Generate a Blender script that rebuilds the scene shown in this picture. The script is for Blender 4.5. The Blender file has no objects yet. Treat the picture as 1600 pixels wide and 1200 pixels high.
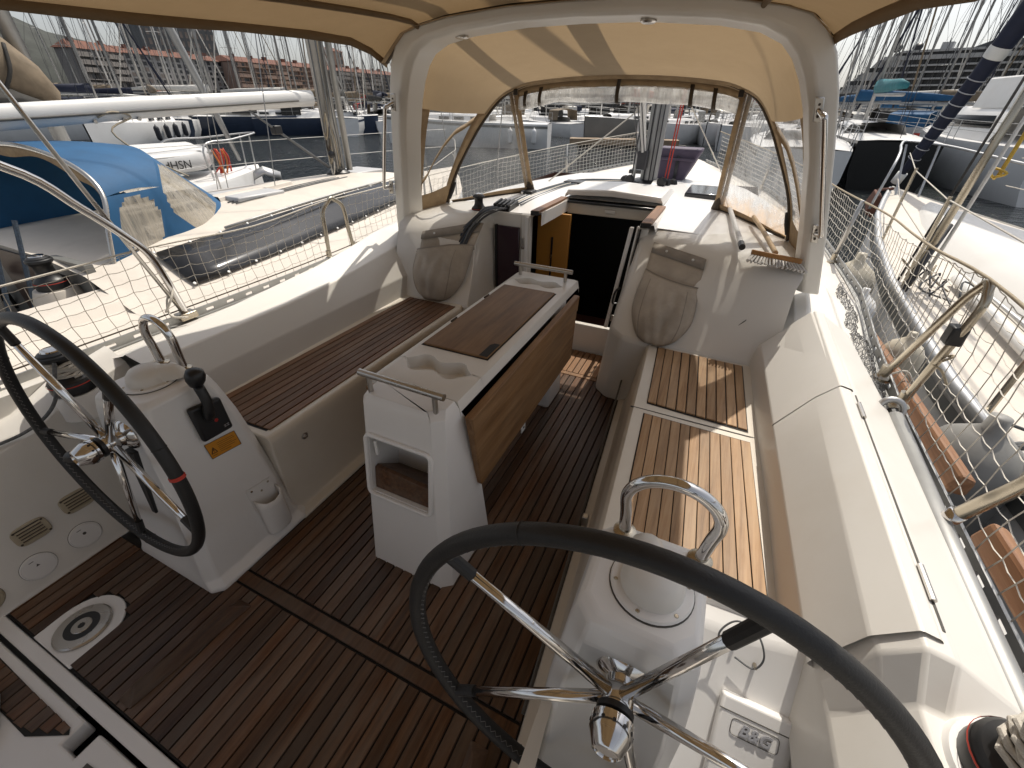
import bpy, bmesh, math, random
from mathutils import Vector, Matrix, Quaternion

random.seed(7)
SC = bpy.context.scene
COL = SC.collection
PI = math.pi

# ------------------------------------------------------------------ camera
cam_d = bpy.data.cameras.new('camera')
cam = bpy.data.objects.new('camera', cam_d)
COL.objects.link(cam)
cam_d.sensor_width = 36.0
cam_d.lens = 663.38 / 1600 * 36
cam_d.clip_start = 0.02
cam_d.clip_end = 6000
RX = Vector((0.90627, 0.422447, 0.014602))
UP = Vector((-0.24333, 0.493142, 0.835225))
FW = Vector((-0.345638, 0.760493, -0.549714))
cam.matrix_world = Matrix(((RX.x, UP.x, -FW.x, 0.0), (RX.y, UP.y, -FW.y, 0.0), (RX.z, UP.z, -FW.z, 1.6), (0, 0, 0, 1)))
SC.camera = cam

# ------------------------------------------------------------------ sky and sun
SUN_DIR = Vector((0.10, 0.60, 1.0)).normalized()      # towards the sun: over the bow, a touch to starboard
elev = math.asin(SUN_DIR.z)
azim = math.atan2(SUN_DIR.x, SUN_DIR.y)
world = bpy.data.worlds.new('World')
SC.world = world
world.use_nodes = True
wn = world.node_tree
wn.nodes.clear()
w_out = wn.nodes.new('ShaderNodeOutputWorld')
w_bg = wn.nodes.new('ShaderNodeBackground')
w_sky = wn.nodes.new('ShaderNodeTexSky')
w_sky.sky_type = 'NISHITA'
w_sky.sun_disc = False
w_sky.sun_elevation = elev
w_sky.sun_rotation = azim
w_sky.air_density = 1.0
w_sky.dust_density = 3.0
w_sky.ozone_density = 1.0
w_hsv = wn.nodes.new('ShaderNodeHueSaturation')
w_hsv.inputs['Saturation'].default_value = 0.35
wn.links.new(w_sky.outputs[0], w_hsv.inputs['Color'])
wn.links.new(w_hsv.outputs[0], w_bg.inputs['Color'])
wn.links.new(w_bg.outputs[0], w_out.inputs['Surface'])
w_bg.inputs['Strength'].default_value = 0.15
sun_d = bpy.data.lights.new('sun', 'SUN')
sun_d.energy = 3.8
sun_d.angle = math.radians(0.6)
sun_d.color = (1.0, 0.93, 0.82)
sun = bpy.data.objects.new('sun', sun_d)
COL.objects.link(sun)
sun.rotation_euler = (-SUN_DIR).to_track_quat('-Z', 'Y').to_euler()
SC.view_settings.view_transform = 'Standard'
SC.view_settings.look = 'None'
SC.view_settings.gamma = 1.0
SC.view_settings.exposure = 0.08
SC.view_settings.use_curve_mapping = False
SC.render.engine = 'CYCLES'
SC.cycles.use_denoising = True
SC.cycles.max_bounces = 10
SC.cycles.transparent_max_bounces = 24
SC.cycles.caustics_reflective = False
SC.cycles.caustics_refractive = False
SC.cycles.sample_clamp_indirect = 6.0

# ------------------------------------------------------------------ materials
MATS = {}
def new_mat(name):
    m = bpy.data.materials.new(name)
    m.use_nodes = True
    MATS[name] = m
    nt = m.node_tree
    return m, nt, nt.nodes['Principled BSDF'], nt.nodes['Material Output']
def N(nt, t, **kw):
    n = nt.nodes.new(t)
    for k, v in kw.items():
        setattr(n, k, v)
    return n
def coords(nt, scale=(1, 1, 1), kind='Object'):
    tc = N(nt, 'ShaderNodeTexCoord'); mp = N(nt, 'ShaderNodeMapping')
    mp.inputs['Scale'].default_value = scale
    nt.links.new(tc.outputs[kind], mp.inputs['Vector'])
    return mp.outputs['Vector']
def noise(nt, vec, scale, detail=4, rough=0.55):
    n = N(nt, 'ShaderNodeTexNoise')
    n.inputs['Scale'].default_value = scale; n.inputs['Detail'].default_value = detail
    n.inputs['Roughness'].default_value = rough
    nt.links.new(vec, n.inputs['Vector'])
    return n.outputs['Fac']
def ramp(nt, fac, stops):
    r = N(nt, 'ShaderNodeValToRGB')
    el = r.color_ramp.elements
    while len(el) < len(stops): el.new(0.5)
    for e, (p, c) in zip(el, stops):
        e.position = p; e.color = (c[0], c[1], c[2], 1)
    nt.links.new(fac, r.inputs['Fac'])
    return r.outputs['Color']
def mixc(nt, a, b, fac, mode='MIX'):
    m = N(nt, 'ShaderNodeMix', data_type='RGBA', blend_type=mode)
    for sock, v in ((m.inputs[6], a), (m.inputs[7], b), (m.inputs[0], fac)):
        if isinstance(v, (int, float)): sock.default_value = v
        elif isinstance(v, tuple): sock.default_value = (v[0], v[1], v[2], 1)
        else: nt.links.new(v, sock)
    return m.outputs[2]
def bump(nt, bsdf, h, strength=0.2, dist=0.002):
    b = N(nt, 'ShaderNodeBump'); b.inputs['Strength'].default_value = strength; b.inputs['Distance'].default_value = dist
    nt.links.new(h, b.inputs['Height']); nt.links.new(b.outputs[0], bsdf.inputs['Normal'])
def simple(name, col, rough=0.5, metal=0.0, var=0.12, scale=6.0, bmp=0.0, spec=0.5, coat=0.0, dirt=None, bscale=None):
    m, nt, b, o = new_mat(name)
    v = coords(nt)
    c2 = tuple(x * (1 - var) for x in col)
    f = noise(nt, v, scale, 5)
    colr = ramp(nt, f, [(0.3, c2), (0.7, col)])
    if dirt:
        f2 = noise(nt, v, scale * 0.35, 6, 0.7)
        msk = ramp(nt, f2, [(0.52, (0, 0, 0)), (0.75, (1, 1, 1))])
        sep = N(nt, 'ShaderNodeMath', operation='MULTIPLY'); sep.inputs[1].default_value = dirt[1]
        nt.links.new(msk, sep.inputs[0])
        colr = mixc(nt, colr, dirt[0], sep.outputs[0])
    nt.links.new(colr, b.inputs['Base Color'])
    b.inputs['Roughness'].default_value = rough; b.inputs['Metallic'].default_value = metal
    b.inputs['Specular IOR Level'].default_value = spec
    if coat: b.inputs['Coat Weight'].default_value = coat; b.inputs['Coat Roughness'].default_value = 0.1
    if bmp:
        bump(nt, b, noise(nt, v, bscale or scale * 12, 3), bmp, 0.002)
    return m
simple('gelcoat', (0.71, 0.685, 0.64), 0.34, var=0.05, scale=3, bmp=0.04, bscale=90, dirt=((0.50, 0.43, 0.33), 0.22))
simple('gelcoat_cream', (0.66, 0.61, 0.53), 0.4, var=0.06, scale=3, bmp=0.05, bscale=120, dirt=((0.46, 0.37, 0.26), 0.3))
simple('gelcoat_white', (0.77, 0.755, 0.735), 0.3, var=0.05, scale=2, bmp=0.03, bscale=90, dirt=((0.55, 0.5, 0.43), 0.25))
simple('nonskid', (0.66, 0.62, 0.56), 0.65, var=0.08, scale=4, bmp=0.35, bscale=400, dirt=((0.42, 0.38, 0.33), 0.35))
simple('neighbour_deck', (0.62, 0.565, 0.495), 0.6, var=0.1, scale=5, bmp=0.3, bscale=300, dirt=((0.38, 0.33, 0.28), 0.35))
simple('hull_white', (0.78, 0.775, 0.765), 0.3, var=0.08, scale=1.5, dirt=((0.45, 0.42, 0.36), 0.4))
simple('hull_grey', (0.20, 0.20, 0.19), 0.35, var=0.15, scale=1.5)
simple('hull_navy', (0.035, 0.05, 0.085), 0.25, var=0.2, scale=1.0)
simple('hull_black', (0.01, 0.01, 0.011), 0.22, var=0.2, scale=1.0)
simple('black_plastic', (0.012, 0.012, 0.013), 0.42, var=0.2, bmp=0.05)
simple('black_rubber', (0.018, 0.017, 0.017), 0.6, var=0.3, scale=30, bmp=0.25, bscale=160)
simple('wheel_leather', (0.013, 0.0125, 0.0125), 0.5, var=0.35, scale=25, bmp=0.35, bscale=260)
simple('stitch_grey', (0.22, 0.21, 0.2), 0.7)
simple('red_cord', (0.5, 0.05, 0.03), 0.7)
simple('orange_cord', (0.55, 0.16, 0.03), 0.7)
simple('yellow_cord', (0.5, 0.33, 0.05), 0.7)
simple('rope_white', (0.62, 0.58, 0.51), 0.85, var=0.25, scale=120, bmp=0.5, bscale=300)
simple('rope_tan', (0.42, 0.35, 0.25), 0.85, var=0.3, scale=120, bmp=0.5, bscale=300)
simple('rope_grey', (0.17, 0.175, 0.18), 0.85, var=0.5, scale=90, bmp=0.5, bscale=300)
simple('rope_blue', (0.06, 0.085, 0.12), 0.85, var=0.6, scale=80, bmp=0.5, bscale=300)
simple('net_cord', (0.66, 0.62, 0.55), 0.85, var=0.3, scale=40)
simple('net_dark', (0.20, 0.20, 0.20), 0.85, var=0.3, scale=40)
simple('alloy', (0.52, 0.52, 0.52), 0.42, 0.85, var=0.15, scale=20)
simple('alloy_dull', (0.40, 0.40, 0.39), 0.5, 0.6, var=0.2, scale=8)
simple('mast_grey', (0.36, 0.36, 0.355), 0.45, 0.5, var=0.2, scale=5)
simple('boom_white', (0.66, 0.65, 0.63), 0.4, 0.0, var=0.06, scale=4)
simple('wire', (0.30, 0.30, 0.30), 0.45, 0.6, var=0.2, scale=20)
simple('wire_dark', (0.05, 0.05, 0.055), 0.5, 0.2, var=0.3, scale=20)
simple('sail_navy', (0.010, 0.015, 0.04), 0.75, var=0.35, scale=12, bmp=0.3, bscale=40)
simple('cover_blue', (0.006, 0.082, 0.20), 0.72, var=0.22, scale=5, bmp=0.25, bscale=60)
simple('cover_turquoise', (0.02, 0.17, 0.20), 0.75, var=0.3, scale=6, bmp=0.3, bscale=30)
simple('cover_dark', (0.030, 0.028, 0.025), 0.8, var=0.4, scale=10, bmp=0.3, bscale=30)
simple('cover_tan', (0.22, 0.17, 0.115), 0.8, var=0.35, scale=8, bmp=0.3, bscale=40)
simple('cover_white', (0.62, 0.6, 0.56), 0.8, var=0.2, scale=8)
simple('cover_red', (0.42, 0.025, 0.02), 0.75, var=0.3, scale=8)
simple('purple_canvas', (0.085, 0.065, 0.105), 0.7, var=0.25, scale=10, bmp=0.2, bscale=60)
simple('purple_panel', (0.035, 0.017, 0.026), 0.2, var=0.1, scale=4)
simple('pocket_fabric', (0.46, 0.40, 0.33), 0.9, var=0.22, scale=9, bmp=0.45, bscale=55, dirt=((0.2, 0.17, 0.13), 0.45))
simple('pocket_trim', (0.30, 0.265, 0.225), 0.85, var=0.2, scale=14, bmp=0.3, bscale=200)
simple('trim_tan', (0.40, 0.285, 0.165), 0.85, var=0.3, scale=18, bmp=0.35, bscale=200, dirt=((0.2, 0.12, 0.05), 0.5))
simple('strap_brown', (0.075, 0.058, 0.042), 0.85, var=0.3, scale=40)
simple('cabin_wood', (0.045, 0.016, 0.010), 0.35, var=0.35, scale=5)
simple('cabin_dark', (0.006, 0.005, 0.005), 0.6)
simple('ochre_panel', (0.46, 0.21, 0.035), 0.4, var=0.15, scale=3)
simple('fender_cream', (0.55, 0.5, 0.4), 0.5, var=0.15, scale=7)
simple('fender_grey', (0.27, 0.265, 0.25), 0.55, var=0.25, scale=7)
simple('fender_dark', (0.02, 0.022, 0.03), 0.6, var=0.25, scale=7)
simple('bristle_white', (0.62, 0.6, 0.58), 0.8, var=0.2, scale=40)
simple('brush_wood', (0.42, 0.20, 0.06), 0.5, var=0.3, scale=15)
simple('broom_handle', (0.52, 0.37, 0.21), 0.5, var=0.2, scale=15)
simple('sticker_orange', (0.60, 0.25, 0.02), 0.5, var=0.08)
simple('vent_beige', (0.42, 0.36, 0.26), 0.55, var=0.15, scale=12)
simple('decal_silver', (0.42, 0.42, 0.44), 0.35, 0.3, var=0.1)
simple('label_red', (0.35, 0.02, 0.015), 0.5)
simple('label_white', (0.7, 0.7, 0.68), 0.5)
simple('smoke_window', (0.03, 0.03, 0.032), 0.14, var=0.5, scale=2.5)
simple('glass_dark', (0.02, 0.022, 0.025), 0.12, var=0.3, scale=0.6)
simple('inflatable_grey', (0.50, 0.50, 0.50), 0.4, var=0.12, scale=4)
simple('inflatable_dark', (0.20, 0.20, 0.2), 0.45, var=0.12, scale=4)
simple('roof_tile', (0.17, 0.068, 0.042), 0.85, var=0.3, scale=0.6)
simple('facade_pale', (0.27, 0.245, 0.225), 0.9, var=0.2, scale=0.15)
simple('facade_white', (0.33, 0.315, 0.30), 0.9, var=0.2, scale=0.15)
simple('facade_pink', (0.36, 0.25, 0.195), 0.9, var=0.2, scale=0.15)
simple('facade_dark', (0.10, 0.105, 0.11), 0.8, var=0.25, scale=0.2)
simple('window_dark', (0.035, 0.037, 0.042), 0.25, var=0.6, scale=0.12)
simple('shutter', (0.24, 0.20, 0.175), 0.8, var=0.5, scale=0.09)
simple('awning_red', (0.26, 0.07, 0.04), 0.8, var=0.3, scale=0.5)
simple('ship_white', (0.40, 0.40, 0.40), 0.5, var=0.12, scale=0.1)
simple('ship_dark', (0.022, 0.02, 0.021), 0.4, var=0.5, scale=0.15)
simple('quay_concrete', (0.27, 0.25, 0.22), 0.85, var=0.3, scale=0.7)
simple('pontoon_wood', (0.33, 0.24, 0.16), 0.8, var=0.3, scale=2)
simple('hill_ground', (0.062, 0.066, 0.058), 0.95, var=0.4, scale=0.02)
simple('skin', (0.42, 0.24, 0.16), 0.5)
simple('caulk', (0.012, 0.011, 0.010), 0.75, var=0.3, scale=60)
simple('groove_dark', (0.10, 0.095, 0.085), 0.7, var=0.3, scale=20)

def metal_mat(name, col, rough):
    m, nt, b, o = new_mat(name)
    v = coords(nt)
    b.inputs['Metallic'].default_value = 1.0
    b.inputs['Base Color'].default_value = (*col, 1)
    f = noise(nt, v, 14, 5)
    mr = N(nt, 'ShaderNodeMapRange'); mr.inputs[3].default_value = rough * 0.5; mr.inputs[4].default_value = rough * 1.8
    nt.links.new(f, mr.inputs[0]); nt.links.new(mr.outputs[0], b.inputs['Roughness'])
metal_mat('chrome', (0.66, 0.64, 0.62), 0.09)
metal_mat('steel_brushed', (0.50, 0.48, 0.45), 0.26)
metal_mat('steel_weathered', (0.45, 0.40, 0.32), 0.24)

def wood(name, dark, mid, light, grey, greyamt, rough=0.55, grain=(60, 2.2, 60), var=0.5, wet=0.0):
    """planked timber: grain runs along local Y, every plank object gets its own shade"""
    m, nt, b, o = new_mat(name)
    oi = N(nt, 'ShaderNodeObjectInfo')
    tc = N(nt, 'ShaderNodeTexCoord'); mp = N(nt, 'ShaderNodeMapping'); mp.inputs['Scale'].default_value = grain
    ad = N(nt, 'ShaderNodeVectorMath', operation='ADD')
    sc = N(nt, 'ShaderNodeVectorMath', operation='SCALE'); sc.inputs[3].default_value = 37.0
    cmb = N(nt, 'ShaderNodeCombineXYZ')
    for i in range(3): nt.links.new(oi.outputs['Random'], cmb.inputs[i])
    nt.links.new(cmb.outputs[0], sc.inputs[0])
    nt.links.new(tc.outputs['Object'], ad.inputs[0]); nt.links.new(sc.outputs[0], ad.inputs[1])
    nt.links.new(ad.outputs[0], mp.inputs['Vector'])
    f1 = noise(nt, mp.outputs[0], 1.0, 8, 0.65)
    c = ramp(nt, f1, [(0.25, dark), (0.5, mid), (0.78, light)])
    v2 = coords(nt, (3.2, 1.1, 3.2))
    ad2 = N(nt, 'ShaderNodeVectorMath', operation='ADD')
    nt.links.new(v2, ad2.inputs[0]); nt.links.new(sc.outputs[0], ad2.inputs[1])
    f2 = noise(nt, ad2.outputs[0], 2.0, 5, 0.7)
    msk = ramp(nt, f2, [(0.38, (0, 0, 0)), (0.68, (1, 1, 1))])
    gm = N(nt, 'ShaderNodeMath', operation='MULTIPLY'); gm.inputs[1].default_value = greyamt
    nt.links.new(msk, gm.inputs[0])
    c = mixc(nt, c, grey, gm.outputs[0])
    hv = N(nt, 'ShaderNodeHueSaturation')
    mr = N(nt, 'ShaderNodeMapRange'); mr.inputs[3].default_value = 1 - var; mr.inputs[4].default_value = 1 + var * 0.75
    nt.links.new(oi.outputs['Random'], mr.inputs[0]); nt.links.new(mr.outputs[0], hv.inputs['Value'])
    nt.links.new(c, hv.inputs['Color'])
    nt.links.new(hv.outputs[0], b.inputs['Base Color'])
    b.inputs['Roughness'].default_value = rough
    b.inputs['Specular IOR Level'].default_value = 0.35
    bump(nt, b, f1, 0.35, 0.0015)
    return m
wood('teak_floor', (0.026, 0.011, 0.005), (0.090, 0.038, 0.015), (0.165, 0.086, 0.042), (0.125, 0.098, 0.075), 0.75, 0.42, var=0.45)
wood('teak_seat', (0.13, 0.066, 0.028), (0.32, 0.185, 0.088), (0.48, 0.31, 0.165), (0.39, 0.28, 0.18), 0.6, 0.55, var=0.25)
wood('teak_floor_sunlit', (0.10, 0.046, 0.02), (0.235, 0.115, 0.048), (0.36, 0.20, 0.10), (0.30, 0.19, 0.11), 0.5, 0.5, var=0.25)  # forward floor: more orange teak, with sun patch brightness put into the colour
wood('teak_seat_shaded', (0.052, 0.021, 0.010), (0.135, 0.060, 0.026), (0.23, 0.125, 0.064), (0.21, 0.15, 0.105), 0.6, 0.5, var=0.28)  # same seat teak, darkened: the port seat's shade is in the colour
wood('teak_table', (0.085, 0.040, 0.015), (0.195, 0.102, 0.042), (0.30, 0.175, 0.082), (0.25, 0.165, 0.095), 0.4, 0.5, grain=(26, 2.4, 26), var=0.1)
wood('teak_trim', (0.12, 0.05, 0.02), (0.22, 0.105, 0.05), (0.33, 0.175, 0.09), (0.30, 0.2, 0.13), 0.3, 0.5, var=0.2)
wood('board_brown', (0.12, 0.05, 0.022), (0.235, 0.11, 0.052), (0.33, 0.175, 0.09), (0.30, 0.2, 0.13), 0.3, 0.6, var=0.15)

def canvas(name, col, trans, tl=0.5, bscale=260):
    m, nt, b, o = new_mat(name)
    v = coords(nt)
    f = noise(nt, v, 5, 6, 0.65)
    c = ramp(nt, f, [(0.3, tuple(x * 0.82 for x in col)), (0.7, col)])
    f3 = noise(nt, v, 1.1, 6, 0.7)
    st = ramp(nt, f3, [(0.55, (0, 0, 0)), (0.8, (0.5, 0.5, 0.5))])
    c = mixc(nt, c, tuple(x * 0.55 for x in col), st)
    nt.links.new(c, b.inputs['Base Color']); b.inputs['Roughness'].default_value = 0.9
    b.inputs['Specular IOR Level'].default_value = 0.15
    w = noise(nt, v, bscale, 2); w2 = noise(nt, v, 7, 4)
    ad = N(nt, 'ShaderNodeMath', operation='MULTIPLY_ADD'); ad.inputs[1].default_value = 4.0
    nt.links.new(w2, ad.inputs[0]); nt.links.new(w, ad.inputs[2])
    bump(nt, b, ad.outputs[0], 0.35, 0.003)
    tr = N(nt, 'ShaderNodeBsdfTranslucent')
    tr.inputs['Color'].default_value = (*trans, 1)
    mx = N(nt, 'ShaderNodeMixShader'); mx.inputs[0].default_value = tl
    nt.links.new(b.outputs[0], mx.inputs[1]); nt.links.new(tr.outputs[0], mx.inputs[2])
    nt.links.new(mx.outputs[0], o.inputs['Surface'])
canvas('bimini_canvas', (0.38, 0.29, 0.19), (0.175, 0.115, 0.058), 0.5)
canvas('hood_canvas', (0.42, 0.34, 0.25), (0.265, 0.188, 0.108), 0.5)

def vinyl(name, haze, hazecol, stain=None):
    """clear flexible window: see-through, glossy, hazed by scratches"""
    m, nt, b, o = new_mat(name)
    v = coords(nt)
    tr = N(nt, 'ShaderNodeBsdfTransparent'); tr.inputs['Color'].default_value = (0.93, 0.93, 0.92, 1)
    gl = N(nt, 'ShaderNodeBsdfGlossy'); gl.inputs['Roughness'].default_value = 0.08
    df = N(nt, 'ShaderNodeBsdfDiffuse'); df.inputs['Color'].default_value = (*hazecol, 1)
    tl = N(nt, 'ShaderNodeBsdfTranslucent'); tl.inputs['Color'].default_value = (*hazecol, 1)
    dm = N(nt, 'ShaderNodeMixShader'); dm.inputs[0].default_value = 0.5
    nt.links.new(df.outputs[0], dm.inputs[1]); nt.links.new(tl.outputs[0], dm.inputs[2])
    v2 = coords(nt, (26, 26, 2.2))
    f = noise(nt, v2, 1.0, 7, 0.75)
    mr = N(nt, 'ShaderNodeMapRange'); mr.inputs[1].default_value = 0.35; mr.inputs[2].default_value = 0.75
    mr.inputs[3].default_value = haze * 0.35; mr.inputs[4].default_value = haze * 1.6
    nt.links.new(f, mr.inputs[0])
    m1 = N(nt, 'ShaderNodeMixShader'); nt.links.new(mr.outputs[0], m1.inputs[0])
    nt.links.new(tr.outputs[0], m1.inputs[1]); nt.links.new(dm.outputs[0], m1.inputs[2])
    lw = N(nt, 'ShaderNodeLayerWeight'); lw.inputs['Blend'].default_value = 0.5
    pw = N(nt, 'ShaderNodeMath', operation='POWER'); pw.inputs[1].default_value = 4.0; nt.links.new(lw.outputs['Facing'], pw.inputs[0])
    fr = N(nt, 'ShaderNodeMath', operation='MULTIPLY_ADD'); fr.inputs[1].default_value = 0.55; fr.inputs[2].default_value = 0.045; nt.links.new(pw.outputs[0], fr.inputs[0])
    bp = N(nt, 'ShaderNodeBump'); bp.inputs['Strength'].default_value = 0.25; bp.inputs['Distance'].default_value = 0.01
    nt.links.new(noise(nt, v, 4, 3), bp.inputs['Height'])
    nt.links.new(bp.outputs[0], gl.inputs['Normal'])
    m2 = N(nt, 'ShaderNodeMixShader'); nt.links.new(fr.outputs[0], m2.inputs[0])
    nt.links.new(m1.outputs[0], m2.inputs[1]); nt.links.new(gl.outputs[0], m2.inputs[2])
    res = m2.outputs[0]
    if stain:   # rust-brown mould creeping up from the lower hem (world height)
        geo = N(nt, 'ShaderNodeNewGeometry'); sp = N(nt, 'ShaderNodeSeparateXYZ')
        nt.links.new(geo.outputs['Position'], sp.inputs[0])
        ad = N(nt, 'ShaderNodeMath', operation='MULTIPLY_ADD'); ad.inputs[1].default_value = 0.28
        nt.links.new(noise(nt, v, 12, 6, 0.7), ad.inputs[0]); nt.links.new(sp.outputs['Z'], ad.inputs[2])
        mr2 = N(nt, 'ShaderNodeMapRange'); mr2.inputs[1].default_value = stain[0]; mr2.inputs[2].default_value = stain[1]
        mr2.inputs[3].default_value = 0.85; mr2.inputs[4].default_value = 0.0
        nt.links.new(ad.outputs[0], mr2.inputs[0])
        ds = N(nt, 'ShaderNodeBsdfTranslucent'); ds.inputs['Color'].default_value = (0.62, 0.36, 0.14, 1)
        m3 = N(nt, 'ShaderNodeMixShader'); nt.links.new(mr2.outputs[0], m3.inputs[0])
        nt.links.new(res, m3.inputs[1]); nt.links.new(ds.outputs[0], m3.inputs[2]); res = m3.outputs[0]
    nt.links.new(res, o.inputs['Surface'])
vinyl('vinyl_clear', 0.15, (0.55, 0.54, 0.52))
vinyl('vinyl_hazy', 0.42, (0.50, 0.50, 0.50), stain=(1.02, 1.26))
vinyl('vinyl_roll', 0.55, (0.8, 0.79, 0.77))
vinyl('vinyl_yellowed', 0.75, (0.62, 0.56, 0.46))

def water_mat():
    m, nt, b, o = new_mat('harbour_water')
    v = coords(nt, (1, 1, 1))
    v2 = coords(nt, (1.0, 1.7, 1.0))
    f1 = noise(nt, v2, 1.9, 4, 0.6); f2 = noise(nt, v2, 5.5, 4, 0.6); f3 = noise(nt, v, 0.25, 2)
    ad = N(nt, 'ShaderNodeMath', operation='MULTIPLY_ADD'); ad.inputs[1].default_value = 0.28
    nt.links.new(f2, ad.inputs[0]); nt.links.new(f1, ad.inputs[2])
    b.inputs['Base Color'].default_value = (0.012, 0.017, 0.019, 1)
    b.inputs['Roughness'].default_value = 0.06
    b.inputs['IOR'].default_value = 1.33
    bump(nt, b, ad.outputs[0], 1.0, 0.42)
water_mat()

# ------------------------------------------------------------------ mesh helpers
class MB:
    """collects faces and links them as ONE mesh object"""
    def __init__(s): s.v = []; s.f = []
    def add(s, vs, fs):
        b = len(s.v); s.v += [tuple(p) for p in vs]; s.f += [tuple(i + b for i in f) for f in fs]; return s
    def box(s, x0, x1, y0, y1, z0, z1):
        return s.add([(x0, y0, z0), (x1, y0, z0), (x1, y1, z0), (x0, y1, z0), (x0, y0, z1), (x1, y0, z1), (x1, y1, z1), (x0, y1, z1)],
                     [(0, 3, 2, 1), (4, 5, 6, 7), (0, 1, 5, 4), (1, 2, 6, 5), (2, 3, 7, 6), (3, 0, 4, 7)])
    def hexa(s, lo, hi):
        n = len(lo)
        return s.add(list(lo) + list(hi), [tuple(range(n - 1, -1, -1)), tuple(range(n, 2 * n))] + [(i, (i + 1) % n, n + (i + 1) % n, n + i) for i in range(n)])
    def obox(s, c, ax, ay, az):
        c, ax, ay, az = map(Vector, (c, ax, ay, az))
        lo = [c - ax - ay - az, c + ax - ay - az, c + ax + ay - az, c - ax + ay - az]
        return s.hexa(lo, [p + 2 * az for p in lo])
    def rows(s, rows, close_u=False, close_v=False, caps=False):
        n = len(rows[0]); b = []
        for r in rows: b += [tuple(p) for p in r]
        f = []
        m = len(rows)
        for j in range(m if close_v else m - 1):
            for i in range(n if close_u else n - 1):
                j2 = (j + 1) % m; i2 = (i + 1) % n
                f.append((j * n + i, j * n + i2, j2 * n + i2, j2 * n + i))
        if caps:
            f.append(tuple(range(n - 1, -1, -1))); f.append(tuple(range((m - 1) * n, m * n)))
        return s.add(b, f)
    def tube(s, pts, r, n=8, closed=False, caps=True):
        pts = [Vector(p) for p in pts]
        m = len(pts); rs = r if isinstance(r, (list, tuple)) else [r] * m
        tan = []
        for i in range(m):
            a = pts[(i - 1) % m] if (closed or i) else pts[0]
            c = pts[(i + 1) % m] if (closed or i < m - 1) else pts[-1]
            t = (c - a); tan.append(t.normalized() if t.length > 1e-9 else Vector((0, 0, 1)))
        up = Vector((0, 0, 1)) if abs(tan[0].z) < 0.9 else Vector((1, 0, 0))
        nrm = (up - tan[0] * up.dot(tan[0])).normalized()
        rows = []
        for i in range(m):
            nrm = (nrm - tan[i] * nrm.dot(tan[i]))
            nrm = nrm.normalized() if nrm.length > 1e-6 else tan[i].orthogonal().normalized()
            bi = tan[i].cross(nrm)
            rows.append([pts[i] + (nrm * math.cos(2 * PI * k / n) + bi * math.sin(2 * PI * k / n)) * rs[i] for k in range(n)])
        return s.rows(rows, close_u=True, close_v=closed, caps=(caps and not closed))
    def lathe(s, prof, o=(0, 0, 0), axis=(0, 0, 1), n=20, caps=True):
        o = Vector(o); ax = Vector(axis).normalized()
        u = ax.orthogonal().normalized(); w = ax.cross(u)
        rows = [[o + ax * h + (u * math.cos(2 * PI * k / n) + w * math.sin(2 * PI * k / n)) * max(r, 1e-4) for k in range(n)] for r, h in prof]
        return s.rows(rows, close_u=True, caps=caps)
    def prism(s, poly, z0, z1):
        return s.hexa([(p[0], p[1], z0) for p in poly], [(p[0], p[1], z1) for p in poly])
    def build(s, name, mat, parent=None, smooth=True, bevel=0.0, seg=2, ang=35, label=None, kind=None, solid=0.0, sub=0):
        me = bpy.data.meshes.new(name)
        me.from_pydata(s.v, [], s.f)
        bm = bmesh.new(); bm.from_mesh(me)
        bmesh.ops.remove_doubles(bm, verts=bm.verts, dist=1e-6)
        bmesh.ops.recalc_face_normals(bm, faces=bm.faces)
        bm.to_mesh(me); bm.free()
        mats = mat if isinstance(mat, (list, tuple)) else [mat]
        for m in mats: me.materials.append(MATS[m])
        if smooth:
            me.polygons.foreach_set('use_smooth', [True] * len(me.polygons))
            me.set_sharp_from_angle(angle=math.radians(ang))
        o = bpy.data.objects.new(name, me); COL.objects.link(o)
        if parent is not None:
            o.parent = parent
            if parent.type == 'EMPTY': o.location = -parent.location
        if solid:
            md = o.modifiers.new('solid', 'SOLIDIFY'); md.thickness = solid; md.offset = 0
        if bevel:
            md = o.modifiers.new('bevel', 'BEVEL'); md.width = bevel; md.segments = seg; md.limit_method = 'ANGLE'
            md.angle_limit = math.radians(ang); md.harden_normals = False
        if sub:
            md = o.modifiers.new('sub', 'SUBSURF'); md.levels = sub; md.render_levels = sub
        if label: o['label'] = label
        if kind: o['kind'] = kind
        return o

def thing(name, label, cat, loc=(0, 0, 0), group=None):
    o = bpy.data.objects.new(name, None); COL.objects.link(o)
    o.location = loc; o['label'] = label; o['category'] = cat; o.empty_display_size = 0.1
    if group: o['group'] = group
    return o
def tag(o, label, cat, group=None):
    o['label'] = label; o['category'] = cat
    if group: o['group'] = group
    return o
def struct(o): o['kind'] = 'structure'; return o
def copy_tree(o, parent=None):
    c = o.copy(); COL.objects.link(c)
    if parent is not None: c.parent = parent; c.matrix_parent_inverse = o.matrix_parent_inverse.copy()
    for ch in list(o.children): copy_tree(ch, c)
    return c
def lerp(a, b, t): return tuple(x + (y - x) * t for x, y in zip(a, b))
def smooth_path(pts, n=6, closed=False):
    """Catmull-Rom through pts"""
    P = [Vector(p) for p in pts]; out = []; m = len(P)
    for i in range(m if closed else m - 1):
        p0 = P[(i - 1) % m] if (closed or i > 0) else P[0] * 2 - P[1]
        p1 = P[i]; p2 = P[(i + 1) % m]
        p3 = P[(i + 2) % m] if (closed or i < m - 2) else P[-1] * 2 - P[-2]
        for k in range(n):
            t = k / n
            out.append(0.5 * ((2 * p1) + (p2 - p0) * t + (2 * p0 - 5 * p1 + 4 * p2 - p3) * t * t + (3 * p1 - p0 - 3 * p2 + p3) * t ** 3))
    if not closed: out.append(P[-1])
    return out
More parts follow.
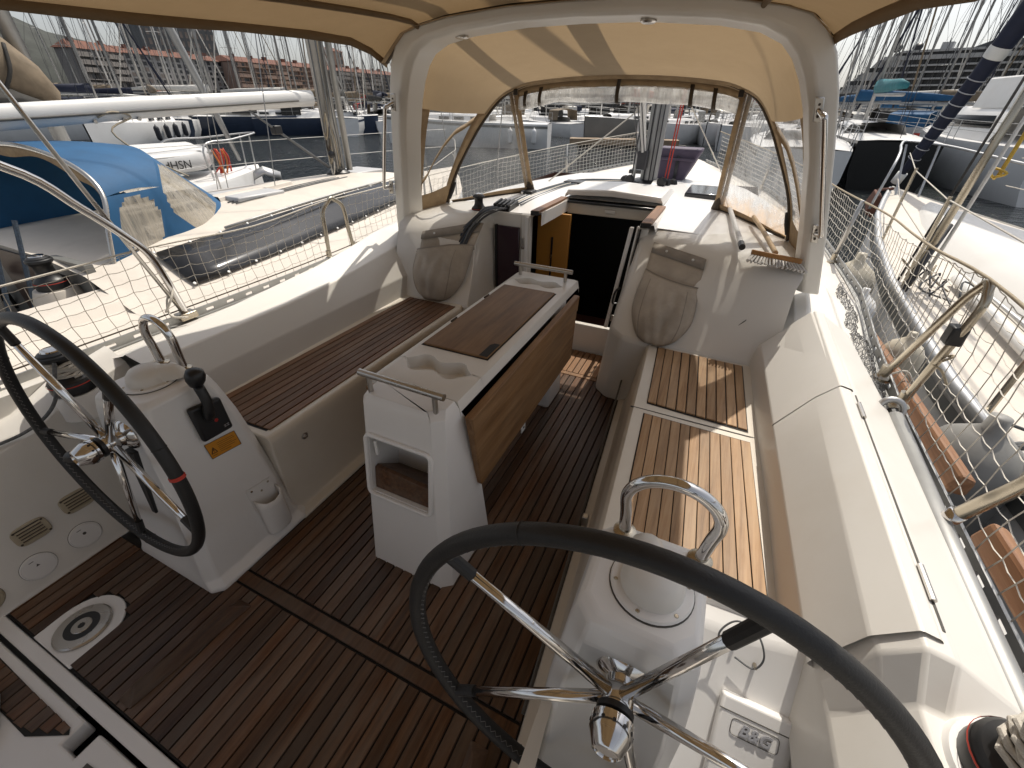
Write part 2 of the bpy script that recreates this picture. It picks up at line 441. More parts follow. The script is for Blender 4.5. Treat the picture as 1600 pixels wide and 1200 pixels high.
def interp(tab, y):
    if y <= tab[0][0]: return tab[0][1:]
    for a, b in zip(tab, tab[1:]):
        if y <= b[0]:
            t = (y - a[0]) / (b[0] - a[0]); return lerp(a[1:], b[1:], t)
    return tab[-1][1:]
def clip_rect(poly, x0, x1, y0, y1):
    def clip(P, ins, cut):
        out = []
        for i in range(len(P)):
            a, b = P[i - 1], P[i]
            if ins(b):
                if not ins(a): out.append(cut(a, b))
                out.append(b)
            elif ins(a): out.append(cut(a, b))
        return out
    def cx(X): return lambda a, b: (X, a[1] + (b[1] - a[1]) * (X - a[0]) / (b[0] - a[0]))
    def cy(Y): return lambda a, b: (a[0] + (b[0] - a[0]) * (Y - a[1]) / (b[1] - a[1]), Y)
    P = clip(poly, lambda p: p[0] >= x0, cx(x0))
    if P: P = clip(P, lambda p: p[0] <= x1, cx(x1))
    if P: P = clip(P, lambda p: p[1] >= y0, cy(y0))
    if P: P = clip(P, lambda p: p[1] <= y1, cy(y1))
    q = []
    for p in P:
        if not q or (abs(p[0] - q[-1][0]) + abs(p[1] - q[-1][1])) > 1e-5: q.append(p)
    if len(q) > 1 and abs(q[0][0] - q[-1][0]) + abs(q[0][1] - q[-1][1]) < 1e-5: q.pop()
    return q
def plank(poly, z0, z1, mat, parent, name='plank', e=0.0018):
    """one timber piece with eased upper edges"""
    cx = sum(p[0] for p in poly) / len(poly); cy = sum(p[1] for p in poly) / len(poly)
    dz = random.uniform(-0.0006, 0.0006)
    def inset(p):
        dx = cx - p[0]; dy = cy - p[1]
        return (p[0] + (e if dx > 0 else -e if dx < 0 else 0), p[1] + (e if dy > 0 else -e if dy < 0 else 0))
    n = len(poly)
    vs = [(p[0], p[1], z0) for p in poly] + [(p[0], p[1], z1 - e + dz) for p in poly] + [(*inset(p), z1 + dz) for p in poly]
    fs = [tuple(range(2 * n, 3 * n))]
    for k in (0, n):
        fs += [(k + i, k + (i + 1) % n, k + n + (i + 1) % n, k + n + i) for i in range(n)]
    return MB().add(vs, fs).build(name, mat, parent, smooth=False)

# =================================================================== our own yacht (bow along +Y, centreline X = CX)
CX = -0.77
SEA = -0.75
yacht = thing('sailing_yacht', 'white cruising yacht whose teak floored twin wheel cockpit fills the picture', 'yacht', (CX, 2.0, 0))
BEAM = [(-1.6, 1.46, 0.66), (-0.4, 1.53, 0.66), (0.8, 1.545, 0.66), (1.7, 1.55, 0.665), (2.3, 1.58, 0.675), (3.0, 1.63, 0.70), (4.5, 1.55, 0.74),
        (6.0, 1.25, 0.79), (7.3, 0.80, 0.83), (8.3, 0.36, 0.87), (8.95, 0.03, 0.90)]
def toe(y): return interp(BEAM, y)      # half beam at the rail, deck height

# ---- hull
h = MB(); rows_p = []; rows_s = []
for y in [-1.6, -0.8, 0, 0.8, 1.7, 2.3, 3.0, 3.8, 4.5, 5.3, 6.0, 6.7, 7.3, 7.8, 8.3, 8.65, 8.95]:
    s, z = toe(y)
    for sg, rr in ((-1, rows_p), (1, rows_s)):
        rr.append([(CX + sg * s * k, y, zz) for k, zz in ((1.0, z + 0.005), (1.025, z - 0.03), (1.03, 0.4), (1.0, 0.0), (0.92, -0.5), (0.86, SEA - 0.2))])
h.rows(rows_p); h.rows(rows_s)
h.add([rows_p[0][i] for i in range(6)] + [rows_s[0][i] for i in range(6)], [(i, i + 1, i + 7, i + 6) for i in range(5)])
h.build('hull', 'hull_white', yacht)

# ---- cockpit floor: dark bedding sheet, then every teak plank
FLOOR = [(-0.134, -0.015), (-0.163, 0.405), (-0.304, 2.348), (-0.392, 2.345), (-0.481, 2.428), (-0.517, 2.873), (-1.05, 2.873),
         (-1.07, 2.43), (-1.16, 2.345), (-1.355, 2.345), (-1.377, 1.146), (-1.389, 0.437), (-1.413, 0.387), (-1.445, 0.357),
         (-2.026, 0.352), (-2.021, -0.015)]
sole = MB().add([(p[0], p[1], -0.004) for p in FLOOR], [tuple(range(len(FLOOR)))]).build('cockpit_floor', 'caulk', yacht, smooth=False)
PITCH = 0.0443
def inset_floor(d=0.006):
    out = []
    for (x, y) in FLOOR:
        dx = d if x < -0.9 else -d
        dy = d if y < 1.2 else -d
        out.append((x + dx, y + dy))
    return out
FI = inset_floor()
HOLE = (-1.716, 0.079)
x = -2.10; k = 0
while x < 0:
    x0 = x + 0.0028; x1 = x + PITCH - 0.0028
    for (ya, yb) in ((-0.04, 0.4305), (0.4935, 2.4895), (2.5375, 2.9)):
        q = clip_rect(FI, x0, x1, ya, yb)
        if len(q) < 3: continue
        ys = [p[1] for p in q]
        if max(ys) - min(ys) < 0.02: continue
        xm = (x0 + x1) / 2
        if ya < 0 and abs(xm - HOLE[0]) < 0.118:       # planks stop at the white surround of the drain plate
            r = 0.128
            half = math.sqrt(max(r * r - (xm - HOLE[0]) ** 2, 0))
            y2 = HOLE[1] + half
            q = clip_rect(FI, x0, x1, y2, yb)
            if len(q) < 3: continue
        plank(q, -0.003, 0.006, 'teak_floor' if ya < 2.0 else 'teak_floor_sunlit', sole)
    x += PITCH
plank([(-1.386, 0.440), (-0.172, 0.440), (-0.175, 0.484), (-1.385, 0.484)], -0.003, 0.0062, 'teak_floor', sole, 'cross_plank')
plank([(-1.055, 2.495), (-0.495, 2.495), (-0.498, 2.532), (-1.055, 2.532)], -0.003, 0.0062, 'teak_floor_sunlit', sole, 'cross_plank')
# raised foot chocks, a triangular bar each, ends cut on a slant
for (xa, ya, xb, yb) in ((-1.268, 0.392, -1.322, 0.0), (-0.262, 0.392, -0.225, 0.0)):
    w = 0.032
    a = Vector((xa, ya, 0.006)); b = Vector((xb, yb, 0.006)); sd = Vector((w, 0, 0)); t = (b - a).normalized()
    MB().add([a - sd, a + sd, b + sd, b - sd, a + t * 0.05 + Vector((0, 0, 0.052)), b - t * 0.05 + Vector((0, 0, 0.052))],
             [(0, 3, 2, 1), (0, 4, 5, 3), (1, 2, 5, 4), (0, 1, 4), (3, 5, 2)]).build('foot_chock', 'teak_floor', sole, smooth=False, bevel=0.004)

# ---- white sole surround, swim platform and drain
m = MB()
m.rows([[(x, y, z) for x in (-2.045, -1.2, -0.1)] for y, z in ((-0.09, -0.012), (-0.012, -0.0), )])
deckp = MB().prism([(-2.03, -0.058), (-2.03, -0.02), (-0.1, -0.02), (-0.1, -0.058)], -0.06, 0.004).build('floor_border', 'gelcoat_white', yacht, bevel=0.004)
ring = [(HOLE[0] + 0.122 * math.cos(a), HOLE[1] + 0.122 * math.sin(a)) for a in [math.radians(t) for t in range(0, 181, 12)]]
MB().prism(ring + [(HOLE[0] - 0.117, -0.016), (HOLE[0] + 0.117, -0.016)], -0.004, 0.0042).build('drain_surround', 'gelcoat_white', yacht, bevel=0.003)
dp = thing('deck_plate', 'round steel deck plate with black ring let into white surround of floor', 'deck plate', (HOLE[0], HOLE[1], 0.004))
MB().lathe([(0.084, 0.0), (0.084, 0.006), (0.079, 0.010), (0.052, 0.0105)], (HOLE[0], HOLE[1], 0.004), n=40).build('rim', 'steel_brushed', dp)
MB().lathe([(0.052, 0.0), (0.052, 0.011), (0.030, 0.0112)], (HOLE[0], HOLE[1], 0.004), n=36).build('black_ring', 'black_plastic', dp)
MB().lathe([(0.030, 0.0), (0.030, 0.012), (0.0285, 0.0135), (0.011, 0.0135), (0.011, 0.009)], (HOLE[0], HOLE[1], 0.004), n=30).build('cap', 'steel_brushed', dp)
MB().lathe([(0.0108, 0.0), (0.0108, 0.0142)], (HOLE[0], HOLE[1], 0.004), n=6).build('socket', 'black_plastic', dp)
# platform beyond the gap
pf = MB().prism([(-2.05, -1.3), (-2.05, -0.072), (-1.385, -0.072), (-1.385, -0.135), (-1.31, -0.135), (-1.31, -0.072), (-0.05, -0.072), (-0.05, -1.3)], -0.07, 0.001)
pf = pf.build('swim_platform', 'gelcoat_white', yacht, bevel=0.006)
pb = MB().add([(-1.94, -0.095, 0.0035), (-1.40, -0.103, 0.0035), (-1.385, -0.112, 0.0035), (-1.50, -0.170, 0.0035), (-1.94, -0.170, 0.0035)], [(0, 1, 2, 3, 4)]).build('teak_inset', 'caulk', pf, smooth=False)
x = -1.93
while x < -1.42:
    yb = -0.17 if x < -1.55 else -0.17 + (x + 1.55) * 0.42
    plank([(x, yb + 0.003), (x + 0.040, yb + 0.006), (x + 0.040, -0.1), (x, -0.099)], 0.003, 0.007, 'teak_floor', pf); x += 0.0443
MB().add([(-1.262, -0.125, 0.0035), (-1.16, -0.118, 0.0035), (-0.60, -0.118, 0.0035), (-0.6, -0.6, 0.0035), (-1.24, -0.6, 0.0035)], [(0, 1, 2, 3, 4)]).build('groove', 'groove_dark', pf, smooth=False)
MB().prism([(-1.232, -0.165), (-1.19, -0.138), (-0.58, -0.138), (-0.58, -0.62), (-1.22, -0.62)], 0.002, 0.009).build('hatch_lid', 'gelcoat_white', pf, bevel=0.006)
x = -1.19
while x < -0.62:
    plank([(x, -0.58), (x + 0.040, -0.58), (x + 0.040, -0.19), (x, -0.20)], 0.009, 0.013, 'teak_floor', pf); x += 0.0443
MB().prism([(-1.96, -0.50), (-1.96, -0.135), (-1.70, -0.145), (-1.58, -0.19), (-1.52, -0.30), (-1.52, -0.5)], 0.001, 0.055).build('transom_step', 'gelcoat_white', pf, bevel=0.018, seg=3)
sh = thing('lashing_shackle', 'small black shackle lying on the white transom step', 'shackle', (-1.62, -0.215, 0.056))
MB().tube(smooth_path([(-1.655, -0.222, 0.062), (-1.63, -0.205, 0.066), (-1.612, -0.21, 0.064), (-1.615, -0.232, 0.062), (-1.635, -0.236, 0.061)], 5, True), 0.0055, 8, True).build('bow', 'black_plastic', sh)
MB().tube([(-1.70, -0.232, 0.064), (-1.645, -0.226, 0.062)], 0.008, 8).build('strap', 'black_plastic', sh)

# ---- seats: moulding under, caulk bed, planks
def seat_planks(parent, quad, n, z, mat, cham=None):
    """quad: aft-inner, fwd-inner, fwd-outer, aft-outer"""
    ai, fi, fo, ao = quad
    bed = MB().add([(*p, z) for p in quad], [(0, 1, 2, 3)]).build('teak_bed', 'caulk', parent, smooth=False)
    for k in range(n):
        t0 = (k + 0.06) / n; t1 = (k + 0.94) / n
        if k == 0: t0 = 0.012
        if k == n - 1: t1 = 1 - 0.012
        e = 0.010
        a0 = lerp(ai, ao, t0); a1 = lerp(ai, ao, t1); f0 = lerp(fi, fo, t0); f1 = lerp(fi, fo, t1)
        L0 = (f0[1] - a0[1]); L1 = (f1[1] - a1[1])
        plank([lerp(a0, f0, e / L0), lerp(a1, f1, e / L1), lerp(a1, f1, 1 - e / L1), lerp(a0, f0, 1 - e / L0)], z + 0.001, z + 0.007, mat, bed)
# starboard seat body
def seat_rows(sec, ys):
    return [[(p[0], y, p[1]) for p in sec(y)] for y in ys]
def stb_sec(y):
    fx = -0.163 - (y - 0.405) * 0.0726     # floor edge
    ix = -0.063 - (y - 1.154) * 0.0646     # teak inner edge
    ox = 0.372 - (y - 0.9) * 0.046
    return [(fx, 0.0), (fx + 0.004, 0.012), (fx + 0.035, 0.020), (fx + 0.05, 0.05), (ix - 0.075, 0.36), (ix - 0.062, 0.405), (ix - 0.060, 0.445), (ix - 0.045, 0.462), (ix + 0.2, 0.460), (ox, 0.460), (ox + 0.03, 0.464), (ox + 0.05, 0.478)]
seatS = MB().rows(seat_rows(stb_sec, [0.70, 1.0, 1.4, 1.628, 1.634, 1.68, 2.0, 2.36])).build('starboard_seat', 'gelcoat_cream', yacht, ang=40)
MB().rows([[(p[0], y, p[1]) for p in stb_sec(y)[:7]] + [(-0.10, y, 0.445)] for y in (0.18, 0.45, 0.70)]).build('seat_front', 'gelcoat_cream', seatS, ang=40)
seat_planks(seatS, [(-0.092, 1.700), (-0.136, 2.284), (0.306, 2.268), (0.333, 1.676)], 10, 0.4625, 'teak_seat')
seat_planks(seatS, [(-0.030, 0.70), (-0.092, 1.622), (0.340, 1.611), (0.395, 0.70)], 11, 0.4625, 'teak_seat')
MB().box(-0.155, 0.372, 1.648, 1.653, 0.458, 0.4626).build('seat_joint', 'groove_dark', seatS, smooth=False)
MB().tube([(-0.158, 0.46, 0.18), (-0.30, 2.30, 0.18)], 0.006, 6).build('locker_joint', 'groove_dark', seatS)
lk = MB().box(-0.205, -0.18, 1.15, 1.175, 0.17, 0.225).build('seat_latch', 'steel_brushed', seatS, bevel=0.004)
# port seat body
def prt_sec(y):
    fx = -1.383
    return [(fx, 0.0), (fx - 0.004, 0.012), (fx - 0.045, 0.020), (fx - 0.053, 0.04), (-1.428, 0.38), (-1.420, 0.43), (-1.425, 0.452), (-1.437, 0.463), (-1.65, 0.460), (-1.858, 0.460), (-1.875, 0.466), (-1.89, 0.48)]
seatP = MB().rows(seat_rows(prt_sec, [0.775, 0.80, 1.2, 1.7, 2.36]), caps=False)
sec0 = prt_sec(0.775)
seatP.add([(p[0], 0.775, p[1]) for p in sec0] + [(-1.9, 0.775, 0.0)], [tuple(range(len(sec0) + 1))])
seatP = seatP.build('port_seat', 'gelcoat_cream', yacht, ang=40, bevel=0.006)
seat_planks(seatP, [(-1.459, 0.806), (-1.445, 2.264), (-1.822, 2.264), (-1.856, 0.79)], 9, 0.4625, 'teak_seat_shaded')
MB().lathe([(0.016, 0), (0.016, 0.004), (0.009, 0.006), (0.009, 0.002)], (-1.431, 0.93, 0.36), (1, 0, 0.1), n=16).build('seat_lock', 'steel_brushed', seatP)

# ---- coamings with backrests
def coam(name, secs, mat='gelcoat'):
    return MB().rows([[(px, y, pz) for (px, pz) in pts] for y, pts in secs]).build(name, mat, yacht, ang=13, bevel=0.006, seg=2)
def stb_pts(base, crease, top, ridge, hinge, outer, y):
    s, dz = toe(y)
    return [(base, 0.455), (crease, 0.60), (top, 0.755 if y > 0.64 else 0.69), (ridge, 0.815 if y > 0.64 else 0.745), (hinge, 0.805 if y > 0.64 else 0.74), (outer, 0.735), (outer + 0.012, dz + 0.004), (CX + s, dz)]
coamS = coam('starboard_coaming', [
    (-1.5, stb_pts(0.46, 0.47, 0.51, 0.54, 0.57, 0.66, -1.5)), (0.10, stb_pts(0.43, 0.45, 0.50, 0.535, 0.57, 0.675, 0.1)),
    (0.58, stb_pts(0.415, 0.435, 0.485, 0.52, 0.56, 0.68, 0.58)), (0.645, stb_pts(0.41, 0.425, 0.468, 0.515, 0.565, 0.685, 0.645)),
    (1.20, stb_pts(0.392, 0.402, 0.464, 0.512, 0.567, 0.69, 1.2)), (1.65, stb_pts(0.365, 0.385, 0.464, 0.508, 0.566, 0.695, 1.65)),
    (2.26, stb_pts(0.34, 0.36, 0.452, 0.498, 0.556, 0.675, 2.26)),
    (2.30, [(0.33, 0.455), (0.35, 0.57), (0.42, 0.655), (0.48, 0.69), (0.53, 0.70), (0.665, 0.715), (0.69, 0.685), (CX + toe(2.3)[0], 0.675)]),
    (2.9, [(0.34, 0.455), (0.36, 0.57), (0.43, 0.70), (0.49, 0.76), (0.55, 0.775), (0.66, 0.745), (0.70, 0.70), (CX + toe(2.9)[0], 0.697)])])
# hinged locker lid let into the starboard coaming
def lid_rows(y0, y1, up):
    out = []
    for y in (y0, y0 + 0.02, (y0 + y1) / 2, y1 - 0.02, y1):
        t = (y - 0.645) / (1.65 - 0.645)
        base = 0.409 + (0.373 - 0.409) * t; cr = 0.424 + (0.385 - 0.424) * t
        out.append([(cr + 0.004, y, 0.590), (cr - up - 0.006, y, 0.594), (cr - up - 0.006, y, 0.606), (0.466 - up, y, 0.755 + up * 0.4), (0.511 - 0.002 * t, y, 0.815 + up), (0.545, y, 0.8075 + up), (0.553, y, 0.80)])
    return out
MB().rows(lid_rows(0.672, 1.552, 0.008)).build('locker_lid', 'gelcoat', coamS, bevel=0.005, seg=2, ang=13)
MB().rows([[(p[0] + 0.001 * i, p[1], p[2]) for i, p in enumerate(r)] for r in lid_rows(1.562, 2.255, 0.008)]).build('coaming_box', 'gelcoat', coamS, bevel=0.005, seg=2, ang=13)
for yy in (0.76, 1.40):
    hg = MB().tube([(0.556, yy, 0.812), (0.556, yy + 0.085, 0.812)], 0.006, 8).build('lid_hinge', 'steel_brushed', coamS)
MB().tube([(0.5575, 0.70, 0.806), (0.5575, 1.54, 0.806)], 0.003, 6).build('lid_gasket', 'groove_dark', coamS)
# end panel under the lid, and sloped helm end of the starboard seat
MB().rows([[(0.16, 0.742, 0.565), (0.30, 0.742, 0.570), (0.42, 0.752, 0.592), (0.50, 0.66, 0.66)],
           [(0.16, 0.70, 0.548), (0.30, 0.70, 0.552), (0.43, 0.71, 0.575), (0.50, 0.64, 0.665)],
           [(0.155, 0.62, 0.461), (0.32, 0.62, 0.461), (0.46, 0.62, 0.48), (0.55, 0.58, 0.64)],
           [(0.155, 0.44, 0.281), (0.34, 0.44, 0.281), (0.50, 0.44, 0.32), (0.58, 0.44, 0.60)],
           [(0.155, 0.22, 0.061), (0.36, 0.22, 0.061), (0.50, 0.22, 0.12), (0.58, 0.22, 0.55)],
           [(0.155, 0.15, 0.0), (0.36, 0.15, 0.0), (0.50, 0.15, 0.05), (0.58, 0.15, 0.5)]]).build('seat_end', 'gelcoat_white', coamS, bevel=0.012, seg=3, ang=20)
MB().rows([[(-0.05, 0.70, 0.468), (0.40, 0.70, 0.468)], [(-0.05, 0.745, 0.566), (0.42, 0.752, 0.592)]]).build('seat_riser', 'gelcoat_white', coamS)
def prt_pts(y, outx, outz, topx=-1.925, topz=0.715):
    s, dz = toe(y)
    return [(-1.872, 0.455), (-1.882, 0.590), (topx, topz), (outx, outz), (outx - 0.02, outz - 0.012), (min(outx - 0.03, CX - s + 0.10), dz + 0.006), (CX - s, dz)]
coamP = coam('port_coaming', [
    (0.70, prt_pts(0.70, -2.035, 0.735)), (1.0, prt_pts(1.0, -2.045, 0.750)), (1.4, prt_pts(1.4, -2.055, 0.772)), (1.75, prt_pts(1.75, -2.075, 0.79, -1.935, 0.725)),
    (2.08, prt_pts(2.08, -2.115, 0.815, -1.965, 0.74)), (2.30, prt_pts(2.30, -2.150, 0.835, -1.985, 0.755)), (2.54, prt_pts(2.54, -2.195, 0.85, -2.0, 0.78)), (2.95, prt_pts(2.95, -2.22, 0.86, -2.0, 0.81))])
# helm side wall on the port quarter, low coaming above it
wallP = MB().rows([[(-2.024, y, 0.0), (-2.035, y, 0.02), (-2.075, y, 0.24), (-2.11, y, 0.47 + a), (-2.118, y, 0.50 + a), (-2.20, y, 0.545 + a), (-2.23, y, 0.55 + a), (-2.235, y, 0.672), (CX - toe(y)[0], y, 0.668)]
                   for y, a in ((-1.5, 0.0), (-0.3, 0.0), (0.10, 0.01), (0.36, 0.05), (0.50, 0.12), (0.72, 0.17))]).build('helm_side', 'gelcoat', yacht, ang=30, bevel=0.012, seg=3)
plank([(-2.285, -1.4), (-2.235, -1.4), (-2.235, 0.30), (-2.285, 0.30)], 0.67, 0.70, 'teak_trim', wallP, 'teak_capping')
# fill between helm side and starboard floor edge (aft of the seat)
MB().rows([[(-0.134 - 0.03 * (y + 1.5) / 1.9, y, 0.0), (-0.10, y, 0.02), (0.10, y, 0.02), (0.40, y, 0.03), (0.44, y, 0.40), (0.47, y, 0.50)] for y in (-1.5, -0.3, 0.16)]).build('helm_well', 'gelcoat', yacht, ang=30)

# ---- helm pedestals
def pedestal(cx, side):
    """side +1: starboard. tapered moulding with a hollow for the wheel on its aft face"""
    rows = []
    def ring(z, xl, xr, ya, yf, dish):
        c = 0.035
        pts = [(xl, ya + c, z), (xl + c, ya, z)]
        for t in (0.25, 0.5, 0.75):
            pts.append((xl + c + (xr - xl - 2 * c) * t, ya + dish * (0.75 if t != 0.5 else 1.0), z))
        pts += [(xr - c, ya, z), (xr, ya + c, z), (xr, yf - c, z), (xr - c, yf, z), (xl + c, yf, z), (xl, yf - c, z)]
        return pts
    if side > 0:
        spec = [(0.0, -0.115, 0.215, 0.385, 0.80, 0.0), (0.10, -0.115, 0.21, 0.395, 0.80, 0.03), (0.30, -0.108, 0.20, 0.405, 0.78, 0.075), (0.50, -0.10, 0.195, 0.415, 0.76, 0.08), (0.62, -0.09, 0.185, 0.425, 0.745, 0.045), (0.74, -0.078, 0.172, 0.435, 0.72, 0.0), (0.785, -0.070, 0.163, 0.448, 0.70, 0.0), (0.80, -0.056, 0.15, 0.465, 0.68, 0.0)]
    else:
        spec = [(0.0, -1.90, -1.384, 0.357, 0.82, 0.0), (0.018, -1.90, -1.386, 0.359, 0.82, 0.0), (0.045, -1.89, -1.416, 0.366, 0.81, 0.01), (0.10, -1.88, -1.424, 0.372, 0.80, 0.03), (0.30, -1.84, -1.436, 0.395, 0.78, 0.07), (0.50, -1.79, -1.450, 0.42, 0.76, 0.075), (0.62, -1.77, -1.458, 0.43, 0.745, 0.045), (0.74, -1.745, -1.466, 0.445, 0.72, 0.0), (0.785, -1.735, -1.470, 0.455, 0.705, 0.0), (0.80, -1.72, -1.485, 0.47, 0.69, 0.0)]
    for sp in spec: rows.append(ring(*sp))
    return MB().rows(rows, close_u=True, caps=True).build('helm_pedestal', 'gelcoat_white', yacht, ang=28, bevel=0.006, seg=2)
pedS = pedestal(0.05, 1)
pedP = pedestal(-1.6, -1)

# ---- companionway bulkhead, consoles, coachroof
def console(sg, sec):
    rows = [[(CX + sg * s, y, z) for (s, y) in pts] for z, pts in sec]
    return MB().rows(rows)
secS = [(0.0, [(0.255, 2.885), (0.285, 2.43), (0.375, 2.348), (0.52, 2.34), (0.80, 2.335), (1.07, 2.33), (1.30, 2.30)]),
        (0.46, [(0.27, 2.885), (0.325, 2.42), (0.42, 2.312), (0.60, 2.30), (0.85, 2.292), (1.085, 2.285), (1.20, 2.26)]),
        (0.66, [(0.30, 2.885), (0.345, 2.62), (0.425, 2.55), (0.66, 2.50), (0.90, 2.43), (1.09, 2.37), (1.20, 2.33)]),
        (0.855, [(0.325, 2.885), (0.365, 2.83), (0.42, 2.795), (0.75, 2.71), (0.98, 2.50), (1.12, 2.42), (1.20, 2.40)]),
        (0.905, [(0.335, 2.90), (0.375, 2.87), (0.44, 2.845), (0.78, 2.755), (1.00, 2.55), (1.14, 2.47), (1.22, 2.45)]),
        (0.945, [(0.345, 2.95), (0.40, 2.95), (0.50, 2.93), (0.82, 2.86), (1.03, 2.67), (1.16, 2.58), (1.22, 2.55)]),
        (0.952, [(0.345, 3.20), (0.40, 3.20), (0.50, 3.20), (0.82, 3.20), (1.03, 3.16), (1.18, 3.10), (1.24, 3.05)])]
conS = console(1, secS).build('starboard_console', 'gelcoat', yacht, ang=30, bevel=0.022, seg=3)
secP = [(z, [(max(s, 0.71 + 0.02 * i) if i < 3 else s, y if i != 1 else max(y, 2.885 if z > 0.8 else 2.45)) for i, (s, y) in enumerate(pts)]) for z, pts in secS]
secP[6] = (0.952, [(0.345, 3.20), (0.40, 3.20), (0.50, 3.20), (0.82, 3.20), (1.03, 3.16), (1.18, 3.10), (1.24, 3.05)])
secP[5] = (0.945, [(0.40, 2.95), (0.50, 2.95), (0.72, 2.93), (0.82, 2.86), (1.03, 2.67), (1.16, 2.58), (1.22, 2.55)])
conP = console(-1, secP).build('port_console', 'gelcoat', yacht, ang=30, bevel=0.022, seg=3)
for c, sg in ((conS, 1), (conP, -1)):     # moulded panel seam on each console
    pts = [(CX + sg * 1.145, 2.445, 0.862), (CX + sg * 1.06, 2.41, 0.70), (CX + sg * 0.93, 2.355, 0.545), (CX + sg * 0.72, 2.375, 0.54)]
    MB().tube([(p[0], p[1] - 0.006, p[2]) for p in pts], 0.003, 6).build('panel_seam', 'groove_dark', c)
bw = MB()
bw.box(-1.26, -0.44, 2.885, 2.93, -0.02, 0.222)
bw.hexa([(-0.515, 2.885, 0.2), (-0.43, 2.885, 0.2), (-0.43, 2.93, 0.2), (-0.515, 2.93, 0.2)], [(-0.448, 2.885, 0.955), (-0.38, 2.885, 0.955), (-0.38, 2.93, 0.955), (-0.448, 2.93, 0.955)])
bw.box(-1.262, -1.19, 2.885, 2.93, 0.2, 0.955)
bw.box(-1.55, -1.262, 2.895, 2.93, -0.02, 0.955)
bulk = bw.build('companionway_bulkhead', 'gelcoat', yacht, smooth=False, bevel=0.008)
for (a, b) in (((-0.522, 2.872, 0.0), (-0.448, 2.872, 0.965)), ((-0.560, 2.872, 0.24), (-0.487, 2.872, 0.955)), ((-1.215, 2.872, 0.24), (-1.215, 2.872, 0.945))):
    w = 0.012 if a[0] < -0.53 else 0.006
    MB().hexa([(a[0] - w, a[1], a[2]), (a[0] + w, a[1], a[2]), (a[0] + w, a[1] + 0.03, a[2]), (a[0] - w, a[1] + 0.03, a[2])],
            [(b[0] - w, b[1], b[2]), (b[0] + w, b[1], b[2]), (b[0] + w, b[1] + 0.03, b[2]), (b[0] - w, b[1] + 0.03, b[2])]).build('door_track', 'gelcoat_white', bulk, bevel=0.003)
MB().hexa([(-0.512, 2.868, 0.02), (-0.500, 2.868, 0.02), (-0.500, 2.88, 0.02), (-0.512, 2.88, 0.02)], [(-0.436, 2.868, 0.95), (-0.424, 2.868, 0.95), (-0.424, 2.88, 0.95), (-0.436, 2.88, 0.95)]).build('door_seal', 'black_rubber', bulk)
MB().tube(smooth_path([(-0.505, 2.865, 0.44), (-0.53, 2.845, 0.45), (-0.522, 2.845, 0.53), (-0.495, 2.86, 0.56)], 5), 0.007, 8).build('grab_handle', 'black_plastic', bulk)
for zz in (0.16, 0.30):
    MB().box(-0.530, -0.508, 2.862, 2.872, zz, zz + 0.05).build('hinge', 'steel_brushed', bulk, bevel=0.003)
MB().box(-1.252, -1.228, 2.872, 2.886, 0.72, 0.80).build('latch', 'steel_brushed', bulk, bevel=0.003)
wb = thing('washboard', 'dark purple acrylic washboard stowed upright beside the companionway', 'washboard', (-1.36, 2.88, 0.46))
MB().box(-1.448, -1.268, 2.868, 2.888, 0.40, 0.868).build('panel', 'purple_panel', wb, bevel=0.006)
MB().box(-1.462, -1.448, 2.862, 2.89, 0.40, 0.872).build('edge_track', 'black_plastic', wb, bevel=0.002)
# cabin interior glimpsed through the open doorway
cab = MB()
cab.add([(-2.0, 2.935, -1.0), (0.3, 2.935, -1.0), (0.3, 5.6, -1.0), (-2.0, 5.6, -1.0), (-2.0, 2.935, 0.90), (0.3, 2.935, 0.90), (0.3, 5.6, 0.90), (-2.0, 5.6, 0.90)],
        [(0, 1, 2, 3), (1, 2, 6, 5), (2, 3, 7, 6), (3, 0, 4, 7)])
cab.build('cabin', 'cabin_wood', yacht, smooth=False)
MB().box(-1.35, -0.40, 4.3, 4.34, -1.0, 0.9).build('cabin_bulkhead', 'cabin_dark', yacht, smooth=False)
op = MB().box(-1.30, -1.03, 3.30, 3.33, -0.5, 0.90).build('cabin_door', 'ochre_panel', yacht, bevel=0.004)
MB().box(-1.172, -1.160, 3.288, 3.30, 0.30, 0.72).build('door_slot', 'cabin_dark', op)
MB().tube([(-1.166, 3.284, 0.56), (-1.158, 3.270, 0.585)], 0.006, 8).build('door_handle', 'steel_brushed', op)
for k in range(4):
    MB().box(-1.02, -0.60, 3.02 + 0.2 * k, 3.24 + 0.2 * k, -0.16 - 0.28 * k, -0.12 - 0.28 * k).build('cabin_step', 'cabin_wood', yacht, bevel=0.006)
MB().box(-0.90, -0.60, 3.0, 3.2, -0.6, 0.16).build('cabin_locker', 'cabin_wood', yacht, bevel=0.006)

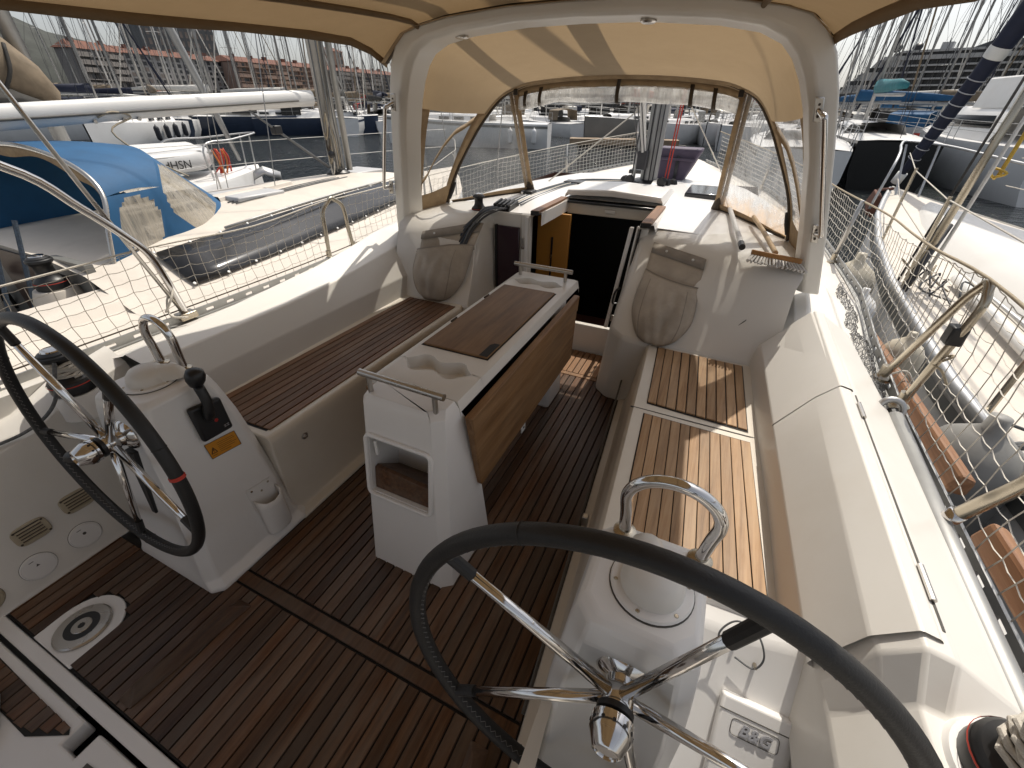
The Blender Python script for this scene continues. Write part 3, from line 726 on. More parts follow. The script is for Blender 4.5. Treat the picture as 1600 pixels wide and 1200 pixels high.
# coachroof and foredeck
ROOF = [(2.94, 0.962, 1.20), (3.2, 0.985, 1.22), (3.46, 0.995, 1.24), (3.9, 1.0, 1.22), (4.6, 1.0, 1.12), (5.3, 0.98, 0.98), (5.9, 0.93, 0.80), (6.5, 0.86, 0.58)]
def roofz(x, y):
    zc, w = interp(ROOF, y); s = abs(x - CX) / w
    return zc - 0.045 * min(s, 1) ** 2
rf = MB()
ysr = [2.94, 3.07, 3.2, 3.46, 3.7, 3.9, 4.25, 4.6, 5.0, 5.3, 5.6, 5.9, 6.2, 6.5]
def roofx(y):
    zc, w = interp(ROOF, y); _, dz = toe(y)
    b = -1.105 if y < 3.47 else CX - w * 0.3; c = -0.425 if y < 3.47 else CX + w * 0.3
    xs = [CX - w - 0.10, CX - w, CX - w * 0.82, CX - w * 0.6, b, CX - w * 0.1 if y >= 3.47 else -0.9, CX + w * 0.1 if y >= 3.47 else -0.6, c, CX + w * 0.6, CX + w * 0.82, CX + w, CX + w + 0.10]
    zs = [dz + 0.004] + [roofz(x, y) - (0.03 if i in (0, 9) else 0.0) for i, x in enumerate(xs[1:-1])] + [dz + 0.004]
    return [(x, y, z) for x, z in zip(xs, zs)]
RR = [roofx(y) for y in ysr]
vs = [p for r in RR for p in r]; fs = []
for j in range(len(RR) - 1):
    for i in range(11):
        if ysr[j] < 3.45 and 4 <= i <= 6: continue
        fs.append((j * 12 + i, j * 12 + i + 1, (j + 1) * 12 + i + 1, (j + 1) * 12 + i))
rf.add(vs, fs)
roof = rf.build('coachroof', 'gelcoat_white', yacht, ang=40, bevel=0.02, seg=2)
# hatch coamings, garage lip, teak side strips
gr = MB(); gr.rows([[(-1.14, y, z0), (-1.12, y, z1), (CX, y, z1 + 0.02), (-0.41, y, z1), (-0.39, y, z0)] for y, z0, z1 in ((3.452, 1.005, 1.045), (3.46, 1.0, 1.055), (3.9, 0.995, 1.06), (4.10, 0.99, 1.03), (4.16, 0.985, 1.0))])
gr.add([(-1.14, 3.452, 1.015), (-1.12, 3.452, 1.045), (CX, 3.452, 1.065), (-0.41, 3.452, 1.045), (-0.39, 3.452, 1.015), (CX, 3.452, 1.03)], [(0, 1, 2, 5), (5, 2, 3, 4)])
gr.build('hatch_garage', 'gelcoat_white', roof, ang=30, bevel=0.008)
MB().box(-1.10, -0.43, 3.40, 3.46, 0.968, 0.985).build('sliding_hatch', 'glass_dark', roof, bevel=0.004)
MB().box(-1.105, -0.425, 3.43, 3.47, 0.885, 0.966).build('hatch_header', 'gelcoat_cream', roof, bevel=0.006)
MB().box(-0.80, -0.72, 3.415, 3.43, 0.915, 0.94).build('hatch_lock', 'gelcoat_white', roof, bevel=0.004)
for (xa, xb, w) in ((-1.165, -1.105, 0.055), (-0.41, -0.385, 0.06)):
    x0 = xa if xa < -1 else -0.425
    plank([(x0 - 0.0, 2.83), (x0 + w, 2.83), (x0 + w, 3.44), (x0, 3.44)], 0.985, 1.003, 'teak_trim', roof, 'teak_slide')
    MB().box(x0 - 0.002, x0 + w + 0.002, 2.82, 2.84, 0.972, 1.0).build('slide_end', 'black_rubber', roof, bevel=0.004)
MB().rows([[(-1.19, y, 0.94), (-1.175, y, 0.984), (-1.10, y, 0.984), (-1.10, y, 0.90)] for y in (2.86, 3.46)]).build('hatch_coaming', 'gelcoat_white', roof)
MB().rows([[(-0.435, y, 0.90), (-0.435, y, 0.984), (-0.35, y, 0.984), (-0.335, y, 0.945)] for y in (2.86, 3.46)]).build('hatch_coaming', 'gelcoat_white', roof)
for (x0, x1, ya, yb) in ((-1.06, -0.48, 5.45, 5.95), (-0.30, 0.02, 4.0, 4.5)):
    zc = roofz((x0 + x1) / 2, ya)
    hb = MB().prism([(x0, ya), (x1, ya), (x1, yb), (x0, yb)], zc - 0.02, zc + 0.035).build('deck_hatch', 'glass_dark', roof, bevel=0.012)
dk = MB(); rowsd = []
for y in [2.3, 2.9, 3.5, 4.2, 4.9, 5.6, 6.2, 6.8, 7.3, 7.8, 8.3, 8.65, 8.95]:
    s, z = toe(y)
    rowsd.append([(CX + s * k, y, z + 0.04 * (1 - k * k) * (1 if y > 6 else 0.25)) for k in (-1, -0.8, -0.5, 0, 0.5, 0.8, 1)])
vs = [p for r in rowsd for p in r]; fs = []
for j in range(len(rowsd) - 1):
    for i in range(6):
        if rowsd[j][0][1] < 5.5 and 1 <= i <= 4: continue
        fs.append((j * 7 + i, j * 7 + i + 1, (j + 1) * 7 + i + 1, (j + 1) * 7 + i))
dk.add(vs, fs); dk.build('foredeck', 'nonskid', yacht)
# perforated alloy toe rails
for sg in (-1, 1):
    tr = MB(); y = -1.4; hole = []
    while y < 8.2:
        y2 = y + 0.115
        a = toe(y); b = toe(y2)
        xa, xb = CX + sg * (a[0] - 0.012), CX + sg * (b[0] - 0.012)
        t = 0.004
        za, zb = a[1], b[1]
        def wallseg(u0, u1, h0, h1):
            p = [lerp((xa, y, za), (xb, y2, zb), u) for u in (u0, u1)]
            tr.hexa([(p[0][0] - t, p[0][1], p[0][2] + h0), (p[0][0] + t, p[0][1], p[0][2] + h0), (p[1][0] + t, p[1][1], p[1][2] + h0), (p[1][0] - t, p[1][1], p[1][2] + h0)],
                    [(p[0][0] - t, p[0][1], p[0][2] + h1), (p[0][0] + t, p[0][1], p[0][2] + h1), (p[1][0] + t, p[1][1], p[1][2] + h1), (p[1][0] - t, p[1][1], p[1][2] + h1)])
        wallseg(0, 1, 0.0, 0.014); wallseg(0, 1, 0.030, 0.046); wallseg(0, 0.62, 0.014, 0.030)
        y = y2
    tr.build('toe_rail', 'alloy_dull', yacht, smooth=False)
    MB().rows([[(CX + sg * (toe(y)[0] - 0.035), y, toe(y)[1] + 0.006), (CX + sg * (toe(y)[0] + 0.002), y, toe(y)[1] + 0.007)] for y in [-1.5 + 0.4 * i for i in range(25)]]).build('rail_base', 'alloy_dull', yacht)

# ---- white moulded arch over the cockpit
half_o = [(1.336, 0.80), (1.25, 1.11), (1.145, 1.45), (1.075, 1.66), (1.02, 1.78), (0.965, 1.85), (0.90, 1.892), (0.80, 1.918), (0.62, 1.945), (0.30, 1.966), (0.0, 1.970)]
half_i = [(1.225, 0.80), (1.145, 1.12), (1.055, 1.42), (0.985, 1.60), (0.934, 1.70), (0.885, 1.77), (0.83, 1.82), (0.74, 1.858), (0.58, 1.885), (0.28, 1.908), (0.0, 1.912)]
full = [(-a, -b, z1, z2) for (a, z1), (b, z2) in zip(half_o, half_i)] + [(a, b, z1, z2) for (a, z1), (b, z2) in list(zip(half_o, half_i))[-2::-1]]
def ay(z): return 2.55 - 0.2727 * (z - 0.85)
arch_rows = [[(CX + so, ay(zo), zo), (CX + (so * 0.34 + si * 0.66), ay(zi * 0.66 + zo * 0.34) - 0.004, zo * 0.34 + zi * 0.66), (CX + (so * 0.08 + si * 0.92), ay(zi * 0.92 + zo * 0.08) + 0.022, zo * 0.08 + zi * 0.92), (CX + si, ay(zi) + 0.17, zi), (CX + so, ay(zo) + 0.22, zo)] for so, si, zo, zi in full]
arch = MB().rows(arch_rows, close_u=True, caps=True).build('targa_arch', 'gelcoat', yacht, ang=22, bevel=0.009, seg=3)
for xx, yy in ((CX - 0.62, 2.375), (CX + 0.30, 2.36)):
    MB().lathe([(0.034, 0.0), (0.034, -0.008), (0.026, -0.013), (0.001, -0.013)], (xx, yy, 1.885 if xx < -1 else 1.908), (0.0, 0.05, 1), n=24).build('arch_light', 'steel_brushed', arch)

# =================================================================== fittings of the cockpit
# ---- cockpit table
tb = thing('cockpit_table', 'white cockpit table with a teak lid, cup wells and folded teak leaves', 'table', (-0.81, 1.6, 0))
TZ = 0.76
def aftf(x, z, d=0.0): return (x, 0.757 + 0.155 * z + d, z)
top = MB(); rows = []
def wave(u): return 0.5 - 0.5 * math.cos(2 * PI * u * 2.0)
xs = [-1.035, -1.022, -1.0, -0.992, -0.988] + [-0.985 + 0.295 * i / 24 for i in range(25)] + [-0.687, -0.683, -0.675, -0.650, -0.640]
for i, x in enumerate(xs):
    if 5 <= i < 30:
        u = (i - 5) / 24; e = min(1, 6 * min(u, 1 - u)); e = math.sqrt(e) if e > 0 else 0
        w = 0.020 + 0.030 * wave(u + 0.0) * e + 0.012 * e
        w *= (1 if e > 0.99 else max(e, 0.25))
        dep = 0.048 * (1 if 0 < u < 1 else 0)
    else: w, dep = 0.002, 0.0
    zz = TZ
    if i == 0: zz = 0.715
    if i == 1: zz = 0.752
    if i == len(xs) - 1: zz = 0.715
    if i == len(xs) - 2: zz = 0.756
    c1, c2 = 1.148, 2.170
    prof = [(0.986, zz - 0.03), (0.987, zz - 0.003), (0.992, zz), (c1 - w, zz), (c1 - w + 0.008, zz - dep), (c1 + w - 0.008 if dep else c1 - w + 0.009, zz - dep), (c1 + w, zz), (1.26, zz), (2.06, zz),
            (c2 - w * 0.9, zz), (c2 - w * 0.9 + 0.008, zz - dep), (c2 + w * 0.9 - 0.008 if dep else c2 - w * 0.9 + 0.009, zz - dep), (c2 + w * 0.9, zz), (2.30, zz), (2.33, zz - 0.006), (2.338, zz - 0.04)]
    rows.append([(x, y, z) for y, z in prof])
top.rows(rows)
top.build('table_top', 'gelcoat', tb, ang=50, bevel=0.004)
lid = MB().prism([(-0.987, 1.272), (-0.690, 1.276), (-0.690, 2.050), (-0.987, 2.046)], TZ - 0.002, TZ + 0.009).build('lid', 'teak_table', tb, smooth=False, bevel=0.004)
MB().prism([(-0.993, 1.266), (-0.684, 1.270), (-0.684, 2.056), (-0.993, 2.052)], TZ - 0.002, TZ + 0.0015).build('lid_joint', 'caulk', tb, smooth=False)
MB().prism([(-0.728, 1.280), (-0.692, 1.280), (-0.692, 1.395), (-0.716, 1.395), (-0.728, 1.375)], TZ + 0.007, TZ + 0.0098).build('finger_notch', 'caulk', lid, smooth=False)
for yy in (1.50, 1.82): MB().tube([(-0.991, yy, TZ + 0.009), (-0.991, yy + 0.045, TZ + 0.009)], 0.005, 8).build('lid_hinge', 'strap_brown', lid)
# aft pedestal of the table: tapered box with a niche
XL = lambda z: -0.983 - 0.002 * z; XR = lambda z: -0.598 - 0.065 * z
p = MB()
zs = [0.0, 0.36, 0.60, 0.735, 0.756]; nl, nr = -0.948, -0.690
def row(z):
    b = 0.03 if z < 0.74 else 0.04
    return [(XL(z), 0.757 + 0.155 * z + b, z), (XL(z) + b * 0.8, 0.757 + 0.155 * z, z), (nl, 0.757 + 0.155 * z, z), (nr, 0.757 + 0.155 * z, z), (XR(z) - b * 1.3, 0.757 + 0.155 * z, z), (XR(z), 0.757 + 0.155 * z + b, z), (XR(z), 1.09 - 0.05 * z, z), (XL(z), 1.09 - 0.05 * z, z)]
R_ = [row(z) for z in zs]
R_[4] = [(q[0] + (0.012 if q[0] < -0.8 else -0.012), q[1] + 0.016 if q[1] < 0.95 else 0.982, q[2] + 0.003) for q in R_[4]]
R_[3] = [(q[0], min(q[1], 0.983), q[2]) for q in R_[3]]
vs = [q for r in R_ for q in r]; fs = []
for j in range(4):
    for i in range(8):
        if j == 1 and i == 2: continue
        i2 = (i + 1) % 8
        fs.append((j * 8 + i, j * 8 + i2, (j + 1) * 8 + i2, (j + 1) * 8 + i))
fs.append(tuple(range(32, 40)))
p.add(vs, fs)
D = 0.16
b0 = [aftf(nl, .36), aftf(nr, .36), aftf(nr, .60), aftf(nl, .60)]; b1 = [(q[0] * 0.98 - 0.0164, q[1] + D, q[2]) for q in b0]
p.add(b0 + b1, [(0, 1, 5, 4), (1, 2, 6, 5), (2, 3, 7, 6), (3, 0, 4, 7), (4, 5, 6, 7)])
ped = p.build('table_pedestal', 'gelcoat_white', tb, ang=30, bevel=0.007, seg=2)
lip = []
for (cx_, cz_, a0) in ((nr - 0.012, 0.588, 0), (nl + 0.012, 0.588, 90), (nl + 0.012, 0.372, 180), (nr - 0.012, 0.372, 270)):
    for k in range(5):
        a = math.radians(a0 + 22.5 * k); lip.append(aftf(cx_ + 0.022 * math.cos(a), cz_ + 0.022 * math.sin(a), -0.004))
MB().tube(lip, 0.009, 8, closed=True).build('niche_rim', 'gelcoat_white', ped)
MB().hexa([(nl + .003, 0.828, 0.362), (nr - .003, 0.828, 0.362), (nr - .003, 0.975, 0.362), (nl + .003, 0.975, 0.362)], [(nl + .003, 0.845, 0.455), (nr - .003, 0.845, 0.44), (nr - .003, 0.86, 0.442), (nl + .003, 0.86, 0.458)]).build('niche_board', 'teak_floor', ped, smooth=False, bevel=0.003)
MB().box(nl + 0.02, nl + 0.032, 0.845, 0.86, 0.52, 0.585).build('niche_clip', 'gelcoat_white', ped, bevel=0.003)
# centre post and forward foot, leaves
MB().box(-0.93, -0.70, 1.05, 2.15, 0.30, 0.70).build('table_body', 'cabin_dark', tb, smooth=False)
MB().hexa([(-0.95, 2.05, 0), (-0.68, 2.05, 0), (-0.68, 2.28, 0), (-0.95, 2.28, 0)], [(-0.94, 2.05, 0.72), (-0.69, 2.05, 0.72), (-0.69, 2.28, 0.72), (-0.94, 2.28, 0.72)]).build('forward_foot', 'gelcoat_white', tb, bevel=0.02)
for sg, x0 in ((1, -0.612), (-1, -1.045)):
    lf = MB().hexa([(x0 - 0.014, 1.045, 0.325), (x0 + 0.014, 1.045, 0.325), (x0 + 0.014, 2.165, 0.335), (x0 - 0.014, 2.165, 0.335)],
                   [(x0 - 0.014, 0.985, 0.700), (x0 + 0.014, 0.985, 0.700), (x0 + 0.014, 2.195, 0.720), (x0 - 0.014, 2.195, 0.720)]).build('folding_leaf', 'teak_table', tb, smooth=False, bevel=0.005)
    if sg > 0:
        MB().hexa([(x0 + 0.002, 0.999, 0.615), (x0 + 0.0175, 0.999, 0.615), (x0 + 0.0175, 2.188, 0.632), (x0 + 0.002, 2.188, 0.632)], [(x0 + 0.002, 0.985, 0.699), (x0 + 0.019, 0.985, 0.699), (x0 + 0.019, 2.194, 0.719), (x0 + 0.002, 2.194, 0.719)]).build('leaf_rail', 'teak_table', lf, smooth=False, bevel=0.004)
        c = MB().box(x0 + 0.0, x0 + 0.006, 1.455, 1.500, 0.278, 0.328).build('leaf_catch', 'label_white', lf, bevel=0.002)
        MB().lathe([(0.006, 0), (0.006, 0.003)], (x0 + 0.0055, 1.478, 0.302), (1, 0, 0), n=12).build('catch_hole', 'black_plastic', lf)
for (x0, x1, y, zb, zt) in ((-0.989, -0.645, 0.908, 0.752, 0.826), (-1.020, -0.664, 2.255, 0.755, 0.822)):
    hn = MB().tube([(x0, y, zt), (x1, y - 0.004, zt)], 0.0125, 14)
    for xx in (x0 + 0.037, x1 - 0.04): hn.tube([(xx, y, zb - 0.01), (xx, y, zt - 0.006)], 0.0095, 12)
    hn.build('table_handle', 'steel_brushed', tb, ang=50)

# ---- steering wheels
def wheel(cx, cy, cz, a0, label, cover_spoke):
    t = thing('steering_wheel', label, 'steering wheel', (cx, cy, cz))
    tl = 0.05; R = 0.429; r = 0.0175
    ex = Vector((1, 0, 0)); ez = Vector((0, math.sin(tl), math.cos(tl))); ey = Vector((0, -math.cos(tl), math.sin(tl)))   # ey points aft
    C = Vector((cx, cy, cz))
    ring = [C + (ex * math.cos(2 * PI * k / 96) + ez * math.sin(2 * PI * k / 96)) * R for k in range(96)]
    rim = MB().tube(ring, r, 14, closed=True).build('rim', 'wheel_leather', t, ang=180)
    st = MB()
    for k in range(300):
        a = 2 * PI * k / 300; b = 2 * PI * (k + 1) / 300
        s = 1 if k % 2 else -1
        pt = lambda an, ss: C + (ex * math.cos(an) + ez * math.sin(an)) * (R - math.sqrt(r * r - (0.006 + 0.0035 * ss) ** 2) - 0.0004) + ey * (0.006 + 0.0035 * ss)
        p0, p1 = pt(a, s), pt(b, -s); d = Vector((0, 0.0005, 0.0005))
        st.add([p0 - d, p0 + d, p1 + d, p1 - d, (p0 + p1) / 2 + ey * 0.0006], [(0, 1, 4), (1, 2, 4), (2, 3, 4), (3, 0, 4)])
    st.build('stitching', 'stitch_grey', rim, smooth=False)
    jn = MB()
    for an in (a0 + 30, a0 + 150, a0 + 262):
        a = math.radians(an); q = C + (ex * math.cos(a) + ez * math.sin(a)) * R; tg = (-ex * math.sin(a) + ez * math.cos(a))
        jn.lathe([(r + 0.0006, -0.0015), (r + 0.0014, 0), (r + 0.0006, 0.0015)], q, tg, n=14, caps=False)
    jn.build('seam', 'black_rubber', rim)
    H = C - ey * 0.030
    for k in range(5):
        a = math.radians(a0 + 72 * k); dr = ex * math.cos(a) + ez * math.sin(a)
        p0 = H + dr * 0.028; p1 = C + dr * (R - 0.012)
        sp = MB().tube([p0, lerp(p0, p1, .5), p1], [0.0125, 0.0112, 0.0095], 12).build('spoke', 'chrome', t, ang=180)
        q0 = lerp(p0, p1, 0.86 if k != cover_spoke else 0.80)
        MB().tube([q0, p1], 0.0122, 10).build('spoke_sleeve', 'black_rubber', sp)
    hb = MB().lathe([(0.020, -0.062), (0.052, -0.060), (0.056, -0.050), (0.050, -0.040), (0.030, -0.030), (0.026, -0.020), (0.030, -0.014), (0.030, 0.018), (0.027, 0.022)], H, ey, n=32).build('hub', 'chrome', t, ang=40)
    MB().lathe([(0.031, 0.0), (0.034, 0.002), (0.034, 0.012), (0.031, 0.014)], H + ey * 0.018, ey, n=32).build('hub_band', 'black_plastic', hb)
    cap = MB().lathe([(0.030, 0), (0.038, 0.004), (0.038, 0.030), (0.034, 0.036), (0.025, 0.056), (0.021, 0.058), (0.020, 0.055), (0.001, 0.055)], H + ey * 0.034, ey, n=32).build('lock_knob', 'chrome', t, ang=40)
    hl = MB()
    for k in range(12):
        a = 2 * PI * k / 12; q = H + ey * 0.053 + (ex * math.cos(a) + ez * math.sin(a)) * 0.0382
        hl.lathe([(0.0035, -0.001), (0.0035, 0.0008)], q, (ex * math.cos(a) + ez * math.sin(a)), n=8)
    hl.build('knob_hole', 'black_plastic', cap)
    return t, C, ex, ez, ey, R
wS, *ws = wheel(0.048, 0.368, 0.676, 73 - 72 * 3 - 1, 'black leather steering wheel with chrome spokes cropped by the bottom edge', 3)
wP, *wp = wheel(-1.595, 0.368, 0.676, 118.5, 'black leather steering wheel with a red cord mark, beside the throttle lever', 9)
C, ex, ez, ey, R = wp
def mark(an, mat, par):
    a = math.radians(an); q = C + (ex * math.cos(a) + ez * math.sin(a)) * R; tg = (-ex * math.sin(a) + ez * math.cos(a))
    MB().lathe([(0.0182, -0.006), (0.0205, -0.004), (0.019, -0.001), (0.0205, 0.002), (0.019, 0.006)], q, tg, n=14, caps=False).build('cord_mark', mat, par)
mark(8, 'red_cord', wP)
MB().lathe([(0.018, 0), (0.020, 0.004), (0.018, 0.05), (0.014, 0.056)], C + ey * 0.03 + ex * -0.03 + ez * -0.015, (-0.85, -0.45, -0.2), n=18).build('brake_knob', 'black_plastic', wP)
MB().hexa([(-1.60, 0.39, 0.35), (-1.575, 0.39, 0.35), (-1.575, 0.40, 0.35), (-1.60, 0.40, 0.35)], [(-1.61, 0.42, 0.62), (-1.56, 0.42, 0.62), (-1.56, 0.44, 0.62), (-1.61, 0.44, 0.62)]).build('bracket', 'black_plastic', wP, bevel=0.004)

# ---- compass covers and grab hoops on the pedestals
def compass(x, y, z, rot, label):
    t = thing('compass_cover', label, 'compass cover', (x, y, z), 'compass covers on the helm pedestals')
    ring = MB().lathe([(0.050, 0), (0.079, 0.0), (0.081, 0.004), (0.078, 0.009), (0.060, 0.010)], (x, y, z), n=40).build('ring', 'gelcoat_white', t, ang=40)
    MB().lathe([(0.083, 0), (0.083, 0.0015)], (x, y, z), n=40).build('gasket', 'groove_dark', ring)
    dm = MB().lathe([(0.063, 0.006), (0.062, 0.018), (0.056, 0.036), (0.044, 0.050), (0.025, 0.059), (0.001, 0.062)], (x, y, z), n=36).build('dome', 'gelcoat', t, ang=50)
    ca, sa = math.cos(rot), math.sin(rot)
    rows = []
    for u in (-1, -0.8, -0.4, 0, 0.4, 0.8, 1):
        h = math.sqrt(max(0, 1 - (abs(u) ** 2.2))) * 0.040
        rows.append([(x + ca * d - sa * u * w, y + sa * d + ca * u * w, z + 0.010 + h * k) for d, w, k in ((0.0, 0.040, 1.2), (0.05, 0.040, 1.1), (0.085, 0.034, 0.95), (0.10, 0.028, 0.6), (0.103, 0.026, 0.0))])
    MB().rows(rows).build('hood', 'gelcoat', t, ang=50)
    for k in range(6):
        a = rot + 0.5 + k * PI / 3
        MB().lathe([(0.0045, 0), (0.0035, 0.0016)], (x + 0.071 * math.cos(a), y + 0.071 * math.sin(a), z + 0.0095), n=10).build('screw', 'steel_weathered', ring)
    return t
compass(0.057, 0.565, 0.8, 1.9, 'white domed compass cover half hidden behind the rim of the near wheel')
compass(-1.607, 0.580, 0.8, 0.8, 'white domed compass cover beside the black throttle knob')
def hoop(name, label, legs, ztop, r, mat='chrome', bulge=1.15, feet=True, lean=(0, 0)):
    (xa, ya, za), (xb, yb, zb) = legs
    t = thing(name, label, 'grab rail', ((xa + xb) / 2, (ya + yb) / 2, min(za, zb)))
    A = Vector((xa, ya, za)); B = Vector((xb, yb, zb)); M = (A + B) / 2; hlf = (B - A) / 2
    pts = [A]
    zz = ztop - (za + zb) / 2
    L = Vector((lean[0], lean[1], 0))
    pts.append(A + Vector((0, 0, zz * 0.35)) - hlf * (bulge - 1) * 0.5 + L * 0.3)
    for k in range(9):
        a = PI - PI * k / 8
        pts.append(M + hlf * bulge * math.cos(a) + Vector((0, 0, zz * (0.58 + 0.42 * math.sin(a)))) + L * (0.55 + 0.45 * math.sin(a)))
    pts.append(B + Vector((0, 0, zz * 0.35)) + hlf * (bulge - 1) * 0.5 + L * 0.3); pts.append(B)
    MB().tube(smooth_path(pts, 5), r, 16).build('tube', mat, t, ang=180)
    if feet:
        for q in (A, B): MB().lathe([(r * 1.9, 0), (r * 1.9, 0.004), (r * 1.1, 0.010)], q, n=20).build('foot', 'steel_weathered', t)
    return t
hoop('grab_rail', 'chromed grab hoop on the near helm pedestal, in front of the sunlit seat', ((-0.020, 0.672, 0.80), (0.140, 0.668, 0.80)), 0.985, 0.0135)
hoop('grab_rail', 'chromed grab hoop on the pedestal that carries the throttle', ((-1.70, 0.672, 0.80), (-1.590, 0.682, 0.80)), 0.985, 0.0135)

# ---- throttle, sticker, handle pocket on the inboard face of the port pedestal
PXT = [(0.0, -1.420), (0.1, -1.424), (0.3, -1.436), (0.5, -1.450), (0.62, -1.458), (0.74, -1.466), (0.785, -1.470), (1.0, -1.47)]
PX = lambda z: interp(PXT, z)[0] + 0.0015
th = thing('throttle_lever', 'black engine throttle lever and control plate on white helm pedestal', 'throttle', (-1.46, 0.63, 0.66))
def face(y, z, d=0.0): return (PX(z) + d, y, z)
MB().hexa([face(0.572, 0.595), face(0.682, 0.590), face(0.684, 0.722), face(0.574, 0.734)], [face(0.572, 0.595, .022), face(0.682, 0.590, .022), face(0.684, 0.722, .022), face(0.574, 0.734, .022)]).build('control_plate', 'black_plastic', th, bevel=0.012, seg=3)
MB().tube(smooth_path([face(0.622, 0.675, .02), face(0.622, 0.70, .035), face(0.628, 0.745, .045), face(0.630, 0.80, .035)], 5), [0.018] * 8 + [0.016] * 8, 12).build('lever', 'black_plastic', th, ang=180)
MB().lathe([(0.001, -0.036), (0.019, -0.032), (0.028, -0.012), (0.030, 0.004), (0.025, 0.022), (0.012, 0.030), (0.001, 0.031)], face(0.632, 0.838, .038), (0.12, 0.2, 1), n=22).build('knob', 'black_plastic', th, ang=180)
MB().lathe([(0.0075, 0), (0.006, 0.002)], face(0.638, 0.652, .021), (1, 0, 0), n=14).build('stop_button', 'label_red', th)
g = MB()
for (yy, zz) in ((0.656, 0.612), (0.666, 0.612)):
    g.box(PX(zz) + 0.0215, PX(zz) + 0.0232, yy - 0.004, yy + 0.004, zz - 0.001, zz + 0.001); g.box(PX(zz) + 0.0215, PX(zz) + 0.0232, yy - 0.004, yy + 0.004, zz + 0.006, zz + 0.008)
    g.box(PX(zz) + 0.0215, PX(zz) + 0.0232, yy - 0.001, yy + 0.001, zz - 0.001, zz + 0.008)
g.build('emblem', 'decal_silver', th, smooth=False)
sk = thing('warning_sticker', 'orange warning sticker with black triangle below the throttle plate', 'sticker', (-1.45, 0.63, 0.54))
MB().add([face(0.577, 0.512, .0015), face(0.686, 0.500, .0015), face(0.683, 0.565, .0015), face(0.574, 0.577, .0015)], [(0, 1, 2, 3)]).build('sheet', 'sticker_orange', sk, smooth=False)
pr = MB()
def stk(y0, z0, y1, z1, w=0.0009):
    d = Vector((0, y1 - y0, z1 - z0)); n_ = Vector((0, -d.z, d.y)).normalized() * w
    a = Vector(face(y0, z0, .0024)); b = Vector(face(y1, z1, .0024)); pr.add([a - n_, b - n_, b + n_, a + n_], [(0, 1, 2, 3)])
for a, b in (((0.583, 0.530), (0.603, 0.528)), ((0.603, 0.528), (0.594, 0.552)), ((0.594, 0.552), (0.583, 0.530))): stk(*a, *b, 0.0012)
stk(0.5935, 0.545, 0.5933, 0.536, 0.0012); stk(0.5932, 0.533, 0.5932, 0.5315, 0.0012)
for a, b in (((0.577, 0.512), (0.686, 0.500)), ((0.686, 0.500), (0.683, 0.565)), ((0.683, 0.565), (0.574, 0.577)), ((0.574, 0.577), (0.577, 0.512))): stk(*a, *b, 0.0008)
for k in range(6):
    zz = 0.561 - 0.0075 * k; stk(0.612, zz - 0.002, 0.612 + (0.06, 0.064, 0.05, 0.066, 0.058, 0.04)[k], zz - 0.0085, 0.0007)
stk(0.583, 0.521, 0.600, 0.5195, 0.0007)
pr.build('print', 'black_plastic', sk, smooth=False)
hp = thing('winch_handle_pocket', 'white plastic winch handle pocket screwed to pedestal above the teak floor', 'handle pocket', (-1.43, 0.68, 0.15))
MB().add([face(0.625, 0.06, .003), face(0.735, 0.06, .003), face(0.725, 0.292, .003), face(0.622, 0.305, .003)], [(0, 1, 2, 3)]).build('back_plate', 'gelcoat_white', hp, smooth=False, solid=0.004)
cup = MB(); rows = []
for z, d in ((0.245, 0.055), (0.20, 0.054), (0.08, 0.045), (0.055, 0.040)):
    y0, y1 = 0.628, 0.732
    rows.append([face(y0, z, .004), face(y0 + 0.004, z, d * 0.7), face(y0 + 0.022, z - (0.012 if z > .24 else 0), d), face((y0 + y1) / 2, z - (0.018 if z > .24 else 0), d * 1.08), face(y1 - 0.022, z - (0.012 if z > .24 else 0), d), face(y1 - 0.004, z, d * 0.7), face(y1, z, .004)])
rows.append([face(0.68, 0.055, .01)] * 7)
cup.rows(rows).build('cup', 'gelcoat_white', hp, solid=0.004, ang=50)
for (yy, zz) in ((0.640, 0.288), (0.712, 0.280), (0.676, 0.262)):
    MB().lathe([(0.005, 0), (0.004, 0.002)], face(yy, zz, .005), (1, 0, 0), n=10).build('screw', 'steel_weathered', hp)

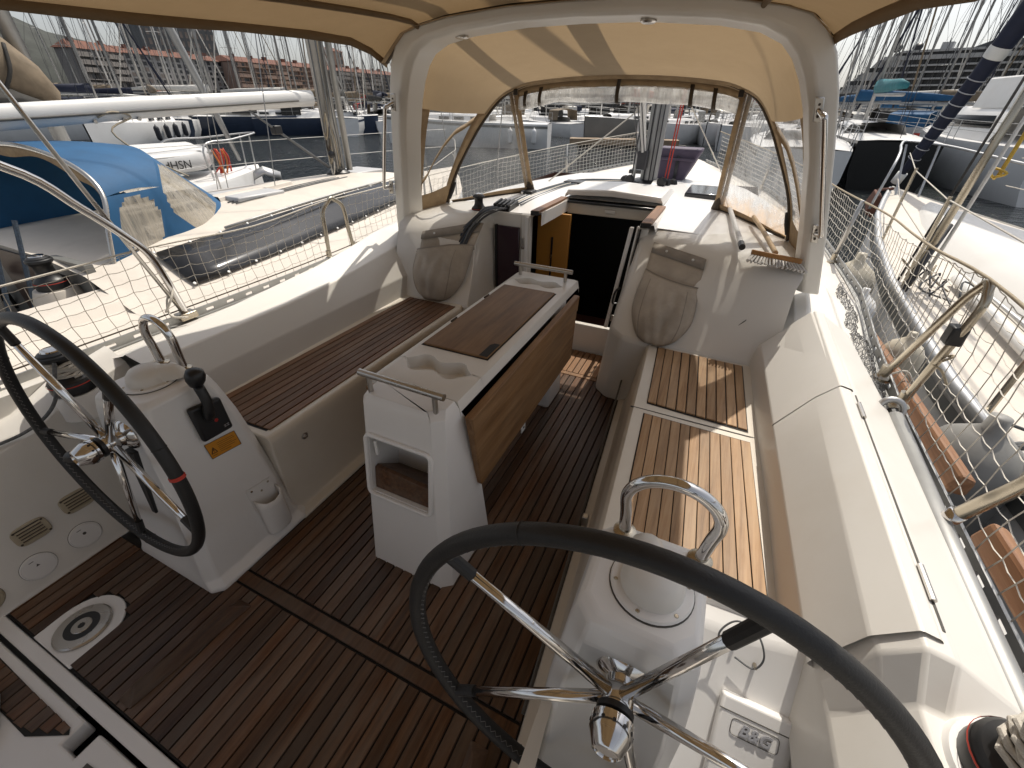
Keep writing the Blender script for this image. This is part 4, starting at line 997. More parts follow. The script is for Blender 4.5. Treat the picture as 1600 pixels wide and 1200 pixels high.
# ---- vents and lids on the helm side
WX = lambda z: -2.035 - 0.182 * (z - 0.02)
def wpt(y, z, d): return Vector((WX(z) + d, y, z + d * 0.18))
for yy, zz, lb in ((0.178, 0.222, 'beige louvred vent on shaded helm side, above the lid marked with a dark arrow'), (0.330, 0.238, 'beige louvred vent on shaded helm side, partly behind the wheel rim')):
    t = thing('vent', lb, 'vent', tuple(wpt(yy, zz, 0)), 'louvred vents on the helm side')
    pts = []
    for k in range(28):
        a = 2 * PI * k / 28; c, s = math.cos(a), math.sin(a)
        pts.append((yy + 0.052 * math.copysign(abs(c) ** 0.55, c), zz + 0.040 * math.copysign(abs(s) ** 0.55, s)))
    MB().hexa([wpt(y, z, 0.0) for y, z in pts], [wpt(y, z, 0.008) for y, z in pts]).build('frame', 'vent_beige', t, bevel=0.003, ang=50)
    for k in range(5):
        dz = -0.024 + 0.012 * k
        MB().hexa([wpt(yy - .036, zz + dz - .004, .006), wpt(yy + .036, zz + dz - .004, .006), wpt(yy + .036, zz + dz + .002, .006), wpt(yy - .036, zz + dz + .002, .006)],
                  [wpt(yy - .036, zz + dz - .003, .013), wpt(yy + .036, zz + dz - .003, .013), wpt(yy + .036, zz + dz - .001, .013), wpt(yy - .036, zz + dz - .001, .013)]).build('louvre', 'vent_beige', t, smooth=False)
        MB().add([wpt(yy - .036, zz + dz + .0025, .0086), wpt(yy + .036, zz + dz + .0025, .0086), wpt(yy + .036, zz + dz + .0075, .0086), wpt(yy - .036, zz + dz + .0075, .0086)], [(0, 1, 2, 3)]).build('slot', 'strap_brown', t, smooth=False)
    for a, b in ((-.042, -.026), (.042, -.028), (-.04, .028), (.041, .027)):
        MB().lathe([(0.0045, 0), (0.0035, 0.0018)], wpt(yy + a, zz + b, .008), (1, 0, .18), n=8).build('screw', 'strap_brown', t)
for yy, zz, lb in ((0.128, 0.088, 'round white locker lid marked with a dark arrow, low on the helm side'), (0.282, 0.094, 'round white locker lid with a faint ring, nearest the helm pedestal'), (-0.03, 0.085, 'round cream locker lid cut off by the picture edge')):
    t = thing('round_lid', lb, 'lid', tuple(wpt(yy, zz, 0)), 'round lids on the helm side')
    MB().lathe([(0.052, 0), (0.052, 0.004), (0.049, 0.006), (0.047, 0.0045), (0.046, 0.0065), (0.001, 0.007)], wpt(yy, zz, 0), (1, 0, .18), n=36).build('disc', 'gelcoat_white' if yy > 0 else 'vent_beige', t)
    MB().lathe([(0.0532, 0), (0.0532, 0.0016)], wpt(yy, zz, 0), (1, 0, .18), n=36).build('gasket', 'groove_dark', t)
    if yy > 0.2: MB().lathe([(0.006, 0), (0.006, 0.0008), (0.0045, 0.0008), (0.0045, 0)], wpt(yy, zz + .01, .007), (1, 0, .18), n=16).build('mark', 'groove_dark', t)
    elif yy > 0: MB().add([wpt(yy - .006, zz + .006, .008), wpt(yy + .006, zz + .006, .008), wpt(yy, zz + .016, .008)], [(0, 1, 2)]).build('mark', 'groove_dark', t, smooth=False)
    if yy > 0: MB().add([wpt(yy - .016, zz + .030, .0078), wpt(yy - .002, zz + .030, .0078), wpt(yy - .002, zz + .0325, .0078), wpt(yy - .016, zz + .0325, .0078)], [(0, 1, 2, 3)]).build('lettering', 'groove_dark', t, smooth=False)

# ---- instrument cover with embossed letters, pegs and cable loop
nrm = Vector((0, -0.7071, 0.7071)); ux = Vector((1, 0, 0)); uv = Vector((0, 0.7071, 0.7071))
ic = thing('instrument_cover', 'white instrument cover embossed B&G on the sloping panel by the near pedestal', 'instrument cover', (0.36, 0.58, 0.33))
O = Vector((0.352, 0.562, 0.403))
def ip(a, b, d): return O + ux * a + uv * b + nrm * d
MB().hexa([ip(-.080, -.11, .002), ip(.080, -.11, .002), ip(.078, .082, .002), ip(-.078, .082, .002)], [ip(-.080, -.11, .022), ip(.080, -.11, .022), ip(.074, .078, .026), ip(-.074, .078, .026)]).build('cover', 'gelcoat_white', ic, bevel=0.006, seg=3)
for b in (0.048, -0.055):
    MB().tube([ip(-.077, b, .0255), ip(.076, b, .0255)], 0.0012, 6).build('joint', 'groove_dark', ic)
bz = []
for (cx_, cy_, a0) in ((.040, .030, 0), (-.040, .030, 90), (-.040, .012, 180), (.040, .012, 270)):
    for k in range(4):
        a = math.radians(a0 + 30 * k); bz.append(ip(cx_ + .008 * math.cos(a), cy_ + .008 * math.sin(a), .0258))
MB().tube(bz, 0.0008, 5, closed=True).build('logo_frame', 'groove_dark', ic)
fc = bpy.data.curves.new('lettering', 'FONT'); fc.body = 'B&G'; fc.size = 0.032; fc.extrude = 0.0035; fc.shear = 0.25; fc.align_x = 'CENTER'; fc.align_y = 'CENTER'; fc.offset = 0.0008; fc.space_character = 1.05
ft = bpy.data.objects.new('lettering_curve', fc); COL.objects.link(ft)
bpy.context.view_layer.update()
me = bpy.data.meshes.new_from_object(ft.evaluated_get(bpy.context.evaluated_depsgraph_get()))
bpy.data.objects.remove(ft); bpy.data.curves.remove(fc)
me.materials.clear(); me.materials.append(MATS['decal_silver'])
fo = bpy.data.objects.new('lettering', me); COL.objects.link(fo); fo.parent = ic
mw = Matrix((( ux.x, uv.x, nrm.x, 0), (ux.y, uv.y, nrm.y, 0), (ux.z, uv.z, nrm.z, 0), (0, 0, 0, 1)))
fo.matrix_local = Matrix.Translation(ip(0, .021, .027) - ic.location) @ mw
wl = thing('cable_loop', 'thin wire lanyard looped over three pegs on the sunlit sloping panel', 'cable', (0.27, 0.69, 0.55))
for q in ((0.283, 0.714, 0.553), (0.251, 0.678, 0.518), (0.329, 0.675, 0.515)):
    pg = MB().tube([q, (q[0], q[1] - 0.020, q[2] + 0.012)], [0.0045, 0.0038], 10)
    pg.lathe([(0.007, 0), (0.007, 0.003), (0.004, 0.006)], q, nrm, n=12); pg.build('peg', 'steel_weathered', wl)
MB().tube(smooth_path([(0.252, 0.662, 0.532), (0.240, 0.68, 0.57), (0.268, 0.70, 0.605), (0.312, 0.69, 0.60), (0.338, 0.67, 0.555), (0.325, 0.655, 0.522), (0.285, 0.662, 0.525)], 8), 0.0022, 8).build('wire', 'rope_grey', wl)

# ---- winches
def winch(x, y, z, s, label, wraps=0, wrapmat='rope_grey', tilt=(0, 0, 1)):
    t = thing('winch', label, 'winch', (x, y, z))
    MB().lathe([(0.066 * s, 0), (0.068 * s, 0.006 * s), (0.066 * s, 0.042 * s), (0.060 * s, 0.050 * s)], (x, y, z), tilt, n=32).build('base', 'black_plastic', t, ang=40)
    MB().lathe([(0.0685 * s, 0.0), (0.0692 * s, 0.002 * s), (0.0685 * s, 0.004 * s)], Vector((x, y, z)) + Vector(tilt) * 0.034 * s, tilt, n=32, caps=False).build('stripe', 'red_cord', t)
    MB().lathe([(0.060 * s, 0.050 * s), (0.046 * s, 0.062 * s), (0.038 * s, 0.085 * s), (0.038 * s, 0.115 * s), (0.046 * s, 0.128 * s), (0.050 * s, 0.131 * s)], (x, y, z), tilt, n=32).build('drum', 'black_plastic', t, ang=50)
    MB().lathe([(0.050 * s, 0.131 * s), (0.054 * s, 0.136 * s), (0.053 * s, 0.146 * s), (0.047 * s, 0.150 * s), (0.045 * s, 0.143 * s), (0.044 * s, 0.154 * s), (0.030 * s, 0.162 * s), (0.018 * s, 0.163 * s), (0.016 * s, 0.155 * s), (0.001, 0.155 * s)], (x, y, z), tilt, n=32).build('self_tailer', 'black_plastic', t, ang=30)
    MB().lathe([(0.032 * s, 0.1615 * s), (0.030 * s, 0.166 * s), (0.014 * s, 0.168 * s)], (x, y, z), tilt, n=28).build('cap', 'chrome', t)
    if wraps:
        pts = []
        for k in range(wraps * 16):
            a = 2 * PI * k / 16; zz = 0.062 + 0.0105 * k / 16
            pts.append((x + (0.047 + 0.006 * math.sin(k * 1.7)) * s * math.cos(a), y + 0.049 * s * math.sin(a), z + zz * s + 0.0012 * math.sin(k * 2.3)))
        MB().tube(pts, 0.0058, 8).build('rope_turns', wrapmat, t)
    return t
MB().lathe([(0.085, 0.0), (0.082, 0.03), (0.076, 0.085), (0.072, 0.10)], (-2.115, 0.535, 0.545), n=32).build('winch_base', 'gelcoat_white', wallP)
winch(-2.115, 0.535, 0.648, 1.05, 'black helm winch wrapped with grey rope turns, seen through the wheel', 6, 'rope_white')
tl = thing('sheet_rope', 'grey sheet rope leading down from the rope wrapped winch', 'rope', (-2.1, 0.5, 0.6))
MB().tube(smooth_path([(-2.065, 0.51, 0.79), (-2.055, 0.48, 0.73), (-2.06, 0.45, 0.66), (-2.09, 0.40, 0.60), (-2.12, 0.33, 0.565), (-2.14, 0.22, 0.558), (-2.15, 0.05, 0.555)], 6), 0.006, 8).build('rope', 'rope_grey', tl)
MB().lathe([(0.105, 0.0), (0.10, 0.02), (0.092, 0.05), (0.085, 0.062)], (0.625, 0.515, 0.690), n=36).build('winch_base', 'gelcoat_white', coamS)
winch(0.625, 0.515, 0.742, 1.12, 'big black winch cropped by the lower corner of the picture', 5, 'rope_white')
winch(-1.625, 2.93, 0.925, 0.80, 'black halyard winch on the cabin top, under the hood window')

# ---- rope clutches, organiser and their ropes
cl = thing('rope_clutch', 'bank of black rope clutches beside the halyard winch', 'rope clutch', (-1.44, 3.0, 0.95))
for k in range(4):
    xx = -1.50 + 0.034 * k
    b = MB().hexa([(xx - .015, 2.93, 0.945), (xx + .015, 2.93, 0.945), (xx + .015, 3.13, 0.955), (xx - .015, 3.13, 0.955)], [(xx - .015, 2.95, 0.985), (xx + .015, 2.95, 0.985), (xx + .015, 3.10, 1.005), (xx - .015, 3.10, 1.005)]).build('clutch', 'black_plastic', cl, bevel=0.006)
    MB().hexa([(xx - .010, 2.93, 0.985), (xx + .010, 2.93, 0.985), (xx + .010, 3.06, 1.005), (xx - .010, 3.06, 1.005)], [(xx - .008, 2.935, 1.0), (xx + .008, 2.935, 1.0), (xx + .008, 3.06, 1.018), (xx - .008, 3.06, 1.018)]).build('clutch_handle', 'black_plastic', b, bevel=0.004)
c2 = thing('rope_organiser', 'small black rope organiser with chrome cheek on the cabin top', 'organiser', (-1.48, 3.55, 0.96))
MB().box(-1.545, -1.445, 3.50, 3.62, 0.962, 1.005).build('housing', 'black_plastic', c2, bevel=0.008)
MB().box(-1.535, -1.515, 3.488, 3.50, 0.968, 1.0).build('cheek', 'chrome', c2, bevel=0.003)
c3 = thing('deck_organiser', 'black deck organiser where the halyards turn aft, near the mast', 'organiser', (-1.31, 4.2, 0.98))
MB().box(-1.40, -1.22, 4.16, 4.30, 0.972, 1.01).build('housing', 'black_plastic', c3, bevel=0.008)
hl = thing('halyards', 'grey and blue halyards running along the cabin top to the clutches', 'ropes', (-1.4, 3.5, 0.98))
for k in range(5):
    xx = -1.50 + 0.034 * k
    MB().tube(smooth_path([(xx, 3.10, 0.975), (xx + .01, 3.55, 0.982), (-1.38 + 0.03 * k, 4.18, 0.998), (-1.25 + 0.10 * k, 4.42, 1.005), (-0.9 + 0.05 * k, 4.55, 1.01)], 5), 0.0055, 8).build('rope', ['rope_grey', 'rope_blue', 'rope_white', 'rope_blue', 'rope_grey'][k], hl)
tails = thing('rope_tails', 'bundle of grey and blue rope tails draped into the open fabric bag', 'ropes', (-1.55, 2.75, 0.85))
for k in range(6):
    xx = -1.505 + 0.021 * k; w = random.uniform
    MB().tube(smooth_path([(xx, 2.96, 0.972), (xx - .03 + w(-.01, .01), 2.86, 0.975), (-1.545 + 0.013 * k, 2.74, 0.945 + w(-.006, .012)), (-1.60 + 0.016 * k, 2.64, 0.865 + w(0, .015)), (-1.625 + 0.018 * k, 2.575, 0.80), (-1.66 + 0.02 * k, 2.53, 0.735)], 6), 0.0072, 8).build('rope', ['rope_grey', 'rope_blue', 'wire_dark', 'rope_blue', 'rope_grey', 'wire_dark'][k], tails)

# ---- fabric bags on the consoles
def csurf(sgn, s, z):
    sec = secS if sgn > 0 else secP
    for (za, pa), (zb, pb) in zip(sec, sec[1:]):
        if z <= zb or zb > 0.9:
            t = min(max((z - za) / (zb - za), 0), 1); ya = interp([(p[0], p[1]) for p in pa], s)[0]; yb = interp([(p[0], p[1]) for p in pb], s)[0]
            return ya + (yb - ya) * t
def pocket(label, sgn, s0, s1, zt0, zt1, zm0, zm1, zbot, out, mouth, sag):
    """open fabric bag on a console: s0 and s1 are its edges, zt the top of the back, zm the mouth of the bag"""
    X = lambda s: CX + sgn * s
    t = thing('rope_bag', label, 'fabric bag', (X((s0 + s1) / 2), 2.5, 0.65))
    n = 15
    def base(s, z, d): return Vector((X(s), csurf(sgn, max(s, 0.80 if sgn < 0 else 0.47), max(z, 0.47)) - 0.022 - d, z + d * 0.35))
    back = MB().rows([[base(s0 + (s1 - s0) * i / (n - 1), lerp((zt0,), (zt1,), i / (n - 1))[0] + (lerp((zm0,), (zm1,), i / (n - 1))[0] - 0.08 - lerp((zt0,), (zt1,), i / (n - 1))[0]) * v, 0.0) for i in range(n)] for v in (0, .33, .66, 1)]).build('back_panel', 'pocket_fabric', t, solid=0.003)
    MB().rows([[base(s0 + (s1 - s0) * i / (n - 1), lerp((zt0,), (zt1,), i / (n - 1))[0] - d, 0.006) for i in range(n)] for d in (-0.004, 0.02, 0.043)]).build('top_band', 'pocket_trim', back, solid=0.004)
    for u in (0.28, 0.78):
        MB().lathe([(0.008, 0), (0.007, 0.003), (0.002, 0.004)], base(s0 + (s1 - s0) * u, zt0 + (zt1 - zt0) * u - 0.018, 0.011), (0, -0.72, 0.7), n=12).build('press_stud', 'label_white', back)
    rows = []; m = 22; N2 = 31
    for j in range(m):
        v = j / (m - 1); r = []
        for i in range(N2):
            u = i / (N2 - 1); e = 2 * u - 1
            zm = zm0 + (zm1 - zm0) * u - sag * (1 - e * e)
            rnd = 0.10 * (max(0, v - 0.62) / 0.38) ** 1.6                       # the bottom closes in a round
            s = s0 + (s1 - s0) * (0.5 + e * (0.5 + 0.045 * math.sin(PI * v) - rnd * (0.35 + 0.65 * v)))
            arc = (1 - abs(e) ** 2.6)
            zb = zbot + 0.05 * abs(e) ** 3
            z = zm + (zb - zm) * v
            prof = mouth * (1 - v) ** 1.6 + out * math.sin(PI * min(0.12 + 0.80 * v, 1)) ** 0.8
            d = prof * arc ** 0.7 * (1 if v < .93 else (1 - v) / .07 * .55 + .45)
            fold = 0.004 * math.sin(9.0 * e + 5 * v) + 0.0025 * math.sin(17 * e - 7 * v + 1) + 0.008 * math.exp(-((e + 0.45 - 0.55 * v) / 0.13) ** 2) - 0.008 * math.exp(-((e - 0.5 + 0.5 * v) / 0.12) ** 2) + 0.003 * math.sin(14 * v + 3 * e)
            d += fold * min(1, v * 4) * arc ** 0.5
            r.append(base(s, z, max(d, 0.001)))
        rows.append(r)
    bag = MB().rows(rows).build('bag', 'pocket_fabric', t, ang=180, solid=0.003)
    MB().rows([[q + Vector((0, -0.004, 0.004 - d)) for q in rows[0]] for d in (0.0, 0.016, 0.034)]).build('mouth_band', 'pocket_trim', bag, solid=0.004)
    for i in (3, N2 - 4): MB().lathe([(0.0065, 0), (0.0055, 0.003)], rows[0][i] + Vector((0, -0.009, -0.014)), (0, -0.9, 0.4), n=10).build('press_stud', 'strap_brown', bag)
    for k in (5, N2 - 6): MB().tube([q + Vector((0, -0.002, 0)) for q in [rows[j][k] for j in range(2, m - 1)]], 0.0022, 5).build('bag_seam', 'pocket_trim', bag, ang=180)
    return t
pocket('beige fabric rope bag hanging flat on the console above the sunlit seat', 1, 0.445, 0.765, 0.895, 0.865, 0.775, 0.745, 0.47, 0.085, 0.012, 0.012)
pocket('beige fabric rope bag hanging open, stuffed with rope tails', -1, 0.70, 1.035, 0.905, 0.865, 0.79, 0.755, 0.466, 0.11, 0.10, 0.01)

# ---- brush, boat hook
br = thing('deck_brush', 'wooden deck brush with white bristles lying on the cabin edge', 'brush', (0.31, 2.66, 0.95))
a = Vector((0.200, 2.560, 0.975)); b = Vector((0.425, 2.515, 0.968)); dx = (b - a).normalized(); up = Vector((0, 0.35, 0.93)); dn = Vector((0.15, -0.85, -0.42)).normalized()
MB().obox((a + b) / 2, dx * (b - a).length / 2, Vector((0, 0.033, -0.008)), Vector((0, 0.004, 0.012))).build('head', 'brush_wood', br, bevel=0.006, seg=3)
bs = MB()
for i in range(17):
    for j in range(5):
        p0 = a + (b - a) * ((i + 0.5) / 17) + Vector((0, -0.034 + 0.009 * j, -0.004))
        fl = (i / 16 - 0.5) * 0.05
        p1 = p0 + dn * random.uniform(0.048, 0.056) + Vector((fl + random.uniform(-.004, .004), random.uniform(-.004, .004), random.uniform(-.004, .004) - 0.003 * j))
        bs.tube([p0, lerp(p0, p1, 0.5), p1], [0.0025, 0.0038, 0.0052], 6)
bs.build('bristles', 'bristle_white', br, smooth=False, kind='stuff')
MB().tube([(0.312, 2.58, 0.978), (0.255, 3.0, 1.0), (0.205, 3.30, 1.012)], 0.0125, 12).build('handle', 'broom_handle', br)
bh = thing('boat_hook', 'white telescopic boat hook with black grip lying on the cabin top', 'boat hook', (0.05, 3.3, 1.0))
MB().tube([(0.146, 2.66, 0.985), (0.05, 3.60, 1.012)], 0.0145, 14).build('lower_tube', 'boom_white', bh)
MB().tube([(0.05, 3.58, 1.012), (-0.03, 4.35, 1.025)], 0.0105, 14).build('upper_tube', 'alloy', bh)
MB().tube([(0.152, 2.60, 0.983), (0.1445, 2.68, 0.985)], 0.0165, 14).build('grip', 'black_plastic', bh)
MB().tube([(-0.03, 4.34, 1.025), (-0.035, 4.42, 1.03), (-0.05, 4.45, 1.04)], 0.009, 10).build('hook', 'wire_dark', bh)

# ---- sprayhood over the companionway
HB = thing('sprayhood', 'tan canvas sprayhood with clear windows between arch and cabin top', 'sprayhood', (CX, 3.0, 1.0))
hoopc = [(1.175, 3.00, 0.955), (1.115, 3.06, 1.17), (0.985, 3.12, 1.41), (0.885, 3.19, 1.565), (0.800, 3.24, 1.655), (0.700, 3.255, 1.700), (0.58, 3.265, 1.728), (0.30, 3.275, 1.752), (0.0, 3.28, 1.760)]
archc = [(1.245, 2.66, 0.90), (1.165, 2.59, 1.13), (1.075, 2.52, 1.43), (1.005, 2.47, 1.60), (0.955, 2.44, 1.70), (0.895, 2.42, 1.795), (0.77, 2.40, 1.872), (0.43, 2.385, 1.922), (0.0, 2.38, 1.932)]
def mir(c): return [(CX - s, y, z) for s, y, z in c] + [(CX + s, y, z) for s, y, z in c[-2::-1]]
HC, AC = smooth_path(mir(hoopc), 6), smooth_path(mir(archc), 6)
nH = len(HC)
def between(i, t): 
    p = HC[i] * t + AC[i] * (1 - t)
    return p + Vector((0, 0, -0.012 * math.sin(PI * t)))
i0 = next(i for i in range(nH) if AC[i].z > 1.56); i1 = nH - 1 - i0
MB().rows([[between(i, t / 8) for i in range(i0, i1 + 1)] for t in range(9)]).build('roof_canvas', 'hood_canvas', HB, ang=180)
for (lo, hi, step) in ((0, i0, 1), (nH - 1, i1, -1)):
    idx = list(range(lo, hi + step, step))
    low = [i for i in idx if abs(i - lo) <= 4]
    win = [i for i in idx if abs(i - lo) >= 4]
    MB().rows([[between(i, t / 6) for i in win] for t in range(1, 6)]).build('side_window', 'vinyl_hazy' if lo else 'vinyl_clear', HB, ang=180)
    MB().rows([[between(i, t / 6) for i in low] for t in range(7)]).build('skirt', 'trim_tan', HB, ang=180)
    for ta, tb in ((0.0, 0.17), (0.83, 1.0)):
        MB().rows([[between(i, ta + (tb - ta) * k / 2) for i in win] for k in range(3)]).build('window_border', 'trim_tan', HB, ang=180, solid=0.003)
    dg = [between(win[min(len(win) - 1, int(len(win) * (0.15 + 0.75 * k / 6)))], 0.14 + 0.72 * k / 6) for k in range(7)]
    MB().rows([[q + Vector((0, 0.016, 0.018)) for q in dg], [q - Vector((0, 0.016, 0.018)) for q in dg]]).build('window_strip', 'trim_tan', HB, solid=0.004)
MB().tube(HC, 0.0145, 12).build('hoop_tube', 'strap_brown', HB, ang=180)
hs = [q + Vector((0, -0.004, -0.016)) for q in HC[8:-8]]
MB().rows([[q + Vector((0, 0.02, 0.020)) for q in hs], hs, [q + Vector((0, -0.028, 0.026)) for q in hs]]).build('hoop_sleeve', 'trim_tan', HB, ang=180)
for sg in (-1, 1):   # tensioners at the hoop feet
    f = Vector((CX + sg * 1.16, 3.01, 0.985)); q = Vector((CX + sg * 1.13, 3.05, 1.10))
    ts = MB().tube([f - Vector((0, 0, 0.03)), f], 0.006, 8).build('tensioner', 'steel_weathered', HB)
    MB().tube([f, lerp(f, q, 0.5), q], [0.013, 0.019, 0.016], 12).build('grip', 'black_rubber', ts)
# front panes and posts
def sill(u):   # u: -1 .. 1 across the boat, hem line of the windscreen on the cabin top
    s = abs(u)
    y = 3.05 + (1 - s ** 2.2) * 0.93
    x = CX + u * 1.16
    return Vector((x, y, 0.962 + 0.045 * (1 - s ** 2)))
SPT, SPB = 0.735, 0.64
for sg in (-1, 1):
    topi = [i for i in range(nH) if sg * (HC[i].x - CX) >= SPT - 0.012]
    topi = sorted(topi, key=lambda i: abs(HC[i].x - CX), reverse=True)
    tp = [HC[i] + Vector((0, 0.012, 0)) for i in topi]
    bt = [sill(sg * (1.0 - (1 - SPB) * k / (len(tp) - 1))) for k in range(len(tp))]
    rows = [[lerp(a_, b_, t / 6) for a_, b_ in zip(tp, bt)] for t in range(7)]
    MB().rows(rows).build('front_window', 'vinyl_hazy' if sg > 0 else 'vinyl_clear', HB, ang=180)
    post = [rows[t][-1] for t in range(7)]
    MB().rows([[Vector(q) + Vector((sg * d, 0.004, 0.0)) for q in post] for d in (-0.026, 0.0, 0.012)]).build('front_post', 'trim_tan', HB, solid=0.006)
    MB().rows([[Vector(q) + Vector((sg * d, -0.004, 0.0)) for q in post] for d in (0.015, 0.042)]).build('window_border', 'trim_tan', HB, solid=0.004)
    hem = [Vector(q) for q in rows[6]]; hem2 = [Vector(q) for q in rows[5]]
    MB().rows([[h_ + Vector((0, 0.02, -0.012)) for h_ in hem], [h_ + Vector((0, -0.006, 0.004)) for h_ in hem], [h_ * 0.72 + g_ * 0.28 + Vector((0, -0.006, 0)) for h_, g_ in zip(hem, hem2)]]).build('hem', 'trim_tan', HB, solid=0.006)
    MB().tube([h_ + Vector((0, 0.01, -0.006)) for h_ in hem], 0.012, 8).build('hem_rope', 'strap_brown', HB)
    q = Vector(rows[6][-1]); MB().lathe([(0.035, -0.03), (0.040, 0.0), (0.030, 0.05), (0.018, 0.09)], q, (0, -0.25, 1), n=16).build('post_foot', 'strap_brown', HB)
# rolled up centre window with its straps
rl = []; 
for k in range(25):
    u = -1 + 2 * k / 24
    cx_, cz_ = CX + u * 0.715, 1.668 - 0.055 * abs(u) ** 2.5 + 0.004 * math.sin(9 * u)
    r = []
    for j in range(14):
        a = 2 * PI * j / 14; rr = 1 + 0.10 * math.sin(3 * a + 5 * u) + 0.07 * math.sin(11 * u + a)
        r.append((cx_, 3.315 + 0.030 * rr * math.cos(a), cz_ + 0.044 * rr * math.sin(a)))
    rl.append(r)
MB().rows(rl, close_u=True, caps=True).build('rolled_window', 'vinyl_roll', HB, ang=180)
val = [q for q in HC if abs(q.x - CX) < 0.74]
MB().rows([[q + Vector((0, 0.02, -0.012)) for q in val], [q + Vector((0, 0.045, -0.052)) for q in val]]).build('valance', 'trim_tan', HB, solid=0.003)
for u in (-0.83, -0.69, -0.02, 0.55, 0.72):
    xx = CX + u * 0.79
    st = MB()
    zt = 1.745 - 0.07 * abs(u) ** 2; zc = 1.668 - 0.055 * abs(u) ** 2.5
    prof = [(3.30, zt)] + [(3.315 + 0.037 * math.cos(a), zc + 0.052 * math.sin(a)) for a in [math.radians(140 + 25 * k) for k in range(9)]]
    st.rows([[(xx - 0.012 + u * 0.03 * (zt - z) * 4, y, z) for y, z in prof], [(xx + 0.012 + u * 0.03 * (zt - z) * 4, y, z) for y, z in prof]]).build('strap', 'strap_brown', HB, solid=0.002)
for sg in (-1, 1):
    MB().box(CX + sg * 0.715 - 0.014, CX + sg * 0.715 + 0.014, 3.235, 3.25, 1.655, 1.69).build('buckle', 'black_plastic', HB, bevel=0.003)

# ---- bimini above the cockpit
BM = thing('bimini', 'tan canvas bimini stretched above the cockpit', 'bimini', (CX, 1.0, 1.9))
edge_p = [(2.33, -1.83, 1.865), (1.85, -1.805, 1.859), (1.34, -1.935, 1.846), (0.85, -2.06, 1.841), (0.2, -2.15, 1.84), (-2.4, -2.0, 1.82)]
edge_s = [(2.30, 0.215, 1.845), (1.885, 0.245, 1.832), (1.47, 0.275, 1.812), (1.126, 0.295, 1.786), (0.5, 0.30, 1.78), (-2.4, 0.30, 1.78)]
ys = [2.30, 2.20, 2.05, 1.8, 1.5, 1.2, 0.9, 0.6, 0.2, -0.3, -0.9, -1.6, -2.4]
def bprof(y):
    xp, zp = interp([tuple(e) for e in sorted(edge_p)], y); xs_, zs_ = interp([tuple(e) for e in sorted(edge_s)], y)
    out = []
    for k in range(25):
        u = k / 24; x = xp + (xs_ - xp) * u; v = abs(2 * u - 1)
        fl = min(max(0.0, (y - 1.9) / 0.40), 1)
        rise = (1 - v ** 3.2) * (0.155 - 0.02 * (1 - fl)) - 0.012 * math.sin(PI * 4 * u) ** 2 * (1 - fl)
        yy = y; z = zp + (zs_ - zp) * u + rise + 0.003 * math.sin(5 * y)
        if fl > 0.6:        # the leading edge is laced to the top of the arch
            s_ = min(abs(x - CX), 1.02); za = interp([(a, b) for a, b in half_o[::-1]], s_)[0] + 0.004
            w = (fl - 0.6) / 0.4; z = z + (za - z) * w
            if fl > 0.99: yy = ay(za) + 0.03
        out.append((x, yy, z))
    return out
BR = [bprof(y) for y in ys]
MB().rows(BR).build('canopy', 'bimini_canvas', BM, ang=180)
for k in (0, 24):
    MB().rows([[r[k] for r in BR], [(r[k][0] + (-0.012 if k == 0 else 0.016), r[k][1], r[k][2] - 0.030 + 0.003 * math.sin(9 * r[k][1])) for r in BR]]).build('hem', 'bimini_canvas', BM, solid=0.003)
    kk = 3 if k == 0 else 21
    MB().tube([Vector(r[kk]) + Vector((0, 0, -0.012)) for r in BR], 0.011, 10).build('pole_sleeve', 'bimini_canvas', BM, ang=180)
MB().tube([Vector(q) + Vector((0, -0.012, -0.004)) for q in BR[0]], 0.011, 8).build('leading_edge', 'strap_brown', BM, ang=180)
MB().rows([[Vector(q) + Vector((0, -0.03 * k, -0.002 - 0.004 * k)) for q in BR[0]] for k in range(3)]).build('leading_band', 'trim_tan', BM, solid=0.002, ang=180)
for yy in (0.0, -1.6):
    pr_ = bprof(yy); MB().tube([(q[0], q[1], q[2] - 0.016) for q in pr_], 0.0125, 10).build('frame_bow', 'steel_brushed', BM, ang=180)

# ---- grab handles on the arch
for sg, a_, b_, lb in ((-1, (-1.80, 2.30, 1.60), (-2.02, 2.455, 1.13), 'long steel handrail on the arch leg over the blue hood'), (1, (0.252, 2.305, 1.60), (0.425, 2.44, 1.12), 'long steel handrail on the arch leg beside the stained hood window')):
    t = thing('arch_handrail', lb, 'handrail', b_)
    a_ = Vector(a_); b_ = Vector(b_); off = Vector((0.02 * sg, -0.055, -0.01))
    MB().tube(smooth_path([a_, a_ + off * 0.8 + (b_ - a_) * 0.03, a_ + off + (b_ - a_) * 0.10, b_ + off - (b_ - a_) * 0.10, b_ + off * 0.8 - (b_ - a_) * 0.03, b_], 6), 0.0105, 12).build('tube', 'chrome', t, ang=180)
    for q in (a_, b_):
        MB().obox(q + Vector((0, -0.004, 0)), (0.016, 0, 0), (0.0, 0.004, 0.001), Vector((-0.01 * sg, -0.008, 0.042))).build('end_plate', 'steel_brushed', t, bevel=0.004)
        for d in (-0.022, 0.018): MB().lathe([(0.0055, 0), (0.0045, 0.003)], q + Vector((-0.006 * sg * d / 0.03, -0.010, d)), (0, -1, -0.1), n=10).build('screw', 'strap_brown', t)

